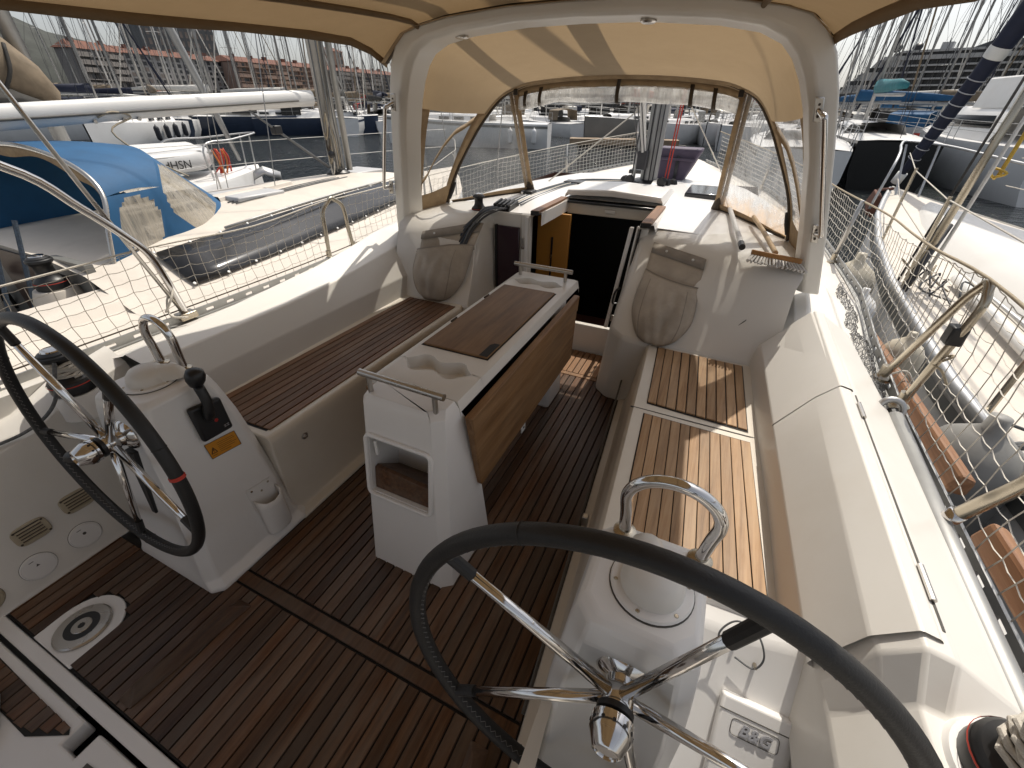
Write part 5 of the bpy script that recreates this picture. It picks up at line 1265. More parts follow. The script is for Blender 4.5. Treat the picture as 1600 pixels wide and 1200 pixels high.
# ---- boom with sail cover above the canopies, and its mast
def mast_obj(name, label, x, y, z0, z1, rx, ry, mat, rake=0.0):
    t = thing(name, label, 'mast', (x, y, z0))
    rows = []
    for z in (z0, z0 + 0.02, z1):
        rows.append([(x + rx * math.cos(2 * PI * k / 20), y - rake * (z - z0) + ry * math.sin(2 * PI * k / 20), z) for k in range(20)])
    MB().rows(rows, close_u=True, caps=True).build('tube', mat, t, ang=180)
    return t
mst = mast_obj('mast', 'grey alloy mast stepped on our cabin top with blocks at its foot', -0.70, 4.62, 0.98, 15.5, 0.078, 0.115, 'mast_grey', 0.012)
for dx in (-0.03, 0.02, 0.055): MB().tube([(-0.70 + dx, 4.505, 1.0), (-0.70 + dx, 4.37, 14.0)], 0.006, 5).build('groove', 'wire_dark', mst)
MB().lathe([(0.17, 0), (0.17, 0.02), (0.12, 0.05)], (-0.70, 4.62, 0.975), n=24).build('mast_collar', 'black_plastic', mst)
for q in ((-0.90, 4.50, 1.01), (-0.84, 4.42, 1.03), (-0.92, 4.62, 1.0), (-0.52, 4.50, 1.01), (-0.55, 4.42, 1.03), (-0.47, 4.6, 1.0)):
    MB().lathe([(0.036, -0.02), (0.042, -0.012), (0.034, 0), (0.042, 0.012), (0.036, 0.02)], q, (0.4, 1, 0.1), n=16).build('block', 'black_plastic', mst)
vg = thing('boom_vang', 'white boom vang strut with black tackle leading to mast foot', 'vang', (-0.78, 4.4, 1.1))
MB().tube([(-0.760, 4.46, 1.22), (-0.775, 4.1, 1.70), (-0.73, 3.55, 2.52)], 0.026, 12).build('strut', 'boom_white', vg)
MB().box(-0.80, -0.715, 4.40, 4.50, 1.12, 1.27).build('tackle', 'wire_dark', vg, bevel=0.01)
for k in range(3): MB().tube([(-0.80 + 0.03 * k, 4.44, 1.22), (-0.83 + 0.03 * k, 3.9, 1.76)], 0.005, 6).build('line', 'wire_dark', vg)
bo = thing('boom', 'our own boom and folded mainsail above the canopies', 'boom', (-0.72, 2.5, 2.62))
MB().tube([(-0.72, 4.5, 2.62), (-0.72, -0.9, 2.72)], 0.075, 14).build('spar', 'mast_grey', bo)
MB().rows([[(-0.72 + 0.06 * math.cos(a), y, 2.66 + 0.03 * (4.5 - y) / 5 + 0.10 * (0.5 + 0.5 * math.sin(a))) for a in [2 * PI * k / 12 for k in range(12)]] for y in (4.4, 3.0, 1.5, 0.0, -0.7)], close_u=True, caps=True).build('sail_cover', 'cover_white', bo)
for xx in (-1.36,):
    MB().tube([(xx, 4.2, 2.66), (xx, -0.6, 2.74)], 0.045, 10).build('shadow_bar', 'cover_white', bo)  # unseen bar, added to cast one more shadow band on the hood
rr = thing('halyard', 'pair of red ropes standing beside our mast', 'rope', (-0.55, 4.52, 1.0))
for d in (0, 0.025): MB().tube([(-0.545 + d, 4.55, 1.02), (-0.50 + d * 0.5, 4.5, 2.2)], 0.0055, 6).build('rope', 'red_cord', rr)
wr = thing('guy_rope', 'taut white rope slanting from deck edge up to our mast', 'rope', (-1.6, 4.3, 0.98))
MB().tube([(-1.62, 4.30, 0.96), (-0.86, 4.62, 1.60)], 0.006, 6).build('rope', 'rope_white', wr)
ws_ = thing('shrouds', 'thin steel shrouds and a dark halyard beside our mast', 'wires', (-0.8, 4.6, 1.0))
for (a_, b_, m_, r_) in (((-0.85, 4.55, 1.0), (-0.80, 4.6, 3.2), 'wire_dark', 0.006), ((-0.82, 4.50, 1.0), (-0.79, 4.5, 3.2), 'alloy', 0.012), ((-2.25, 4.4, 0.76), (-0.72, 4.5, 14.0), 'wire', 0.006), ((0.72, 4.4, 0.76), (-0.68, 4.5, 14.0), 'wire', 0.006), ((-0.05, 5.7, 0.95), (-0.55, 4.6, 1.75), 'rope_white', 0.006)):
    MB().tube([a_, b_], r_, 6).build('wire', m_, ws_)

# ---- purple bag on the foredeck
pbg = thing('deck_bag', 'purple canvas deck bag standing forward of our mast', 'bag', (-0.53, 5.15, 0.96))
rows = [[(-0.68 + f, 5.02, z), (-0.37 - f * 0.2 + g_, 4.98, z), (-0.36 + g_, 5.26, z), (-0.70 + f, 5.30, z)] for z, f, g_ in ((0.955, 0.0, -0.07), (1.10, 0.0, 0.0), (1.24, -0.02, 0.06), (1.265, -0.02, 0.07))]
bg = MB().rows(rows, close_u=True, caps=True).build('sack', 'purple_canvas', pbg, bevel=0.02)
MB().rows([[(-0.52, 5.0 - 0.008, z), (-0.49, 4.995 - 0.008, z)] for z in (0.96, 1.1, 1.2)]).build('strap', 'wire_dark', pbg, solid=0.004)
MB().rows([[(-0.70, 5.0, z), (-0.34, 4.955, z)] for z in (1.16, 1.17, 1.18)]).build('flap_edge', 'purple_canvas', pbg, solid=0.012)

# =================================================================== rails, nets and things hung along our sides
def netting(name, label, mat, P, nu, nv, r=0.0016, jit=0.006, mb=None, sub=1):
    """knotted net over the surface P(u, v); u along, v up"""
    m = mb or MB()
    rnd = random.Random(len(label) + nu)
    G = [[Vector(P(i / nu, j / nv)) + Vector((rnd.uniform(-jit, jit) * .4, rnd.uniform(-jit, jit), rnd.uniform(-jit, jit))) for j in range(nv + 1)] for i in range(nu + 1)]
    def seg(a, b):
        d = (b - a)
        if d.length < 1e-6: return
        d.normalize(); s = d.orthogonal().normalized() * r; t = d.cross(s)
        c = [s, -s * 0.5 + t * 0.87, -s * 0.5 - t * 0.87]
        m.add([a + q for q in c] + [b + q for q in c], [(0, 1, 4, 3), (1, 2, 5, 4), (2, 0, 3, 5)])
    for i in range(nu + 1):
        for j in range(nv + 1):
            if i < nu:
                mid = (G[i][j] + G[i + 1][j]) / 2 + Vector((0, 0, -0.004 if jit > 0.004 else 0))
                seg(G[i][j], mid); seg(mid, G[i + 1][j])
            if j < nv: seg(G[i][j], G[i][j + 1])
    if mb: return None
    o = m.build(name, mat, None, smooth=False)
    return tag(o, label, 'net', 'safety nets along the guard rails')
def railpt(sg, y, z, out=0.0): return Vector((CX + sg * (toe(y)[0] - 0.01 + out), y, z))
topP = [(-1.4, 1.0), (0.5, 1.02), (1.07, 1.035), (1.6, 1.02), (2.12, 1.06), (2.30, 1.06), (3.2, 1.07), (4.6, 1.11), (6.5, 1.2), (8.2, 1.32)]
topS = [(-1.4, 1.15), (1.09, 1.17), (1.7, 1.185), (2.6, 1.13), (3.35, 1.115), (4.3, 1.10), (6.5, 1.2), (8.2, 1.32)]
def strip(sg, y0, y1, tab, sag=0.03):
    def P(u, v):
        y = y0 + (y1 - y0) * u
        zt = interp(tab, y)[0] - sag * math.sin(PI * u) * v; zb = toe(y)[1] + 0.03
        return railpt(sg, y, zb + (zt - zb) * v, 0.015 * math.sin(PI * v) + (0.0))
    return P
netting('safety_net', 'pale knotted net between bent stern rail and gate hoop before the blue hood', 'net_cord', strip(-1, 1.09, 2.10, topP, 0.03), 16, 6)
netting('safety_net', 'pale knotted net behind the far steering wheel, over the rope wrapped winch', 'net_cord', strip(-1, -1.3, 1.08, topP, 0.05), 36, 6)
netting('safety_net', 'pale knotted net between the gate hoop and the arch handrail', 'net_cord', strip(-1, 2.32, 4.6, topP, 0.04), 34, 6)
netting('safety_net', 'white net along the foredeck rail seen through the open hood window', 'net_cord', strip(-1, 4.6, 7.9, topP, 0.03), 44, 8, 0.0026, 0.003)
netting('safety_net', 'dark net along the foredeck rail behind the stained hood window', 'net_cord', strip(1, 4.6, 7.9, topS, 0.03), 44, 8, 0.0026, 0.003)
netting('safety_net', 'tan net stretched from arch to gate hoop in front of the neighbouring bow', 'net_cord', strip(1, 1.74, 4.5, topS, 0.04), 46, 8, 0.0017)
netting('safety_net', 'tan net hanging below the gate hoop over the big grey fender', 'net_cord', strip(1, -1.0, 1.72, topS, 0.03), 42, 8, 0.0017)
nb = MB()
netting('', 'heap', 'net_dark', lambda u, v: (CX + toe(1.5 + u)[0] - 0.075 + 0.05 * v + 0.012 * math.sin(19 * u), 1.55 + 1.55 * u, toe(1.6 + u)[1] + 0.012 + 0.025 * math.sin(PI * v) + 0.008 * math.sin(31 * u)), 60, 7, 0.0016, 0.012, nb)
tag(nb.build('net_bundle', 'net_dark', None, smooth=False), 'slack grey net bunched along our side deck below the gate hoop', 'net', 'safety nets along the guard rails')
def line_thing(name, label, pts, r, mat, cat='rope', n=6, segs=4):
    o = MB().tube(smooth_path(pts, segs), r, n).build(name, mat, None, ang=180)
    return tag(o, label, cat)
line_thing('guard_line', 'white guard line along the top of the net beside the blue hood boat', [railpt(-1, y, interp(topP, y)[0]) for y in (-1.4, 0.5, 1.07, 1.6, 2.12, 2.3, 3.2, 4.6, 6.0, 7.0, 8.0)], 0.0042, 'rope_white')
line_thing('guard_line', 'tan guard line along the top of the net toward the neighbouring bow', [railpt(1, y, interp(topS, y)[0] + (0.005 if i % 2 else 0)) for i, y in enumerate((-1.4, 0, 1.09, 1.7, 2.2, 2.6, 3.0, 3.35, 4.3, 5.5, 7.0, 8.0))], 0.0055, 'rope_tan')
line_thing('foot_line', 'thin dark line along the foot of the net above the perforated rail', [railpt(-1, y, toe(y)[1] + 0.065) for y in (-1.2, 0.3, 1.1, 2.1, 3.0)], 0.0035, 'strap_brown')
def stanchion(sg, y, ztop, label):
    b = railpt(sg, y, toe(y)[1], -0.03); t_ = railpt(sg, y, ztop, -0.005)
    t = thing('stanchion', label, 'stanchion', b, 'guard rail stanchions')
    MB().tube([b, t_], 0.0125, 10).build('tube', 'steel_brushed', t, ang=180)
    MB().lathe([(0.03, 0), (0.03, 0.008), (0.016, 0.02), (0.016, 0.06)], b, n=14).build('socket', 'steel_weathered', t)
stanchion(-1, 6.0, 1.18, 'thin steel stanchion in front of the water, seen through the open hood window')
stanchion(1, 6.2, 1.20, 'steel stanchion at the end of the dark foredeck net by the purple bag')
stanchion(1, 3.6, 1.12, 'steel stanchion hidden behind the arch leg')

pp = thing('pushpit', 'bent steel stern rail rising across the neighbouring cockpit', 'rail', (-2.31, 1.1, 0.69))
MB().tube(smooth_path([(-2.30, -0.9, 2.05 - 0.55), (-2.30, 0.30, 1.60), (-2.305, 0.747, 1.395), (-2.305, 0.90, 1.235), (-2.305, 1.0, 1.105), (-2.305, 1.058, 1.01), (-2.305, 1.083, 0.88), (-2.305, 1.105, 0.69)], 6), 0.0165, 14).build('tube', 'chrome', pp, ang=180)
MB().tube([(-2.305, 0.70, 2.28), (-2.305, 0.942, 1.285), (-2.305, 1.095, 0.70)], 0.0085, 10).build('brace', 'steel_brushed', pp, ang=180)
MB().box(-2.335, -2.275, 1.06, 1.145, 0.675, 0.71).build('foot', 'steel_weathered', pp, bevel=0.006)
MB().tube(smooth_path([(-2.30, 1.02, 0.74), (-2.27, 1.05, 0.80), (-2.31, 1.10, 0.84), (-2.33, 1.06, 0.78), (-2.29, 1.03, 0.72), (-2.25, 1.08, 0.70)], 5), 0.005, 6).build('lashing', 'rope_white', pp, ang=180)
def gate(label, A, B, top_a, top_b, r, mat):
    t = thing('gate_hoop', label, 'rail', tuple((Vector(A) + Vector(B)) / 2))
    A, B, a, b = map(Vector, (A, B, top_a, top_b)); m = (a + b) / 2 + Vector((0, 0, 0.045))
    MB().tube(smooth_path([A, lerp(A, a, .5), lerp(A, a, .92), lerp(a, m, 0.6), m, lerp(b, m, 0.6), lerp(B, b, .92), lerp(B, b, .5), B], 6), r, 14).build('tube', mat, t, ang=180)
    for q in (A, B): MB().lathe([(0.030, -0.005), (0.030, 0.008), (r * 1.4, 0.02), (r * 1.4, 0.06)], q, n=16).build('socket', 'steel_weathered', t)
    return t
gate('steel gate hoop rising from the rail between the pale nets', (-2.335, 2.10, 0.70), (-2.345, 2.345, 0.70), (-2.335, 2.125, 1.02), (-2.335, 2.30, 1.03), 0.0125, 'steel_weathered')
gs = gate('weathered gate hoop with black clamp standing between the tan nets', (0.75, 1.94, 0.70), (0.75, 1.705, 0.715), (0.77, 1.75, 1.13), (0.775, 1.655, 1.14), 0.0125, 'steel_weathered')
MB().box(0.742, 0.785, 1.655, 1.705, 0.985, 1.045).build('clamp', 'black_plastic', gs, bevel=0.006)
MB().tube(smooth_path([(0.765, 1.66, 0.93), (0.79, 1.67, 0.95), (0.78, 1.70, 0.93), (0.755, 1.68, 0.91), (0.775, 1.65, 0.90), (0.80, 1.62, 0.86)], 5), 0.004, 6).build('lashing', 'rope_tan', gs, ang=180)
ps = thing('stern_rail', 'shiny stern rail leg bolted by the locker lid on our side deck', 'rail', (0.72, 1.12, 0.68))
MB().tube(smooth_path([(0.715, 1.125, 0.725), (0.74, 1.108, 0.82), (0.765, 1.09, 0.92), (0.80, 1.0, 1.25), (0.80, 0.7, 1.32), (0.79, 0.0, 1.32)], 6), 0.0165, 14).build('tube', 'steel_weathered', ps, ang=180)
MB().tube([(0.709, 1.129, 0.700), (0.724, 1.119, 0.765)], 0.020, 14).build('sleeve', 'chrome', ps, ang=180)
MB().hexa([(0.668, 1.12, 0.70), (0.70, 1.10, 0.70), (0.70, 1.155, 0.70), (0.668, 1.15, 0.70)], [(0.70, 1.12, 0.74), (0.712, 1.11, 0.74), (0.712, 1.14, 0.74), (0.70, 1.14, 0.74)]).build('bracket', 'steel_brushed', ps, bevel=0.003)
sp = thing('stowed_pole', 'grey pole with open ring end lying along our side deck', 'pole', (0.72, 1.3, 0.72))
MB().tube([(0.712, 1.60, 0.725), (0.700, 0.95, 0.715), (0.69, -0.6, 0.71)], 0.026, 16).build('tube', 'alloy_dull', sp, ang=180)
MB().tube([(0.704 + 0.034 * math.cos(a) , 1.635 + 0.01 * math.sin(a), 0.735 + 0.034 * math.sin(a)) for a in [2 * PI * k / 20 for k in range(20)]], 0.011, 10, closed=True).build('ring', 'alloy', sp, ang=180)
MB().tube([(0.712, 1.60, 0.725), (0.706, 1.63, 0.735)], 0.016, 10).build('socket', 'black_plastic', sp)

# wooden boards hung outside the rail, fenders between the hulls
for (y0, y1, lb) in ((2.84, 3.85, 'brown wooden fender board farthest forward, beside the arch foot'), (1.37, 2.64, 'long brown wooden fender board outside the net below the gate hoop'), (-0.6, 1.19, 'brown wooden fender board passing under the shiny stern rail leg')):
    t = thing('fender_board', lb, 'board', (0.86, y0, 0.6), 'wooden boards hung outside our rail')
    z0 = lambda y: 0.705 - 0.036 * (y - 1.0)
    MB().hexa([(0.815, y0, z0(y0) - 0.055), (0.875, y0, z0(y0) - 0.055), (0.875, y1, z0(y1) - 0.055), (0.815, y1, z0(y1) - 0.055)],
              [(0.835, y0, z0(y0) + 0.02), (0.875, y0, z0(y0) + 0.008), (0.875, y1, z0(y1) + 0.008), (0.835, y1, z0(y1) + 0.02)]).build('board', 'board_brown', t, smooth=False, bevel=0.012, seg=2)
    MB().tube(smooth_path([(0.80, (y0 + y1) / 2, 0.70), (0.84, (y0 + y1) / 2, z0(y0) + 0.03), (0.885, (y0 + y1) / 2 + .01, z0(y0) - 0.02)], 4), 0.005, 6).build('lanyard', 'rope_white', t)
def fender(x, y, zc, r, L, mat, label, group=None, par=None, lanyard=None):
    t = thing('fender', label, 'fender', (x, y, zc), group)
    pr = [(0.001, -L / 2 - r), (r * 0.35, -L / 2 - r * 0.92), (r * 0.75, -L / 2 - r * 0.62), (r * 0.97, -L / 2 - r * 0.2), (r, -L / 2), (r, L / 2), (r * 0.97, L / 2 + r * 0.2), (r * 0.75, L / 2 + r * 0.62), (r * 0.4, L / 2 + r * 0.9), (r * 0.22, L / 2 + r * 1.05), (r * 0.2, L / 2 + r * 1.4), (0.001, L / 2 + r * 1.42)]
    MB().lathe(pr, (x, y, zc), n=22).build('body', mat, t, ang=180)
    if lanyard: MB().tube(smooth_path([(x, y, zc + L / 2 + r * 1.3), lerp((x, y, zc + L / 2 + r * 1.4), lanyard, .5), lanyard], 3), 0.006, 6).build('lanyard', 'rope_grey', t, ang=180)
    return t
fender(1.03, 3.95, 0.28, 0.155, 0.45, 'fender_cream', 'big cream fender squeezed between our hull and the neighbouring bow', lanyard=(1.22, 4.2, 0.62))
fender(0.95, 3.25, 0.34, 0.095, 0.40, 'hull_white', 'white fender just aft of the big cream one')
fender(0.96, 2.42, 0.42, 0.085, 0.4, 'fender_cream', 'small cream fender behind the long brown board')
fender(1.06, 1.78, 0.26, 0.15, 0.5, 'fender_grey', 'big grey fender below the gate hoop, tied with a twisted rope', lanyard=(1.45, 1.75, 0.62))

# =================================================================== yacht moored on our port side
NX = -4.75
nyt = thing('neighbour_yacht', 'cream decked sailing yacht with blue sprayhood, white boom and dark side strip', 'yacht', (NX, 3.0, 0))
NB = [(-2.0, 1.75, 0.40), (0.0, 1.98, 0.40), (2.0, 2.02, 0.40), (4.0, 1.86, 0.42), (5.2, 1.52, 0.45), (6.2, 1.02, 0.48), (7.0, 0.50, 0.52), (7.6, 0.03, 0.55)]
rows = {-1: [], 1: []}
for y in (-2, -1, 0, 1, 2, 3, 4, 4.6, 5.2, 5.7, 6.2, 6.6, 7.0, 7.3, 7.6):
    s, z = interp(NB, y)
    for sg in (-1, 1): rows[sg].append([(NX + sg * s * k, y, zz) for k, zz in ((0.985, z + 0.01), (1.0, z - 0.02), (1.01, 0.1), (0.95, -0.4), (0.85, SEA - 0.2))])
MB().rows(rows[-1]).rows(rows[1]).build('hull', 'hull_white', nyt, ang=60)
dk = []
NCR = [(1.3, 1.02, 1.42, 0.66), (2.0, 0.98, 1.40, 0.70), (3.0, 0.88, 1.25, 0.74), (4.0, 0.74, 1.06, 0.76), (5.0, 0.58, 0.84, 0.76), (5.7, 0.38, 0.56, 0.70), (6.2, 0.18, 0.28, 0.62)]
for y in (1.3, 2.0, 3.0, 4.0, 5.0, 5.7, 6.2):
    s, z = interp(NB, y); a, b, zc = interp(NCR, y)
    dk.append([(NX + k, y, zz) for k, zz in ((-s, z + .01), (-b, z + .03), (-a, zc - .06), (-a * .5, zc), (0, zc + .015), (a * .5, zc), (a, zc - .06), (b, z + .03), (b + 0.03, z + 0.02), (s, z + .01))])
for y in (6.5, 7.0, 7.55):
    s, z = interp(NB, y)
    dk.append([(NX + s * k, y, z + .01 + 0.06 * (1 - k * k)) for k in (-1, -.8, -.6, -.3, 0, .3, .6, .8, .85, 1)])
MB().rows(dk).build('deck', 'neighbour_deck', nyt, ang=35, bevel=0.03)
wsr = []
for i in range(15):
    y = 1.75 + 3.9 * i / 14; a, b, zc = interp(NCR, y); s, z = interp(NB, y)
    k0, k1 = 0.10, 0.95
    wsr.append([(NX + b + 0.012 + (a - b) * k, y, z + 0.045 + (zc - 0.05 - z - 0.03) * k) for k in (k0, 0.35, 0.65, k1)])
sw = MB().rows(wsr).build('side_window', 'smoke_window', nyt, solid=0.01)
for i in range(0, 15):
    for k in (0, 3):
        MB().lathe([(0.012, 0), (0.009, 0.006)], Vector(wsr[i][k]) + Vector((0.006, 0, 0.006)), (0.7, 0, 0.7), n=8).build('press_stud', 'label_white', sw)
# aft part: side decks, coaming, cockpit well
MB().rows([[(NX + s_, y, z_) for s_, z_ in ((0.62, -0.15), (0.66, 0.22), (0.98, 0.24), (1.04, 0.50), (1.12, 0.53), (1.30, 0.50), (1.38, 0.42), (1.98, 0.41))] for y in (-2.0, -0.5, 0.8, 1.32)]).build('side_deck', 'neighbour_deck', nyt, ang=35, bevel=0.025, seg=3)
MB().rows([[(NX - s_, y, z_) for s_, z_ in ((0.62, -0.15), (0.66, 0.22), (0.98, 0.24), (1.04, 0.50), (1.12, 0.53), (1.30, 0.50), (1.38, 0.42), (1.98, 0.41))] for y in (-2.0, -0.5, 0.8, 1.32)]).build('side_deck', 'neighbour_deck', nyt, ang=35, bevel=0.025, seg=3)
MB().box(NX - 0.64, NX + 0.64, -2.0, 1.35, -0.17, -0.13).build('cockpit_well', 'cover_dark', nyt, smooth=False)
MB().box(NX - 1.0, NX + 1.0, 1.33, 1.38, -0.15, 0.66).build('cabin_front', 'hull_grey', nyt, smooth=False)
MB().box(NX - 0.3, NX + 0.3, 1.315, 1.33, 0.0, 0.62).build('companionway', 'cabin_wood', nyt, smooth=False)
ghp = MB()
for k in range(4):
    ghp.tube([(NX + 0.4 + 0.08 * k, 0.6 + 0.12 * k, -0.1), (NX + 0.25 + 0.07 * k, 1.0 + 0.1 * k, 0.9)], 0.014, 6)
ghp.build('rope_coils', 'rope_blue', nyt, kind='stuff')
MB().hexa([(NX + .42, .35, -.13), (NX + .62, .35, -.13), (NX + .62, .75, -.13), (NX + .42, .75, -.13)], [(NX + .45, .4, .45), (NX + .6, .4, .45), (NX + .6, .6, .45), (NX + .45, .6, .45)]).build('helm_pedestal', 'hull_grey', nyt, bevel=0.03)
MB().tube([(NX + .5 + 0.30 * math.cos(a), 0.33, 0.45 + 0.30 * math.sin(a)) for a in [2 * PI * k / 32 for k in range(32)]], 0.016, 8, closed=True).build('helm_wheel', 'purple_canvas', nyt, ang=180)
for (y, lb) in ((0.62, 1), (1.05, 1)):
    pass
# grab line and small fittings on its roof
for (x0, y0, y1) in ((NX + 0.92, 2.4, 4.9), (NX + 0.30, 2.9, 4.6), (NX + 0.36, 2.9, 4.6), (NX + 0.42, 2.9, 4.7)):
    f = lambda y: interp(NCR, y)
    MB().tube([(x0 - 0.0 - (y - y0) * 0.14, y, f(y)[2] + 0.012 - (0.05 if x0 > NX + .8 else 0)) for y in [y0 + (y1 - y0) * k / 6 for k in range(7)]], 0.012 if x0 > NX + .8 else 0.006, 6).build('roof_rail' if x0 > NX + .8 else 'halyard', 'alloy_dull' if x0 > NX + .8 else 'rope_grey', nyt, ang=180)
for (xa, ya) in ((NX - 0.25, 5.35), (NX + 0.12, 3.25)):
    zc = interp(NCR, ya)[2]
    MB().prism([(xa - .25, ya - .28), (xa + .25, ya - .28), (xa + .25, ya + .28), (xa - .25, ya + .28)], zc - 0.01, zc + 0.04).build('hatch', 'inflatable_grey', nyt, bevel=0.015)
MB().rows([[(NX + 0.10 + d - .12 * (y - 2.9), y, interp(NCR, y)[2] + h) for d, h in ((-.10, -0.0), (-.08, .05), (.08, .05), (.10, 0))] for y in (2.9, 3.9)]).build('sea_hood', 'neighbour_deck', nyt, bevel=0.01)
# mast with its furled spare tube, boom
nm = thing('mast', 'thick grey mast hung with ropes on the blue hood yacht', 'mast', (-4.90, 4.85, 0.78))
MB().rows([[(-4.90 + 0.075 * math.cos(a), 4.88 + 0.115 * math.sin(a), z) for a in [2 * PI * k / 18 for k in range(18)]] for z in (0.72, 14.0)], close_u=True, caps=True).build('tube', 'mast_grey', nm, ang=180)
MB().tube([(-4.86, 5.06, 0.80), (-4.88, 5.09, 3.0), (-4.9, 5.1, 6)], 0.042, 12).build('stowed_pole', 'alloy_dull', nm, ang=180)
MB().lathe([(0.16, 0), (0.15, 0.05), (0.11, 0.08)], (-4.9, 4.88, 0.74), n=20).build('mast_foot', 'black_plastic', nm)
rp = random.Random(3)
for k in range(9):
    x0, y0 = -4.82 + rp.uniform(-.08, .06), 4.76 + rp.uniform(-.03, .12)
    MB().tube(smooth_path([(x0, y0, 0.80 + rp.uniform(0, .1)), (x0 + rp.uniform(-.04, .04), y0 - 0.02, 1.15), (x0 + rp.uniform(-.05, .03), y0, 1.5), (x0 - 0.03, y0 + .06, 2.6)], 4), 0.007, 6).build('rope', rp.choice(['rope_tan', 'rope_white', 'strap_brown', 'rope_grey']), nm, ang=180)
for k in range(4):
    zz = 1.35 - 0.14 * k
    MB().tube(smooth_path([(-4.82, 4.76, zz + .12), (-4.79, 4.72, zz - .05), (-4.83, 4.71, zz - .16), (-4.86, 4.73, zz - .04), (-4.83, 4.76, zz + .10)], 4, True), 0.010, 6, closed=True).build('rope_coil', ['rope_tan', 'strap_brown', 'rope_tan', 'rope_white'][k], nm, ang=180)
MB().lathe([(0.03, -.02), (0.045, -.01), (0.045, .01), (0.03, .02)], (-4.80, 4.72, 1.02), (1, 0, 0), n=14).build('block', 'black_plastic', nm)
nbm = thing('boom', 'long white boom crossing above the blue sprayhood', 'boom', (-4.9, 4.6, 1.62))
rows = [[(-4.9 + 0.062 * math.cos(a) * (1 if abs(math.cos(a)) < .8 else .95), y, zc_ + 0.085 * math.sin(a)) for a in [2 * PI * (k + .5) / 12 for k in range(12)]] for y, zc_ in ((4.66, 1.63), (4.4, 1.62), (2.6, 1.525), (1.3, 1.44), (0.2, 1.38))]
MB().rows(rows, close_u=True, caps=True).build('spar', 'boom_white', nbm, ang=35)
MB().tube([(-4.83, 4.4, 1.60), (-4.835, 1.3, 1.43)], 0.008, 6).build('groove', 'groove_dark', nbm)
for y, z in ((2.28, 1.43), (2.5, 1.44), (2.62, 1.445)): MB().lathe([(.014, -.012), (.014, .012)], (-4.86, y, z), (1, 0, 0), n=10).build('eye', 'steel_brushed', nbm)
MB().tube(smooth_path([(-4.84, 2.30, 1.46), (-4.83, 2.42, 1.50), (-4.84, 2.55, 1.46), (-4.82, 2.35, 1.36), (-4.7, 2.5, 1.15), (-4.55, 2.68, 1.0)], 5), 0.007, 6).build('rope', 'rope_tan', nbm, ang=180)
kick = thing('vang', 'grey tackle running down from the white boom to the mast foot', 'tackle', (-4.88, 4.0, 1.1))
for d in (-.02, .02): MB().tube([(-4.88 + d, 4.72, 0.86), (-4.88, 3.75, 1.50)], 0.012, 6).build('line', 'rope_grey', kick)
MB().box(-4.92, -4.84, 3.98, 4.08, 1.27, 1.36).build('block', 'black_plastic', kick, bevel=0.01)
nst = thing('rigging', 'shrouds and guard wires of the blue hood yacht', 'wires', (NX, 4.6, 0.5))
for a_, b_, r_ in (((-2.95, 4.3, 0.45), (-4.85, 4.8, 13.5), 0.006), ((-6.5, 4.3, 0.45), (-4.95, 4.8, 13.5), 0.006), ((-3.1, 4.55, 0.45), (-4.8, 4.9, 8.5), 0.005), ((-6.3, 4.0, 0.45), (-4.9, 4.8, 8.5), 0.005), ((-4.75, 7.5, 0.6), (-4.9, 5.0, 13.8), 0.008), ((-4.6, 3.6, 0.80), (-4.85, 4.7, 6.0), 0.005)):
    MB().tube([a_, b_], r_, 5).build('wire', 'wire', nst)
for h_ in (0.75, 1.02):
    MB().tube([(NX - interp(NB, y)[0] + .06, y, interp(NB, y)[1] + h_ - 0.35) for y in (-1, 1, 3, 4.6, 6, 7, 7.5)], 0.004, 5).build('guard_wire', 'wire', nst)
    MB().tube([(NX + interp(NB, y)[0] - .06, y, interp(NB, y)[1] + h_ - 0.45) for y in (3.2, 4.6, 6, 7, 7.5)], 0.004, 5).build('guard_wire', 'rope_white', nst)
for y in (2.4, 4.2, 5.8, 6.9):
    MB().tube([(NX - interp(NB, y)[0] + .06, y, interp(NB, y)[1]), (NX - interp(NB, y)[0] + .06, y, interp(NB, y)[1] + .66)], 0.011, 8).build('stanchion', 'alloy', nst)
    if y > 2.5: MB().tube([(NX + interp(NB, y)[0] - .06, y, interp(NB, y)[1]), (NX + interp(NB, y)[0] - .06, y, interp(NB, y)[1] + .58)], 0.011, 8).build('stanchion', 'alloy', nst)
winch(-4.02, 1.22, 0.50, 1.35, 'black winch on the neighbouring cream cockpit coaming, beside the blue hood skirt', tilt=(0, 0, 1))
MB().lathe([(0.15, 0), (0.135, 0.05), (0.115, 0.10)], (-4.02, 1.22, 0.40), n=28).build('winch_base', 'neighbour_deck', nyt)
# blue sprayhood
bhd = thing('sprayhood', 'bright blue sprayhood with yellowed windows on the neighbouring yacht', 'sprayhood', (NX, 2.0, 0.7))
aft = [(-3.80, 1.48, .46), (-3.82, 1.58, .80), (-3.92, 1.70, 1.07), (-4.22, 1.70, 1.24), (-4.82, 1.68, 1.315), (-5.4, 1.66, 1.25), (-5.68, 1.6, 1.0), (-5.74, 1.5, .5)]
frt = [(-3.98, 1.98, .54), (-4.00, 2.06, .82), (-4.08, 2.16, 1.06), (-4.36, 2.32, 1.20), (-4.85, 2.42, 1.255), (-5.35, 2.34, 1.2), (-5.6, 2.2, 1.0), (-5.66, 2.0, .55)]
hem = [(-3.96, 2.16, .50), (-4.02, 2.34, .54), (-4.12, 2.52, .60), (-4.40, 2.82, .70), (-4.85, 3.0, .76), (-5.3, 2.85, .7), (-5.55, 2.6, .62), (-5.66, 2.3, .5)]
A_, F_, H_ = (smooth_path(c, 10) for c in (aft, frt, hem))
nA = len(A_)
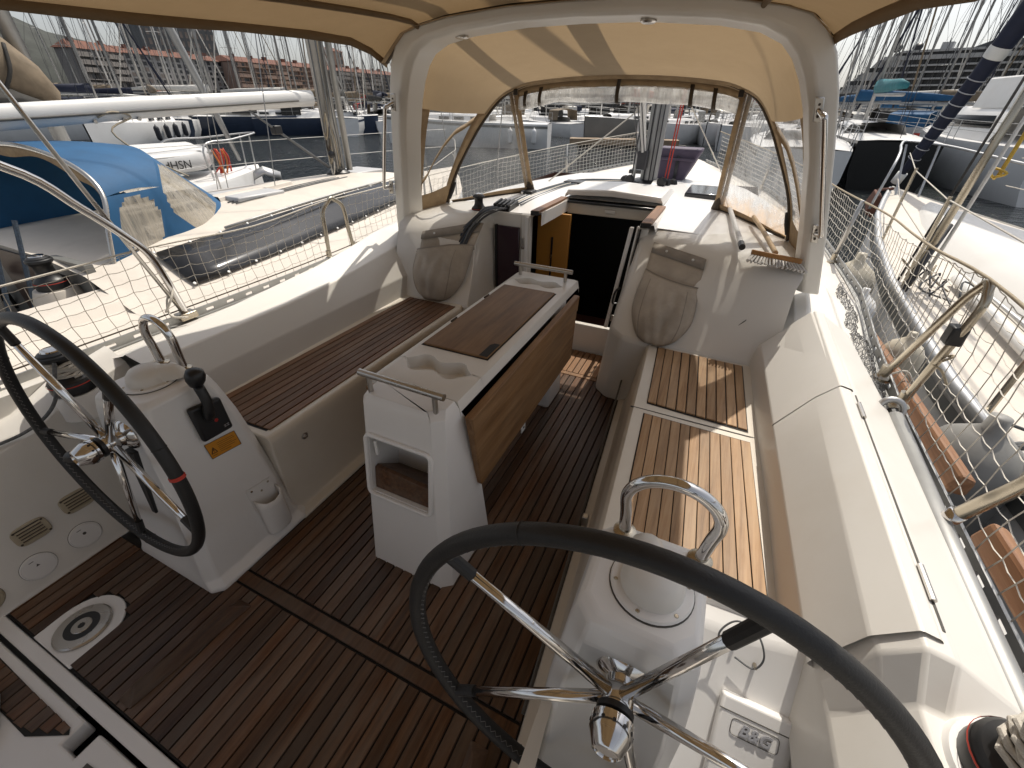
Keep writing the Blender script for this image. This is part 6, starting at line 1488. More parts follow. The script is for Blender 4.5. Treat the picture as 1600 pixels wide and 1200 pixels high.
def quadrow(P, Q, lo, hi, ts, off=0.0): return [[P[i] * (1 - t) + Q[i] * t + Vector((0, 0, 0.02 * math.sin(PI * t))) + Vector((off, off * -0.2, off)) for i in range(lo, hi)] for t in ts]
T5 = [k / 5 for k in range(6)]
MB().rows(quadrow(A_, F_, 18, nA - 18, T5)).build('roof', 'cover_blue', bhd, ang=180)
for lo, hi in ((nA - 19, nA),):
    MB().rows(quadrow(A_, F_, lo, hi, T5)).build('side_panel', 'cover_blue', bhd, ang=180)
def cut(P, Q, ii, nt_, inside, names):
    a_, b_ = MB(), MB()
    for i0_, i1_ in zip(ii, ii[1:]):
        for k in range(nt_):
            q = [P[i] * (1 - t) + Q[i] * t for i, t in ((i0_, k / nt_), (i1_, k / nt_), (i1_, (k + 1) / nt_), (i0_, (k + 1) / nt_))]
            (b_ if inside(i0_, k) else a_).add(q, [(0, 1, 2, 3)])
    a_.build(names[0], 'cover_blue', bhd, ang=180); b_.build(names[1], 'vinyl_yellowed', bhd, ang=180)
def egg(i, k, ic, ri, kc, rk, e=3.0): return abs((i + .5 - ic) / ri) ** e + abs((k + .5 - kc) / rk) ** e < 1
cut(A_, F_, list(range(0, 19)), 20, lambda i, k: egg(i + .25 * (k - 10), k, 10.5, 6.5, 11.5, 7.5, 2.6), ('side_panel', 'side_window'))
cut(F_, H_, list(range(0, nA)), 20, lambda i, k: egg(i, k, 22.5, 9.8, 9.3, 8.2, 3.4) or egg(i, k, nA - 24, 9.8, 9.3, 8.2, 3.4), ('front', 'front_window'))
MB().tube([p_ + Vector((0, -0.01, -0.012)) for p_ in A_], 0.016, 8).build('aft_bow', 'steel_brushed', bhd, ang=180)
MB().rows([[A_[i] + Vector((0, -0.012, -0.004)) for i in range(16, nA - 16)], [A_[i] + Vector((0, -0.02, -0.075 - 0.02 * math.sin(i * .5))) for i in range(16, nA - 16)]]).build('valance', 'trim_tan', bhd, solid=0.004)
MB().rows([[h_ + Vector((0, 0, 0.0)) for h_ in H_], [h_ + Vector((0.10 * (1 if h_.x > NX else -1), 0.13, -0.085 + 0.012 * math.sin(1.5 * i))) for i, h_ in enumerate(H_)]]).build('skirt', 'cover_blue', bhd, solid=0.004)
MB().rows([[A_[0] * (1 - t) + F_[0] * t + Vector((0.02, 0, 0.01)) for t in T5] + [H_[0] + Vector((.02, 0, 0.01))], [A_[0] * (1 - t) + F_[0] * t + Vector((0.13, -0.02, -0.07)) for t in T5] + [H_[0] + Vector((0.16, 0.08, -0.09))]]).build('side_skirt', 'cover_blue', bhd, solid=0.004)
# inner far windscreen of its cockpit tent (clear panel) and dark interior clutter
ncl = MB()
for k in range(26):
    x0, y0, z0 = NX + rp.uniform(-.6, .9), rp.uniform(.8, 1.28), rp.uniform(0.0, .5)
    ncl.tube(smooth_path([(x0, y0, z0), (x0 + rp.uniform(-.15, .15), y0 + rp.uniform(-.1, .1), z0 + rp.uniform(-.15, .2)), (x0 + rp.uniform(-.2, .2), y0 + rp.uniform(-.1, .1), z0 - .1)], 3), rp.uniform(.012, .03), 6)
tag(ncl.build('cockpit_clutter', 'cover_dark', None, kind='stuff'), 'dark tangle of gear in the shaded cockpit behind the blue hood', 'gear')

# =================================================================== second yacht to port, carrying the dinghy
def simple_hull(t, cx, tab, deckmat='hull_white', hullmat='hull_white', bow_off=0.0, crown=0.07):
    L = {-1: [], 1: []}; D = []
    ys = [tab[0][0] + (tab[-1][0] - tab[0][0]) * k / 14 for k in range(15)]
    y0, y1 = tab[0][0], tab[-1][0]
    for y in ys:
        s, z = interp(tab, y); ox = bow_off * ((y - y0) / (y1 - y0)) ** 1.0
        for sg in (-1, 1): L[sg].append([(cx + ox + sg * s * k, y, zz) for k, zz in ((0.985, z + .015), (1.0, z - .03), (1.0, 0.0), (.9, -.45), (.8, SEA - .2))])
        D.append([(cx + ox + s * k, y, z + crown * (1 - k * k)) for k in (-.985, -.6, -.2, .2, .6, .985)])
    MB().rows(L[-1]).rows(L[1]).build('hull', hullmat, t, ang=60)
    MB().rows(D).build('deck', deckmat, t, ang=60)
BX = -8.35
y2 = thing('moored_yacht', 'white yacht with an upturned grey dinghy on its foredeck', 'yacht', (BX, 3, 0), None)
simple_hull(y2, BX, [(-3, 1.5, 0.45), (1, 1.6, 0.45), (3, 1.35, 0.47), (4.5, 0.85, 0.50), (5.4, 0.35, 0.53), (5.9, 0.03, 0.56)], 'gelcoat_white', bow_off=0.5)
MB().rows([[(BX + s_ + .1, y, z_) for s_, z_ in ((-.95, .5), (-.8, .78), (0, .86), (.8, .78), (.95, .5))] for y in (-2.5, 2.6, 2.95)]).build('cabin', 'gelcoat_white', y2, bevel=.04)
pu = MB()
bx = BX + .5
pu.tube(smooth_path([(bx - .55, 4.7, .5), (bx - .55, 4.7, 1.0), (bx - .35, 5.3, 1.06), (bx, 6.0, 1.12), (bx + .35, 5.3, 1.06), (bx + .5, 4.7, 1.0), (bx + .5, 4.7, .5)], 5), .014, 8)
pu.build('pulpit', 'alloy', y2, ang=180)
for sg in (-1, 1):
    MB().tube([(bx + sg * .12, 5.75, .55), (bx + sg * .12, 5.8, 1.1)], .012, 6).build('pulpit_leg', 'alloy', y2)
    for h_ in (.75, 1.0): MB().tube([(bx + sg * .5, 4.7, h_), (BX + sg * 1.3 + .2, 3.0, h_ - .02), (BX + sg * 1.55, 1, h_ - .04)], .004, 5).build('guard_wire', 'wire', y2)
    for y in (3.4, 1.6): MB().tube([(BX + sg * 1.2 + .2, y, .48), (BX + sg * 1.2 + .2, y, 1.0)], .011, 6).build('stanchion', 'alloy', y2)
MB().rows([[(bx + .05, 5.55, .45), (bx + .30, 5.75, .62), (bx + .34, 6.05, .50)], [(bx + .1, 5.5, .35), (bx + .34, 5.72, .50), (bx + .42, 5.98, .38)]]).build('anchor', 'alloy', y2, solid=.04)
fs_ = thing('furled_headsail', 'pale furled headsail climbing from the dinghy yacht bow', 'sail', (BX + .35, 5.6, .95))
MB().tube([(BX + .35, 5.68, .70), (BX + .35, 5.52, 1.35), (BX + .3, 5.2, 2.6), (BX + .1, 4.1, 7.0)], [.03, .052, .060, .05], 10).build('roll', 'mast_grey', fs_, ang=180)
rope_r = thing('rope_bundle', 'bundle of red ropes hung on the dinghy yacht bow rail', 'rope', (BX + .4, 5.0, .7))
for k in range(9):
    x0 = BX + .72 + rp.uniform(-.10, .10); yy = 5.12 + rp.uniform(-.22, .12)
    MB().tube(smooth_path([(x0, yy, .93), (x0 + rp.uniform(-.08, .08), yy + .03, .78), (x0 + rp.uniform(-.1, .1), yy + rp.uniform(-.1, .1), .58)], 4), .012, 6).build('rope', 'red_cord' if k % 3 else 'orange_cord', rope_r, ang=180)
dg = thing('dinghy', 'grey inflatable dinghy stowed upside down, lettered on its tube', 'dinghy', (-8.0, 4.2, .8))
pth = smooth_path([(-7.62, 3.2, .80), (-7.60, 3.7, .80), (-7.62, 4.3, .80), (-7.72, 4.75, .80), (-8.0, 5.02, .82), (-8.28, 4.75, .80), (-8.38, 4.3, .80), (-8.40, 3.7, .80), (-8.38, 3.2, .80)], 6)
MB().tube(pth, .155, 14).build('tube', 'inflatable_grey', dg, ang=180)
MB().rows([[(-7.62 + (-.76) * k / 6, y, .93 + .10 * math.sin(PI * k / 6)) for k in range(7)] for y in (3.2, 4.4, 4.85)]).build('hull_floor', 'boom_white', dg, ang=180)
MB().tube([(p_.x + (.11 if p_.x > -8 else -.11), p_.y + (.1 if p_.y > 4.9 else 0), p_.z + .07) for p_ in pth], .024, 8).build('rubbing_strake', 'inflatable_dark', dg, ang=180)
fc = bpy.data.curves.new('dinghy_text', 'FONT'); fc.body = 'NSH\u0061p'; fc.body = 'dHSN'; fc.size = .16; fc.extrude = .002; fc.align_x = 'CENTER'; fc.align_y = 'CENTER'
ft = bpy.data.objects.new('dinghy_text', fc); COL.objects.link(ft); bpy.context.view_layer.update()
me = bpy.data.meshes.new_from_object(ft.evaluated_get(bpy.context.evaluated_depsgraph_get())); bpy.data.objects.remove(ft); bpy.data.curves.remove(fc)
me.materials.clear(); me.materials.append(MATS['black_plastic'])
lt = bpy.data.objects.new('lettering', me); COL.objects.link(lt); lt.parent = dg
lt.matrix_local = Matrix.Translation(Vector((-7.45, 4.30, .77)) - dg.location) @ Matrix(((0, .1, 1, 0), (1, 0, 0, 0), (0, 1, -.1, 0), (0, 0, 0, 1)))
m2 = thing('mast', 'thick mast wrapped by a brown sail cover at the picture edge', 'mast', (-8.1, 3.4, .9))
MB().tube([(-8.1, 3.34, .7), (-8.1, 3.40, 12)], .085, 14).build('tube', 'mast_grey', m2, ang=180)
cv = thing('sail_cover', 'brown and black sail cover bunched below the thick mast', 'sail cover', (-8.0, 2.9, 1.6))
MB().rows([[(-8.02 + .20 * math.cos(a) * w, y + .03 * math.sin(3 * a), zc_ + h_ * math.sin(a) + .03 * math.sin(5 * a + y * 9)) for a in [2 * PI * k / 16 for k in range(16)]] for y, zc_, h_, w in ((1.2, 1.85, .42, .9), (2.2, 1.96, .46, 1.0), (2.85, 1.98, .42, 1.05), (3.15, 1.86, .36, 1.0), (3.36, 1.72, .24, .8), (3.46, 1.58, .10, .5))], close_u=True, caps=True).build('cover', 'cover_tan', cv, ang=180)
MB().rows([[(-7.90 + .16 * math.cos(a) * w, y + .02 * math.sin(3 * a), zc_ + h_ * math.sin(a) + .02 * math.sin(5 * a + y * 9)) for a in [2 * PI * k / 14 for k in range(14)]] for y, zc_, h_, w in ((1.2, 1.52, .14, .9), (2.3, 1.55, .14, 1.0), (3.0, 1.55, .12, 1.0), (3.3, 1.47, .06, .6))], close_u=True, caps=True).build('cover_foot', 'cover_dark', cv, ang=180)
for k in range(3): MB().tube(smooth_path([(-7.80, 2.4 + .25 * k, 1.62), (-7.78, 2.55 + .25 * k, 1.85), (-7.86, 2.7 + .22 * k, 2.1)], 4), .02, 6).build('fold', 'cover_dark', cv, ang=180)

# =================================================================== yacht bow on our starboard side
SX = 2.60
syt = thing('neighbour_yacht', 'cream decked yacht whose bow points ahead beside our tan nets', 'yacht', (SX, 3.5, 0))
ST = [(-2.0, 1.46, 0.50), (1.0, 1.44, 0.50), (2.5, 1.38, 0.51), (4.0, 1.17, 0.53), (5.2, .93, 0.56), (6.4, .62, 0.60), (7.3, .32, 0.65), (8.1, .03, 0.70)]
simple_hull(syt, 2.95, ST, 'neighbour_deck', 'hull_white', bow_off=-.85, crown=.03)
def sox(y): return 2.95 - .85 * (y + 2) / 10.1
for dz, hgt, m_ in ((-.115, .07, 'hull_grey'),):
    MB().rows([[(sox(y) - interp(ST, y)[0] - .006, y, interp(ST, y)[1] + dz + k) for k in (0, hgt)] for y in [-2 + .5 * i for i in range(20)]]).build('hull_stripe', m_, syt)
MB().rows([[(sox(y) - interp(ST, y)[0] + d, y, interp(ST, y)[1] + h_) for d, h_ in ((-.012, -.02), (-.015, .025), (.0, .04), (.03, .035), (.045, .012))] for y in [-2 + .4 * i for i in range(26)]]).build('toe_rail', 'alloy', syt, ang=60)
MB().rows([[(sox(y) + s_ * w, y, z_) for s_, z_ in ((-1.25, .50), (-1.05, .66), (-.7, .82 - .02 * y), (0, .93 - .03 * y), (.7, .82 - .02 * y), (1.05, .66), (1.25, .50))] for y, w in ((-2, .62), (2.0, .62), (4.0, .54), (5.2, .42), (6.0, .30), (6.6, .16), (6.9, .05))]).build('coachroof', 'gelcoat', syt, ang=60)
MB().rows([[(sox(y) - .68 * w + .01 - .035, y, .545 + h_) for h_ in (0, .13)] for y, w in ((-2, .98), (2.0, .98), (3.0, .97))]).build('side_window', 'glass_dark', syt, solid=.012)
MB().tube([(sox(y) - .92 * (interp(ST, y)[0] / 1.42) + .1, y, .56) for y in (0.0, 1.5, 3.0, 4.4)], .014, 8).build('genoa_track', 'alloy', syt)
gs2 = MB().tube([(1.66, 4.05, .60), (1.62, 3.2, .585), (1.58, 2.3, .57), (1.56, .5, .56)], .034, 12).build('deck_pole', 'boom_white', syt, ang=180)
pul = thing('pulpit', 'steel bow pulpit with guard wires on the starboard neighbour', 'rail', (2.1, 7.6, .7))
P_ = MB()
P_.tube(smooth_path([(sox(6.6) - .62, 6.7, .62), (sox(6.8) - .50, 6.9, 1.15), (sox(7.5) - .22, 7.9, 1.24), (sox(8) + .0, 8.35, 1.26), (sox(7.5) + .28, 7.9, 1.24), (sox(6.8) + .55, 6.8, 1.16), (sox(6.4) + .72, 6.0, 1.13), (sox(6.2) + .76, 5.9, .60)], 5), .014, 8)
P_.build('top_rail', 'alloy', pul, ang=180)
for sg in (-1, 1):
    MB().tube([(sox(7.6) + sg * .12, 7.55, .68), (sox(7.6) + sg * .17, 7.85, 1.24)], .013, 8).build('leg', 'alloy', pul)
    for h_ in (.34, .60):
        MB().tube([(sox(y) + sg * (interp(ST, y)[0] - .05), y, interp(ST, y)[1] + h_) for y in (6.7, 5.3, 3.9, 2.2, .5)], .0045, 5).build('guard_wire', 'rope_white', pul)
    for y in (5.3, 3.85, 2.2): MB().tube([(sox(y) + sg * (interp(ST, y)[0] - .05), y, interp(ST, y)[1]), (sox(y) + sg * (interp(ST, y)[0] - .05), y, interp(ST, y)[1] + .62)], .0125, 8).build('stanchion', 'steel_weathered', pul)
fg = thing('furled_headsail', 'navy furled headsail with a white patch rising from the near bow', 'sail', (2.1, 8.0, .8))
fa, fb = Vector((2.09, 8.05, .78)), Vector((2.62, 6.95, 3.9))
MB().tube([lerp(fa, fb, t) for t in (.0, .04)], [.06, .06], 12).build('furling_drum', 'label_white', fg, ang=180)
MB().tube([lerp(fa, fb, t) for t in (.04, .12, .25, .40, .47, .55, .75, 1.2)], [.04, .062, .075, .085, .10, .115, .125, .13], 14).build('roll', 'sail_navy', fg, ang=180)
for k in range(8):
    q = lerp(fa, fb, .10 + .038 * k); ax = (fb - fa).normalized()
    MB().lathe([(.073 + .0025 * k, -.006), (.076 + .0025 * k, 0), (.073 + .0025 * k, .006)], q, ax, n=14, caps=False).build('lashing', 'decal_silver', fg)
q = lerp(fa, fb, .44); MB().lathe([(.098, -.05), (.105, 0), (.104, .06)], q, (fb - fa).normalized(), n=14, caps=False).build('patch', 'label_white', fg)
sr = thing('rigging', 'shrouds, bracing poles and knotted ropes over the starboard neighbour', 'wires', (1.7, 5, 1))
for a_, b_, r_, m_ in (((1.34, 4.05, .52), (2.35, 4.6, 12.5), .008, 'wire_dark'), ((1.42, 4.2, .52), (2.3, 4.6, 8), .007, 'wire_dark'), ((1.36, 3.9, .55), (1.60, 4.3, 2.6), .024, 'steel_weathered'), ((1.44, 3.95, .55), (1.70, 4.35, 2.7), .012, 'boom_white'),
                       ((1.30, 3.75, .55), (1.46, 4.05, .95), .020, 'wire_dark'), ((3.3, 5.9, .6), (2.4, 4.6, 12), .007, 'wire_dark'), ((3.45, 5.6, .55), (2.4, 4.7, 8), .006, 'wire_dark')):
    MB().tube([a_, b_], r_, 8).build('wire', m_, sr, ang=180)
MB().tube([(1.62, 4.2, 1.25), (1.68, 4.32, 1.6), (1.80, 4.5, 2.7)], .012, 6).build('yellow_line', 'yellow_cord', sr, ang=180)
MB().tube(smooth_path([(1.60, 4.20, 1.24), (1.64, 4.16, 1.27), (1.60, 4.24, 1.29), (1.57, 4.18, 1.26), (1.62, 4.23, 1.23)], 4), .008, 6).build('yellow_knot', 'yellow_cord', sr, ang=180)
for k in range(7):
    x0, y0 = 1.30 + rp.uniform(-.02, .25), 3.7 + rp.uniform(-.3, .4)
    MB().tube(smooth_path([(x0, y0, .60), (x0 + rp.uniform(-.1, .1), y0 + .1, .68), (x0 + rp.uniform(-.15, .15), y0 + rp.uniform(-.2, .2), .62), (x0 + .1, y0 - .1, .56)], 4), .006, 6).build('loose_rope', rp.choice(['rope_grey', 'wire_dark', 'rope_tan']), sr, ang=180)
tw = thing('mooring_rope', 'twisted grey mooring rope from the neighbouring deck to the big grey fender', 'rope', (1.3, 1.8, .6))
for d in (0, 1.6, 3.1, 4.7):
    MB().tube([lerp((1.14, 1.80, .60), (1.62, 2.0, .66), t) for t in (0,)] + [(1.14 + .48 * t + .012 * math.cos(14 * t + d), 1.80 + .2 * t + .012 * math.sin(14 * t + d), .60 + .06 * t + .012 * math.cos(14 * t + d)) for t in [k / 20 for k in range(1, 21)]], .009, 6).build('strand', 'rope_grey', tw, ang=180)
an = thing('anchor', 'rusty brown anchor stowed on the neighbouring bow roller', 'anchor', (2.0, 8.1, .55))
MB().hexa([(1.90, 8.05, .35), (2.0, 8.0, .30), (2.02, 8.35, .42), (1.92, 8.4, .46)], [(1.93, 8.0, .62), (2.0, 7.95, .60), (2.03, 8.25, .62), (1.95, 8.3, .66)]).build('fluke', 'roof_tile', an, bevel=.015)
MB().tube([(2.0, 7.7, .74), (1.98, 8.2, .66)], .018, 8).build('shank', 'roof_tile', an)

# =================================================================== the harbour
water = struct(MB().add([(-2500, -2500, SEA), (2500, -2500, SEA), (2500, 2500, SEA), (-2500, 2500, SEA)], [(0, 1, 2, 3)]).build('water', 'harbour_water', None, smooth=False))

# ---- boats farther off: one builder, every boat an object of its own
RB = random.Random(21)
def far_boat(label, x, y, head, L=10.5, B=3.2, fb=0.95, hull='hull_white', mast=13.0, cover=None, mastmat='mast_grey', hood=None, stripe=None, furl=None, name='moored_sailboat', group=None, kind='sail', detail=2, fenders=0):
    """head: compass direction of the bow in degrees, 0 = +Y, 90 = +X"""
    t = thing(name, label, 'sailboat' if kind == 'sail' else 'motorboat', (0, 0, 0), group)
    T = lambda tab, u: interp(tab, u)
    form = [(0.0, .78), (.15, .9), (.4, 1.0), (.6, .95), (.8, .66), (.92, .32), (1.0, .02)]
    rowsL, rowsR, D = [], [], []
    for k in range(11):
        u = k / 10; s = T(form, u)[0] * B / 2; yy = (u - .5) * L; z = SEA + fb * (1 + .22 * u * u)
        rake = .05 * L * max(0, (u - .85)) / .15 * .3
        for sg, rr in ((-1, rowsL), (1, rowsR)): rr.append([(sg * s, yy + rake, z), (sg * s * 1.0, yy + rake * .9, z - .08), (sg * s * .97, yy + rake * .4, SEA + fb * .4), (sg * s * .82, yy, SEA - .05)])
        D.append([(s * q, yy + rake, z + .06 * (1 - q * q)) for q in (-1, -.5, 0, .5, 1)])
    h = MB().rows(rowsL).rows(rowsR); h.add([rowsL[0][i] for i in range(4)] + [rowsR[0][i] for i in range(4)], [(i, i + 1, i + 5, i + 4) for i in range(3)])
    h.build('hull', hull, t, ang=50)
    MB().rows(D).build('deck', 'gelcoat_white', t, ang=60)
    zd = SEA + fb
    if stripe: 
        for rr, sg in ((rowsL, -1), (rowsR, 1)): MB().rows([[(p[1][0] + sg * .012, p[1][1], p[1][2] - .02), (p[1][0] * .995 + sg * .012, p[1][1], p[1][2] - .16)] for p in rr]).build('stripe', stripe, t)
    if kind == 'motor':
        cb = MB().rows([[(s_ * B * w, yy * L, zd + z_) for s_, z_ in ((-.42, .05), (-.36, .75), (-.30, 1.05), (.30, 1.05), (.36, .75), (.42, .05))] for yy, w in ((-.25, .95), (.05, .95), (.16, .85), (.30, .5))]); cb.build('cabin', 'gelcoat_white', t, bevel=.06)
        for sg in (-1, 1): MB().rows([[(sg * B * .385 * w, yy * L, zd + z_) for z_ in (.42, .78)] for yy, w in ((-.2, .96), (.05, .96), (.13, .9))]).build('window', 'glass_dark', t, solid=.03)
        MB().rows([[(s_ * B * w, yy * L, zd + z_) for s_, z_ in ((-.34, 1.0), (-.30, 1.9), (.30, 1.9), (.34, 1.0))] for yy, w in ((-.24, .9), (.02, .9))]).build('flybridge', 'gelcoat_white', t, bevel=.05)
    else:
        zc_ = zd + .42
        MB().rows([[(s_ * B * w, yy * L, zd + z_) for s_, z_ in ((-.36, .06), (-.30, .40), (0, .48), (.30, .40), (.36, .06))] for yy, w in ((-.16, 1), (.10, .95), (.24, .6), (.30, .4))]).build('cabin', 'gelcoat_white', t, bevel=.05)
        if detail > 1:
            for sg in (-1, 1):
                for yy in (-.08, .02, .11): MB().rows([[(sg * B * (.345 - .04 * max(0, yy) * 4), (yy + d) * L, zd + z_) for z_ in (.16, .32)] for d in (-.03, .03)]).build('window', 'glass_dark', t, solid=.03)
    if detail > 1:
        for sg, rr in ((-1, rowsL), (1, rowsR)):
            for h_ in (.3, .58): MB().tube([(p[0][0] * .96, p[0][1], p[0][2] + h_) for p in rr], .009, 4).build('guard_wire', 'wire', t)
            for k in (0, 2, 4, 6, 8, 10): MB().tube([(rr[k][0][0] * .96, rr[k][0][1], rr[k][0][2]), (rr[k][0][0] * .96, rr[k][0][1], rr[k][0][2] + .6)], .014, 5).build('stanchion', 'alloy', t)
    if hood: MB().rows([[(s_ * B, yy * L, zd + z_) for s_, z_ in ((-.33, .2), (-.30, .95), (0, 1.1), (.30, .95), (.33, .2))] for yy in (-.27, -.17, -.12)]).build('sprayhood', hood, t, bevel=.05)
    my = .08 * L
    if mast and kind == 'sail':
        m_ = MB().tube([(0, my, zd + .35), (0, my - .1, zd + mast)], .075 if detail > 1 else .06, 8).build('mast', mastmat, t, ang=180)
        for hh in (.42, .70):
            w = .85 - .25 * hh; MB().tube([(-w, my - .12, zd + mast * hh), (0, my - .05, zd + mast * hh + .08), (w, my - .12, zd + mast * hh)], .02, 5).build('spreader', mastmat, m_)
        rg = MB()
        for sg in (-1, 1):
            rg.tube([(sg * B * .46, my - .2, zd), (sg * .60, my - .12, zd + mast * .55), (0, my - .08, zd + mast * .97)], .012, 4)
            rg.tube([(sg * B * .44, my - .35, zd), (0, my - .04, zd + mast * .5)], .010, 4)
        rg.tube([(0, -.48 * L, zd + .1), (0, my - .1, zd + mast)], .010, 4)
        rg.build('stays', 'wire_dark', m_, kind='stuff')
        MB().tube([(0, .485 * L, zd + .3), (0, my, zd + mast * .94)], .055 if furl else .014, 6).build('furled_headsail' if furl else 'forestay', furl or 'wire', t, ang=180)
        MB().tube([(0, my - .1, zd + 1.45), (0, my - .40 * L, zd + 1.35)], .06, 8).build('boom', 'alloy_dull', t, ang=180)
        if cover:
            MB().rows([[(.13 * w * math.cos(a), yy, zd + 1.52 + .20 * w + .22 * w * math.sin(a) + .02 * math.sin(6 * yy)) for a in [2 * PI * k / 10 for k in range(10)]] for yy, w in ((my - .05, .7), (my - .1, 1.25), (my - .18 * L, 1.0), (my - .30 * L, .8), (my - .40 * L, .45))], close_u=True, caps=True).build('sail_cover', cover, t, ang=180)
    t.location = (x, y, 0); t.rotation_euler = (0, 0, -math.radians(head))
    return t
def far_fender(x, y, z, label, mat, grp):
    fender(x, y, z, .12, .45, mat, label, grp)

# row off the port side, along the far pontoon
far_boat('white yacht with black fenders lying beyond the upturned dinghy', -34.5, 18.6, 140, 12.5, 3.6, 1.05, 'hull_white', 15, None, hood=None)
for k in range(4):
    q = (-33.05 + .64 * (k - 1.0) * 1.45, 19.75 - .766 * (k - 1.0) * 1.45, -.12)
    fender(q[0], q[1], q[2], .14, .5, 'fender_dark', ['leftmost black fender on the white yacht beyond the dinghy', 'second black fender from the left on the white yacht beyond the dinghy', 'third black fender from the left on the white yacht beyond the dinghy', 'rightmost black fender on the white yacht beyond the dinghy'][k], 'black fenders on the white yacht')
far_boat('long grey hulled yacht whose white deck shows under the middle of the boom', -41.5, 27.5, 40, 13.5, 3.8, 1.35, 'hull_grey', 17, 'cover_white', hood='cover_tan')
far_boat('dark grey hulled yacht lying just left of the thick mast', -35.0, 29.6, 48, 12.0, 3.7, 1.25, 'hull_navy', 16, 'cover_white', hood='cover_dark', furl='cover_white')
far_boat('white hulled yacht seen stern on, right behind the thick mast', -32.2, 34.2, 322, 10.5, 3.5, 1.25, 'hull_white', 14, 'cover_dark', hood='cover_dark', stripe='hull_navy')
far_boat('white yacht with small fenders left of the arch handrail', -33.0, 40.5, 330, 11.0, 3.5, 1.2, 'hull_white', 15, 'sail_navy', hood='cover_tan')
far_boat('yacht with a red sail cover behind the thick mast', -42.0, 47.0, 300, 11.0, 3.4, 1.2, 'hull_white', 15, 'cover_red', hood='cover_red')
far_boat('yacht with a navy furled sail among the masts before the pale flats', -40.0, 18.5, 30, 11.0, 3.4, 1.1, 'hull_white', 16, 'sail_navy', furl='sail_navy')
# rows seen through the open hood window
far_boat('white hulled yacht with three white fenders behind the clear hood window', -16.6, 28.6, 255, 11.0, 3.4, 1.35, 'hull_white', 14, 'cover_dark', hood=None, stripe='hull_grey')
for k in range(3): fender(-13.0 + .72 * k, 27.65 + .20 * k, -.05, .15, .55, 'hull_white', ['leftmost white fender on the hull behind the clear hood window', 'middle white fender on the hull behind the clear hood window', 'rightmost white fender on the hull behind the clear hood window'][k], 'white fenders on the white hull')
far_boat('grey hulled yacht with a red sail cover beyond the wooden pontoon', -7.6, 38.5, 208, 10.5, 3.4, 1.45, 'hull_grey', 14, 'cover_red', hood='cover_white')
far_boat('white yacht with grey hood at the end of the wooden pontoon', -4.6, 40.5, 196, 9.5, 3.2, 1.2, 'hull_white', 13, 'cover_dark', hood='hull_grey')
far_boat('white yacht behind our mast, left of the pale furled sail', -1.5, 43.5, 190, 10.0, 3.3, 1.2, 'hull_white', 13, 'cover_white', hood='hull_grey', furl='cover_tan')
far_boat('white yacht with long dark windows right of the purple bag', 0.6, 39.0, 200, 10.5, 3.4, 1.2, 'hull_white', 13, 'cover_red', hood=None)
pt = thing('pontoon', 'wooden pontoon on the water before the grey hulled yacht', 'pontoon', (-8, 31.5, SEA))
MB().hexa([(-10.4, 31.6, SEA + .15), (-3.6, 34.2, SEA + .15), (-3.9, 35.6, SEA + .15), (-10.8, 33.0, SEA + .15)], [(-10.4, 31.6, SEA + .5), (-3.6, 34.2, SEA + .5), (-3.9, 35.6, SEA + .5), (-10.8, 33.0, SEA + .5)]).build('deck', 'pontoon_wood', pt, smooth=False)
for k in range(5): MB().box(-10.0 + 1.5 * k, -9.2 + 1.5 * k, 32.2 + .55 * k, 33.0 + .55 * k, SEA - .2, SEA + .2).build('float', 'cover_dark', pt, smooth=False)
mpl = thing('power_post', 'white service post standing on the wooden pontoon', 'post', (-6.2, 34, SEA + .5))
MB().box(-6.45, -5.95, 33.8, 34.2, SEA + .5, SEA + 1.75).build('cabinet', 'gelcoat_white', mpl, bevel=.08)
# boats off the starboard side
far_boat('pale hulled boat lying just right of the arch leg', 2.0, 22.0, 2, 10.0, 3.2, 1.35, 'hull_white', 15, None, mastmat='mast_grey', stripe='hull_black')
blk = far_boat('long black hulled yacht with a white deck beyond the neighbouring bow', 4.95, 26.5, 1, 13.0, 3.0, 1.5, 'hull_black', 19, 'cover_turquoise', hood=None, stripe=None)
far_boat('white motor cruiser beside the black hulled yacht', 8.6, 24.0, 354, 10.5, 3.6, 1.5, 'hull_white', 0, None, kind='motor', name='motor_cruiser')
far_boat('white yacht with a blue sail cover behind the motor cruiser', 13.5, 30.5, 315, 11.0, 3.5, 1.3, 'hull_white', 15, 'cover_blue', hood='cover_blue')
far_boat('yacht with a blue sail cover left of the turquoise one', 6.0, 33.0, 300, 11.0, 3.4, 1.3, 'hull_white', 16, 'cover_blue', hood='cover_blue')
far_boat('yacht showing a pale blue panel with a red mark behind the black hull', 9.8, 35.0, 90, 11.5, 3.5, 1.4, 'hull_white', 16, 'cover_white', hood='cover_dark')
pn = thing('advert_panel', 'pale blue panel with orange and red marks on a boat behind the black hull', 'panel', (7.0, 30, .6))
MB().hexa([(6.15, 30.0, .25), (8.25, 30.4, .25), (8.25, 30.45, .25), (6.15, 30.05, .25)], [(6.15, 30.0, .95), (8.25, 30.4, .95), (8.25, 30.45, .95), (6.15, 30.05, .95)]).build('board', 'inflatable_grey', pn, smooth=False)
MB().add([(6.75, 30.10, .38), (7.15, 30.18, .42), (7.05, 30.16, .66), (6.8, 30.11, .6)], [(0, 1, 2, 3)]).build('orange_mark', 'orange_cord', pn, smooth=False)
MB().add([(7.65, 30.27, .42), (7.95, 30.33, .42), (7.95, 30.33, .72), (7.65, 30.27, .72)], [(0, 1, 2, 3)]).build('red_mark', 'red_cord', pn, smooth=False)
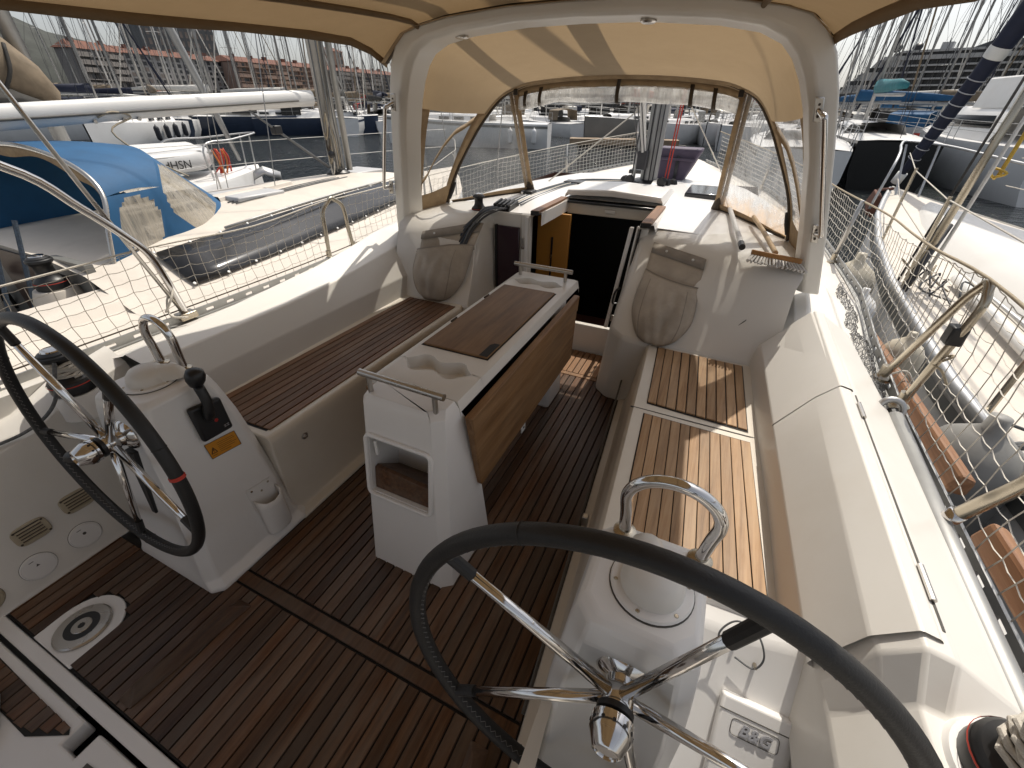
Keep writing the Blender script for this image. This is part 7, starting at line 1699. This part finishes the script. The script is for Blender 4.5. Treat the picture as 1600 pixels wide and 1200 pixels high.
# bare masts in ranks: far rows, one label because nothing in the photo tells them apart
GL = 'white sailboat with a bare mast in the crowded far rows before the flats'
GR = 'white sailboat with a bare mast in the crowded rows before the cruise ship'
GC = 'white sailboat in the crowded far rows seen through the open hood window'
def rank(n, az0, az1, d0, d1, lab, grp, covers, hrange):
    for k in range(n):
        az = math.radians(az0 + (az1 - az0) * (k + RB.uniform(.2, .8)) / n); d = RB.uniform(d0, d1)
        far_boat(lab, d * math.sin(az), d * math.cos(az), RB.choice([35, 215, 40, 300]) + RB.uniform(-6, 6), RB.uniform(8.5, 12), RB.uniform(2.9, 3.6), RB.uniform(.95, 1.35), RB.choice(['hull_white', 'hull_white', 'hull_white', 'hull_grey', 'hull_navy']), RB.uniform(*hrange), RB.choice(covers), mastmat=RB.choice(['mast_grey', 'alloy_dull', 'boom_white', 'mast_grey']), hood=RB.choice([None, 'cover_dark', 'cover_tan', 'sail_navy', 'cover_white']), furl=RB.choice([None, 'cover_white', None, 'sail_navy', 'cover_tan']), group=grp, detail=1)
cv_ = [None, 'cover_white', 'sail_navy', 'cover_dark', 'cover_tan']
rank(22, -67, -37.5, 44, 62, GL, 'sailboats in the rows before the flats', cv_, (12, 17))
rank(20, -66, -37, 66, 95, GL, 'sailboats in the rows before the flats', cv_, (13, 18))
rank(16, -36, 7, 46, 66, GC, 'sailboats in the rows ahead', cv_, (11, 15))
rank(14, -36, 7, 75, 110, GC, 'sailboats in the rows ahead', cv_, (11, 15))
rank(12, 6.5, 24, 34, 50, GR, 'sailboats in the rows before the ship', cv_ + ['cover_blue', 'cover_blue'], (13, 17))
rank(10, 6.5, 24, 56, 90, GR, 'sailboats in the rows before the ship', cv_ + ['cover_blue'], (13, 18))

# ---- quay, hills, buildings, ship
quay = struct(MB().add([(-900, 90, SEA + 1.1), (-140, 128, SEA + 1.1), (-60, 175, SEA + 1.1), (60, 190, SEA + 1.1), (420, 330, SEA + 1.1), (900, 900, SEA + 1.1), (-900, 900, SEA + 1.1)], [tuple(range(7))])
              .add([(-900, 90, SEA - 1), (-140, 128, SEA - 1), (-60, 175, SEA - 1), (60, 190, SEA - 1), (420, 330, SEA - 1), (-900, 90, SEA + 1.1), (-140, 128, SEA + 1.1), (-60, 175, SEA + 1.1), (60, 190, SEA + 1.1), (420, 330, SEA + 1.1)], [(i, i + 1, i + 6, i + 5) for i in range(4)]).build('quay', 'quay_concrete', None, smooth=False))
hr = []
for i in range(46):
    az = math.radians(-105 + 2.2 * i); hgt = 250 * math.exp(-((-70 - (-105 + 2.2 * i)) / 9.5) ** 2) + 95 * math.exp(-((-95 + 105 - 2.2 * i) / 14) ** 2) + 22 + 12 * math.sin(i * 1.7) + 7 * math.sin(i * 4.1)
    hr.append([(2200 * math.sin(az), 2200 * math.cos(az), -5), (2300 * math.sin(az), 2300 * math.cos(az), hgt * .45), (2500 * math.sin(az), 2500 * math.cos(az), hgt * .8 + 6 * math.sin(i * 3.3)), (2700 * math.sin(az), 2700 * math.cos(az), hgt)])
struct(MB().rows(hr).build('hills', 'hill_ground', None, ang=180))

def building(label, A, B, depth, z1, storeys, cols, wall, roof=True, name='apartment_building', winmat='window_dark', balcony=False, group=None, parapet=0.0, ww=.55, chim=True):
    """A, B: ends of the harbour front at quay level; floors run between them"""
    A = Vector((A[0], A[1], SEA + 1.1)); B = Vector((B[0], B[1], SEA + 1.1)); d = (B - A); L = d.length; u = d.normalized()
    n = Vector((u.y, -u.x, 0));  n = n if n.dot(A) < 0 else -n       # towards the harbour
    t = thing(name, label, 'building', tuple((A + B) / 2), group)
    loc = lambda a, b, z: A + u * a + n * b + Vector((0, 0, z - A.z))
    w = MB(); w.hexa([loc(0, 0, A.z), loc(L, 0, A.z), loc(L, -depth, A.z), loc(0, -depth, A.z)], [loc(0, 0, z1), loc(L, 0, z1), loc(L, -depth, z1), loc(0, -depth, z1)])
    wl = w.build('wall', wall, t, smooth=False)
    if roof:
        r = MB(); e = .5
        r.add([loc(-e, e, z1 + .02), loc(L + e, e, z1 + .02), loc(L + e, -depth - e, z1 + .02), loc(-e, -depth - e, z1 + .02), loc(e * 3, -depth / 2, z1 + 2.0), loc(L - e * 3, -depth / 2, z1 + 2.0)], [(0, 1, 5, 4), (1, 2, 5), (2, 3, 4, 5), (3, 0, 4)])
        rf_ = r.build('roof', 'roof_tile', t, smooth=False)
        if chim:
            for k in range(int(L / 7)):
                a = (k + .3 + RB.uniform(0, .4)) * 7; c = MB().hexa([loc(a, -depth * .35, z1 + .8), loc(a + 1.4, -depth * .35, z1 + .8), loc(a + 1.4, -depth * .35 - 1, z1 + .8), loc(a, -depth * .35 - 1, z1 + .8)], [loc(a, -depth * .35, z1 + 2.5), loc(a + 1.4, -depth * .35, z1 + 2.5), loc(a + 1.4, -depth * .35 - 1, z1 + 2.5), loc(a, -depth * .35 - 1, z1 + 2.5)])
                c.build('chimney', 'roof_tile', rf_, smooth=False)
    fh = (z1 - A.z - 3.6 - parapet) / storeys; cw = L / cols
    def winmesh(mat, hw, hh):
        mb = MB(); q = lambda a, b, z: u * a + n * b + Vector((0, 0, z))
        mb.hexa([q(-hw, -.3, -hh), q(hw, -.3, -hh), q(hw, .04, -hh), q(-hw, .04, -hh)], [q(-hw, -.3, hh), q(hw, -.3, hh), q(hw, .04, hh), q(-hw, .04, hh)])
        o = mb.build('window', mat, t, smooth=False); return o
    protos = [winmesh(winmat, cw * ww / 2, fh * .33), winmesh('shutter', cw * ww / 2, fh * .33), winmesh(winmat, cw * ww * .36, fh * .28)]
    used = [False] * 3
    for s in range(storeys):
        for c in range(cols):
            k = RB.choices([0, 1, 2], [6, 2, 3])[0]
            if not used[k]: o = protos[k]; used[k] = True
            else: o = protos[k].copy(); COL.objects.link(o)
            o.location = loc((c + .5) * cw, 0.0, A.z + 3.6 + (s + .5) * fh) - t.location
        if balcony:
            bl = MB(); zz = A.z + 3.6 + s * fh
            bl.hexa([loc(.5, 1.1, zz), loc(L - .5, 1.1, zz), loc(L - .5, .02, zz), loc(.5, .02, zz)], [loc(.5, 1.1, zz + .18), loc(L - .5, 1.1, zz + .18), loc(L - .5, .02, zz + .18), loc(.5, .02, zz + .18)])
            bl.build('balcony', wall, wl, smooth=False)
            dv = MB()
            for c in range(0, cols + 1, 2):
                a = min(max(c * cw, .6), L - .8); dv.hexa([loc(a, .98, zz + .2), loc(a + .16, .98, zz + .2), loc(a + .16, .05, zz + .2), loc(a, .05, zz + .2)], [loc(a, .98, zz + fh - .1), loc(a + .16, .98, zz + fh - .1), loc(a + .16, .05, zz + fh - .1), loc(a, .05, zz + fh - .1)])
                if RB.random() < .4 and c < cols: dv.hexa([loc(a + .2, 1.04, zz + .18), loc(a + 2 * cw - .2, 1.04, zz + .18), loc(a + 2 * cw - .2, 1.0, zz + .18), loc(a + .2, 1.0, zz + .18)], [loc(a + .2, 1.04, zz + 1.1), loc(a + 2 * cw - .2, 1.04, zz + 1.1), loc(a + 2 * cw - .2, 1.0, zz + 1.1), loc(a + .2, 1.0, zz + 1.1)])
            dv.build('balcony_wall', wall, wl, smooth=False, kind='stuff')
    MB().hexa([loc(1, 1.6, A.z + 2.6), loc(L - 1, 1.6, A.z + 2.6), loc(L - 1, .02, A.z + 3.3), loc(1, .02, A.z + 3.3)], [loc(1, 1.6, A.z + 2.7), loc(L - 1, 1.6, A.z + 2.7), loc(L - 1, .02, A.z + 3.4), loc(1, .02, A.z + 3.4)]).build('awning', 'awning_red', t, smooth=False)
    MB().hexa([loc(1, .04, A.z + .1), loc(L - 1, .04, A.z + .1), loc(L - 1, -.2, A.z + .1), loc(1, -.2, A.z + .1)], [loc(1, .04, A.z + 2.6), loc(L - 1, .04, A.z + 2.6), loc(L - 1, -.2, A.z + 2.6), loc(1, -.2, A.z + 2.6)]).build('shopfront', 'window_dark', t, smooth=False)
    return t
def pol(az, d): return (d * math.sin(math.radians(az)), d * math.cos(math.radians(az)))
building('low pale flats with a red roof at the foot of the hill', pol(-64.4, 186), pol(-61.2, 196), 5, 12.6, 5, 6, 'facade_pale', balcony=True)
building('pale flats with red roof and rows of windows before the dark tower', pol(-61.0, 197), pol(-53.25, 219), 14, 12.8, 6, 16, 'facade_white')
tw_ = building('dark grey tower rising behind the red roofs', pol(-59.3, 262), pol(-53.7, 272), 22, 44, 13, 14, 'facade_dark', roof=False, winmat='shutter', ww=.5)
building('long block of flats with red roof and balconies behind the thick mast', pol(-52.85, 212), pol(-44.6, 238), 15, 13.0, 6, 15, 'facade_pink', balcony=True)
building('long block of flats with red chimneys nearest the arch leg', pol(-44.5, 238), pol(-37.0, 272), 15, 12.8, 6, 15, 'facade_pale', balcony=True)
building('small brick red block rising above the long roof right of the thick mast', pol(-44.6, 300), pol(-42.6, 306), 12, 24.0, 7, 5, 'facade_pink', roof=True, chim=False)
building('dim grey building far behind the sailboats ahead', pol(-36, 300), pol(-22, 330), 15, 8.0, 2, 18, 'facade_dark', roof=False)
building('dim low shed far behind our mast', pol(-21, 335), pol(-6, 360), 15, 8.0, 2, 18, 'facade_dark', roof=False)
building('dim low shed left of the cruise ship', pol(-5.5, 365), pol(6.5, 390), 15, 8.5, 2, 14, 'facade_dark', roof=False)

ship = thing('cruise_ship', 'white cruise ship with dark balcony decks moored behind the masts', 'ship', tuple((*pol(14, 250), SEA)))
so = Vector((*pol(14, 250), SEA)); sa = Vector((math.cos(math.radians(14 + 8)), -math.sin(math.radians(14 + 8)), 0)); sn = Vector((-sa.y, sa.x, 0)); sn = sn if sn.dot(so) < 0 else -sn
def spx(a, b, z): return so + sa * a + sn * b + Vector((0, 0, z - SEA))
def slab(mb, a0, a1, b0, b1, z0, z1, rk=0.0):
    mb.hexa([spx(a0, b1, z0), spx(a1, b1, z0), spx(a1, b0, z0), spx(a0, b0, z0)], [spx(a0 + rk, b1, z1), spx(a1, b1, z1), spx(a1, b0, z1), spx(a0 + rk, b0, z1)])
m_ = MB(); slab(m_, -36, 70, -14, 0.6, SEA, 5.6, -2); m_.build('hull', 'ship_white', ship, smooth=False)
dz = 2.05; z0 = 5.6
for k in range(6):
    a0 = -33 + 2.4 * k; a1 = 68 - (0 if k < 5 else 38)
    m_ = MB(); slab(m_, a0 + .6, a1 - .5, -13, -.9, z0 + dz * k, z0 + dz * (k + 1)); bd = m_.build('balcony_deck', 'ship_dark', ship, smooth=False)
    m_ = MB(); slab(m_, a0, a1, -13.4, .5, z0 + dz * k + .002, z0 + dz * k + .55); m_.build('deck_edge', 'ship_white', ship, smooth=False)
    m_ = MB(); a = a0 + 3
    while a < a1 - 2: slab(m_, a, a + .16, -1.0, .42, z0 + dz * k + .56, z0 + dz * (k + 1)); a += 2.7
    m_.build('balcony_divider', 'groove_dark', bd, smooth=False, kind='stuff')
zt = z0 + dz * 6
m_ = MB(); slab(m_, -18.5, 31, -13.4, .5, zt, zt + 1.3); m_.build('top_deck', 'ship_white', ship, smooth=False)
m_ = MB(); slab(m_, -16, 28, -12, -.6, zt + 1.3, zt + 2.2); m_.build('sun_deck_windows', 'ship_dark', ship, smooth=False)
m_ = MB(); slab(m_, -15, 29, -12.5, .2, zt + 2.2, zt + 2.9, 2); m_.build('sun_deck', 'ship_white', ship, smooth=False)
for k in range(3): 
    m_ = MB(); slab(m_, -30 + 4.2 * k, -20 + 4 * k, -12, .2, z0 + 2.05 * (2 * k + 1), z0 + 2.05 * (2 * k + 2) + .3, 1.6); m_.build('bridge_step', 'ship_white', ship, smooth=False)
for a in (-16.0, -9.8, 22.5):
    q = spx(a, -3, zt + 4.0); MB().lathe([(.02, -1.0), (1.0, -.75), (1.55, -.2), (1.6, .1), (1.2, .5), (.02, .8)], q, (-.35, -.8, .5), n=14).build('radar_dome', 'ship_dark', ship)
    MB().tube([q - Vector((0, 0, 2)), q], .25, 6).build('dome_post', 'ship_dark', ship)
m_ = MB(); slab(m_, 6, 21, -10, -2, zt + 2.9, zt + 4.9, 5); m_.build('funnel_base', 'facade_dark', ship, smooth=False)
for k in range(5): m_ = MB(); slab(m_, 12 + 2.0 * k, 13.3 + 2.0 * k, -8, -4, zt + 4.9, zt + 6.6 + .1 * k); m_.build('funnel', 'facade_dark', ship, smooth=False)
m_ = MB(); slab(m_, -3.2, .2, -8, -4, zt + 2.9, zt + 5.2); m_.build('mast_house', 'ship_white', ship, smooth=False)
MB().tube([spx(-1.5, -6, zt + 5), spx(-1.5, -6, zt + 6.4)], .15, 6).build('aerial', 'ship_dark', ship)
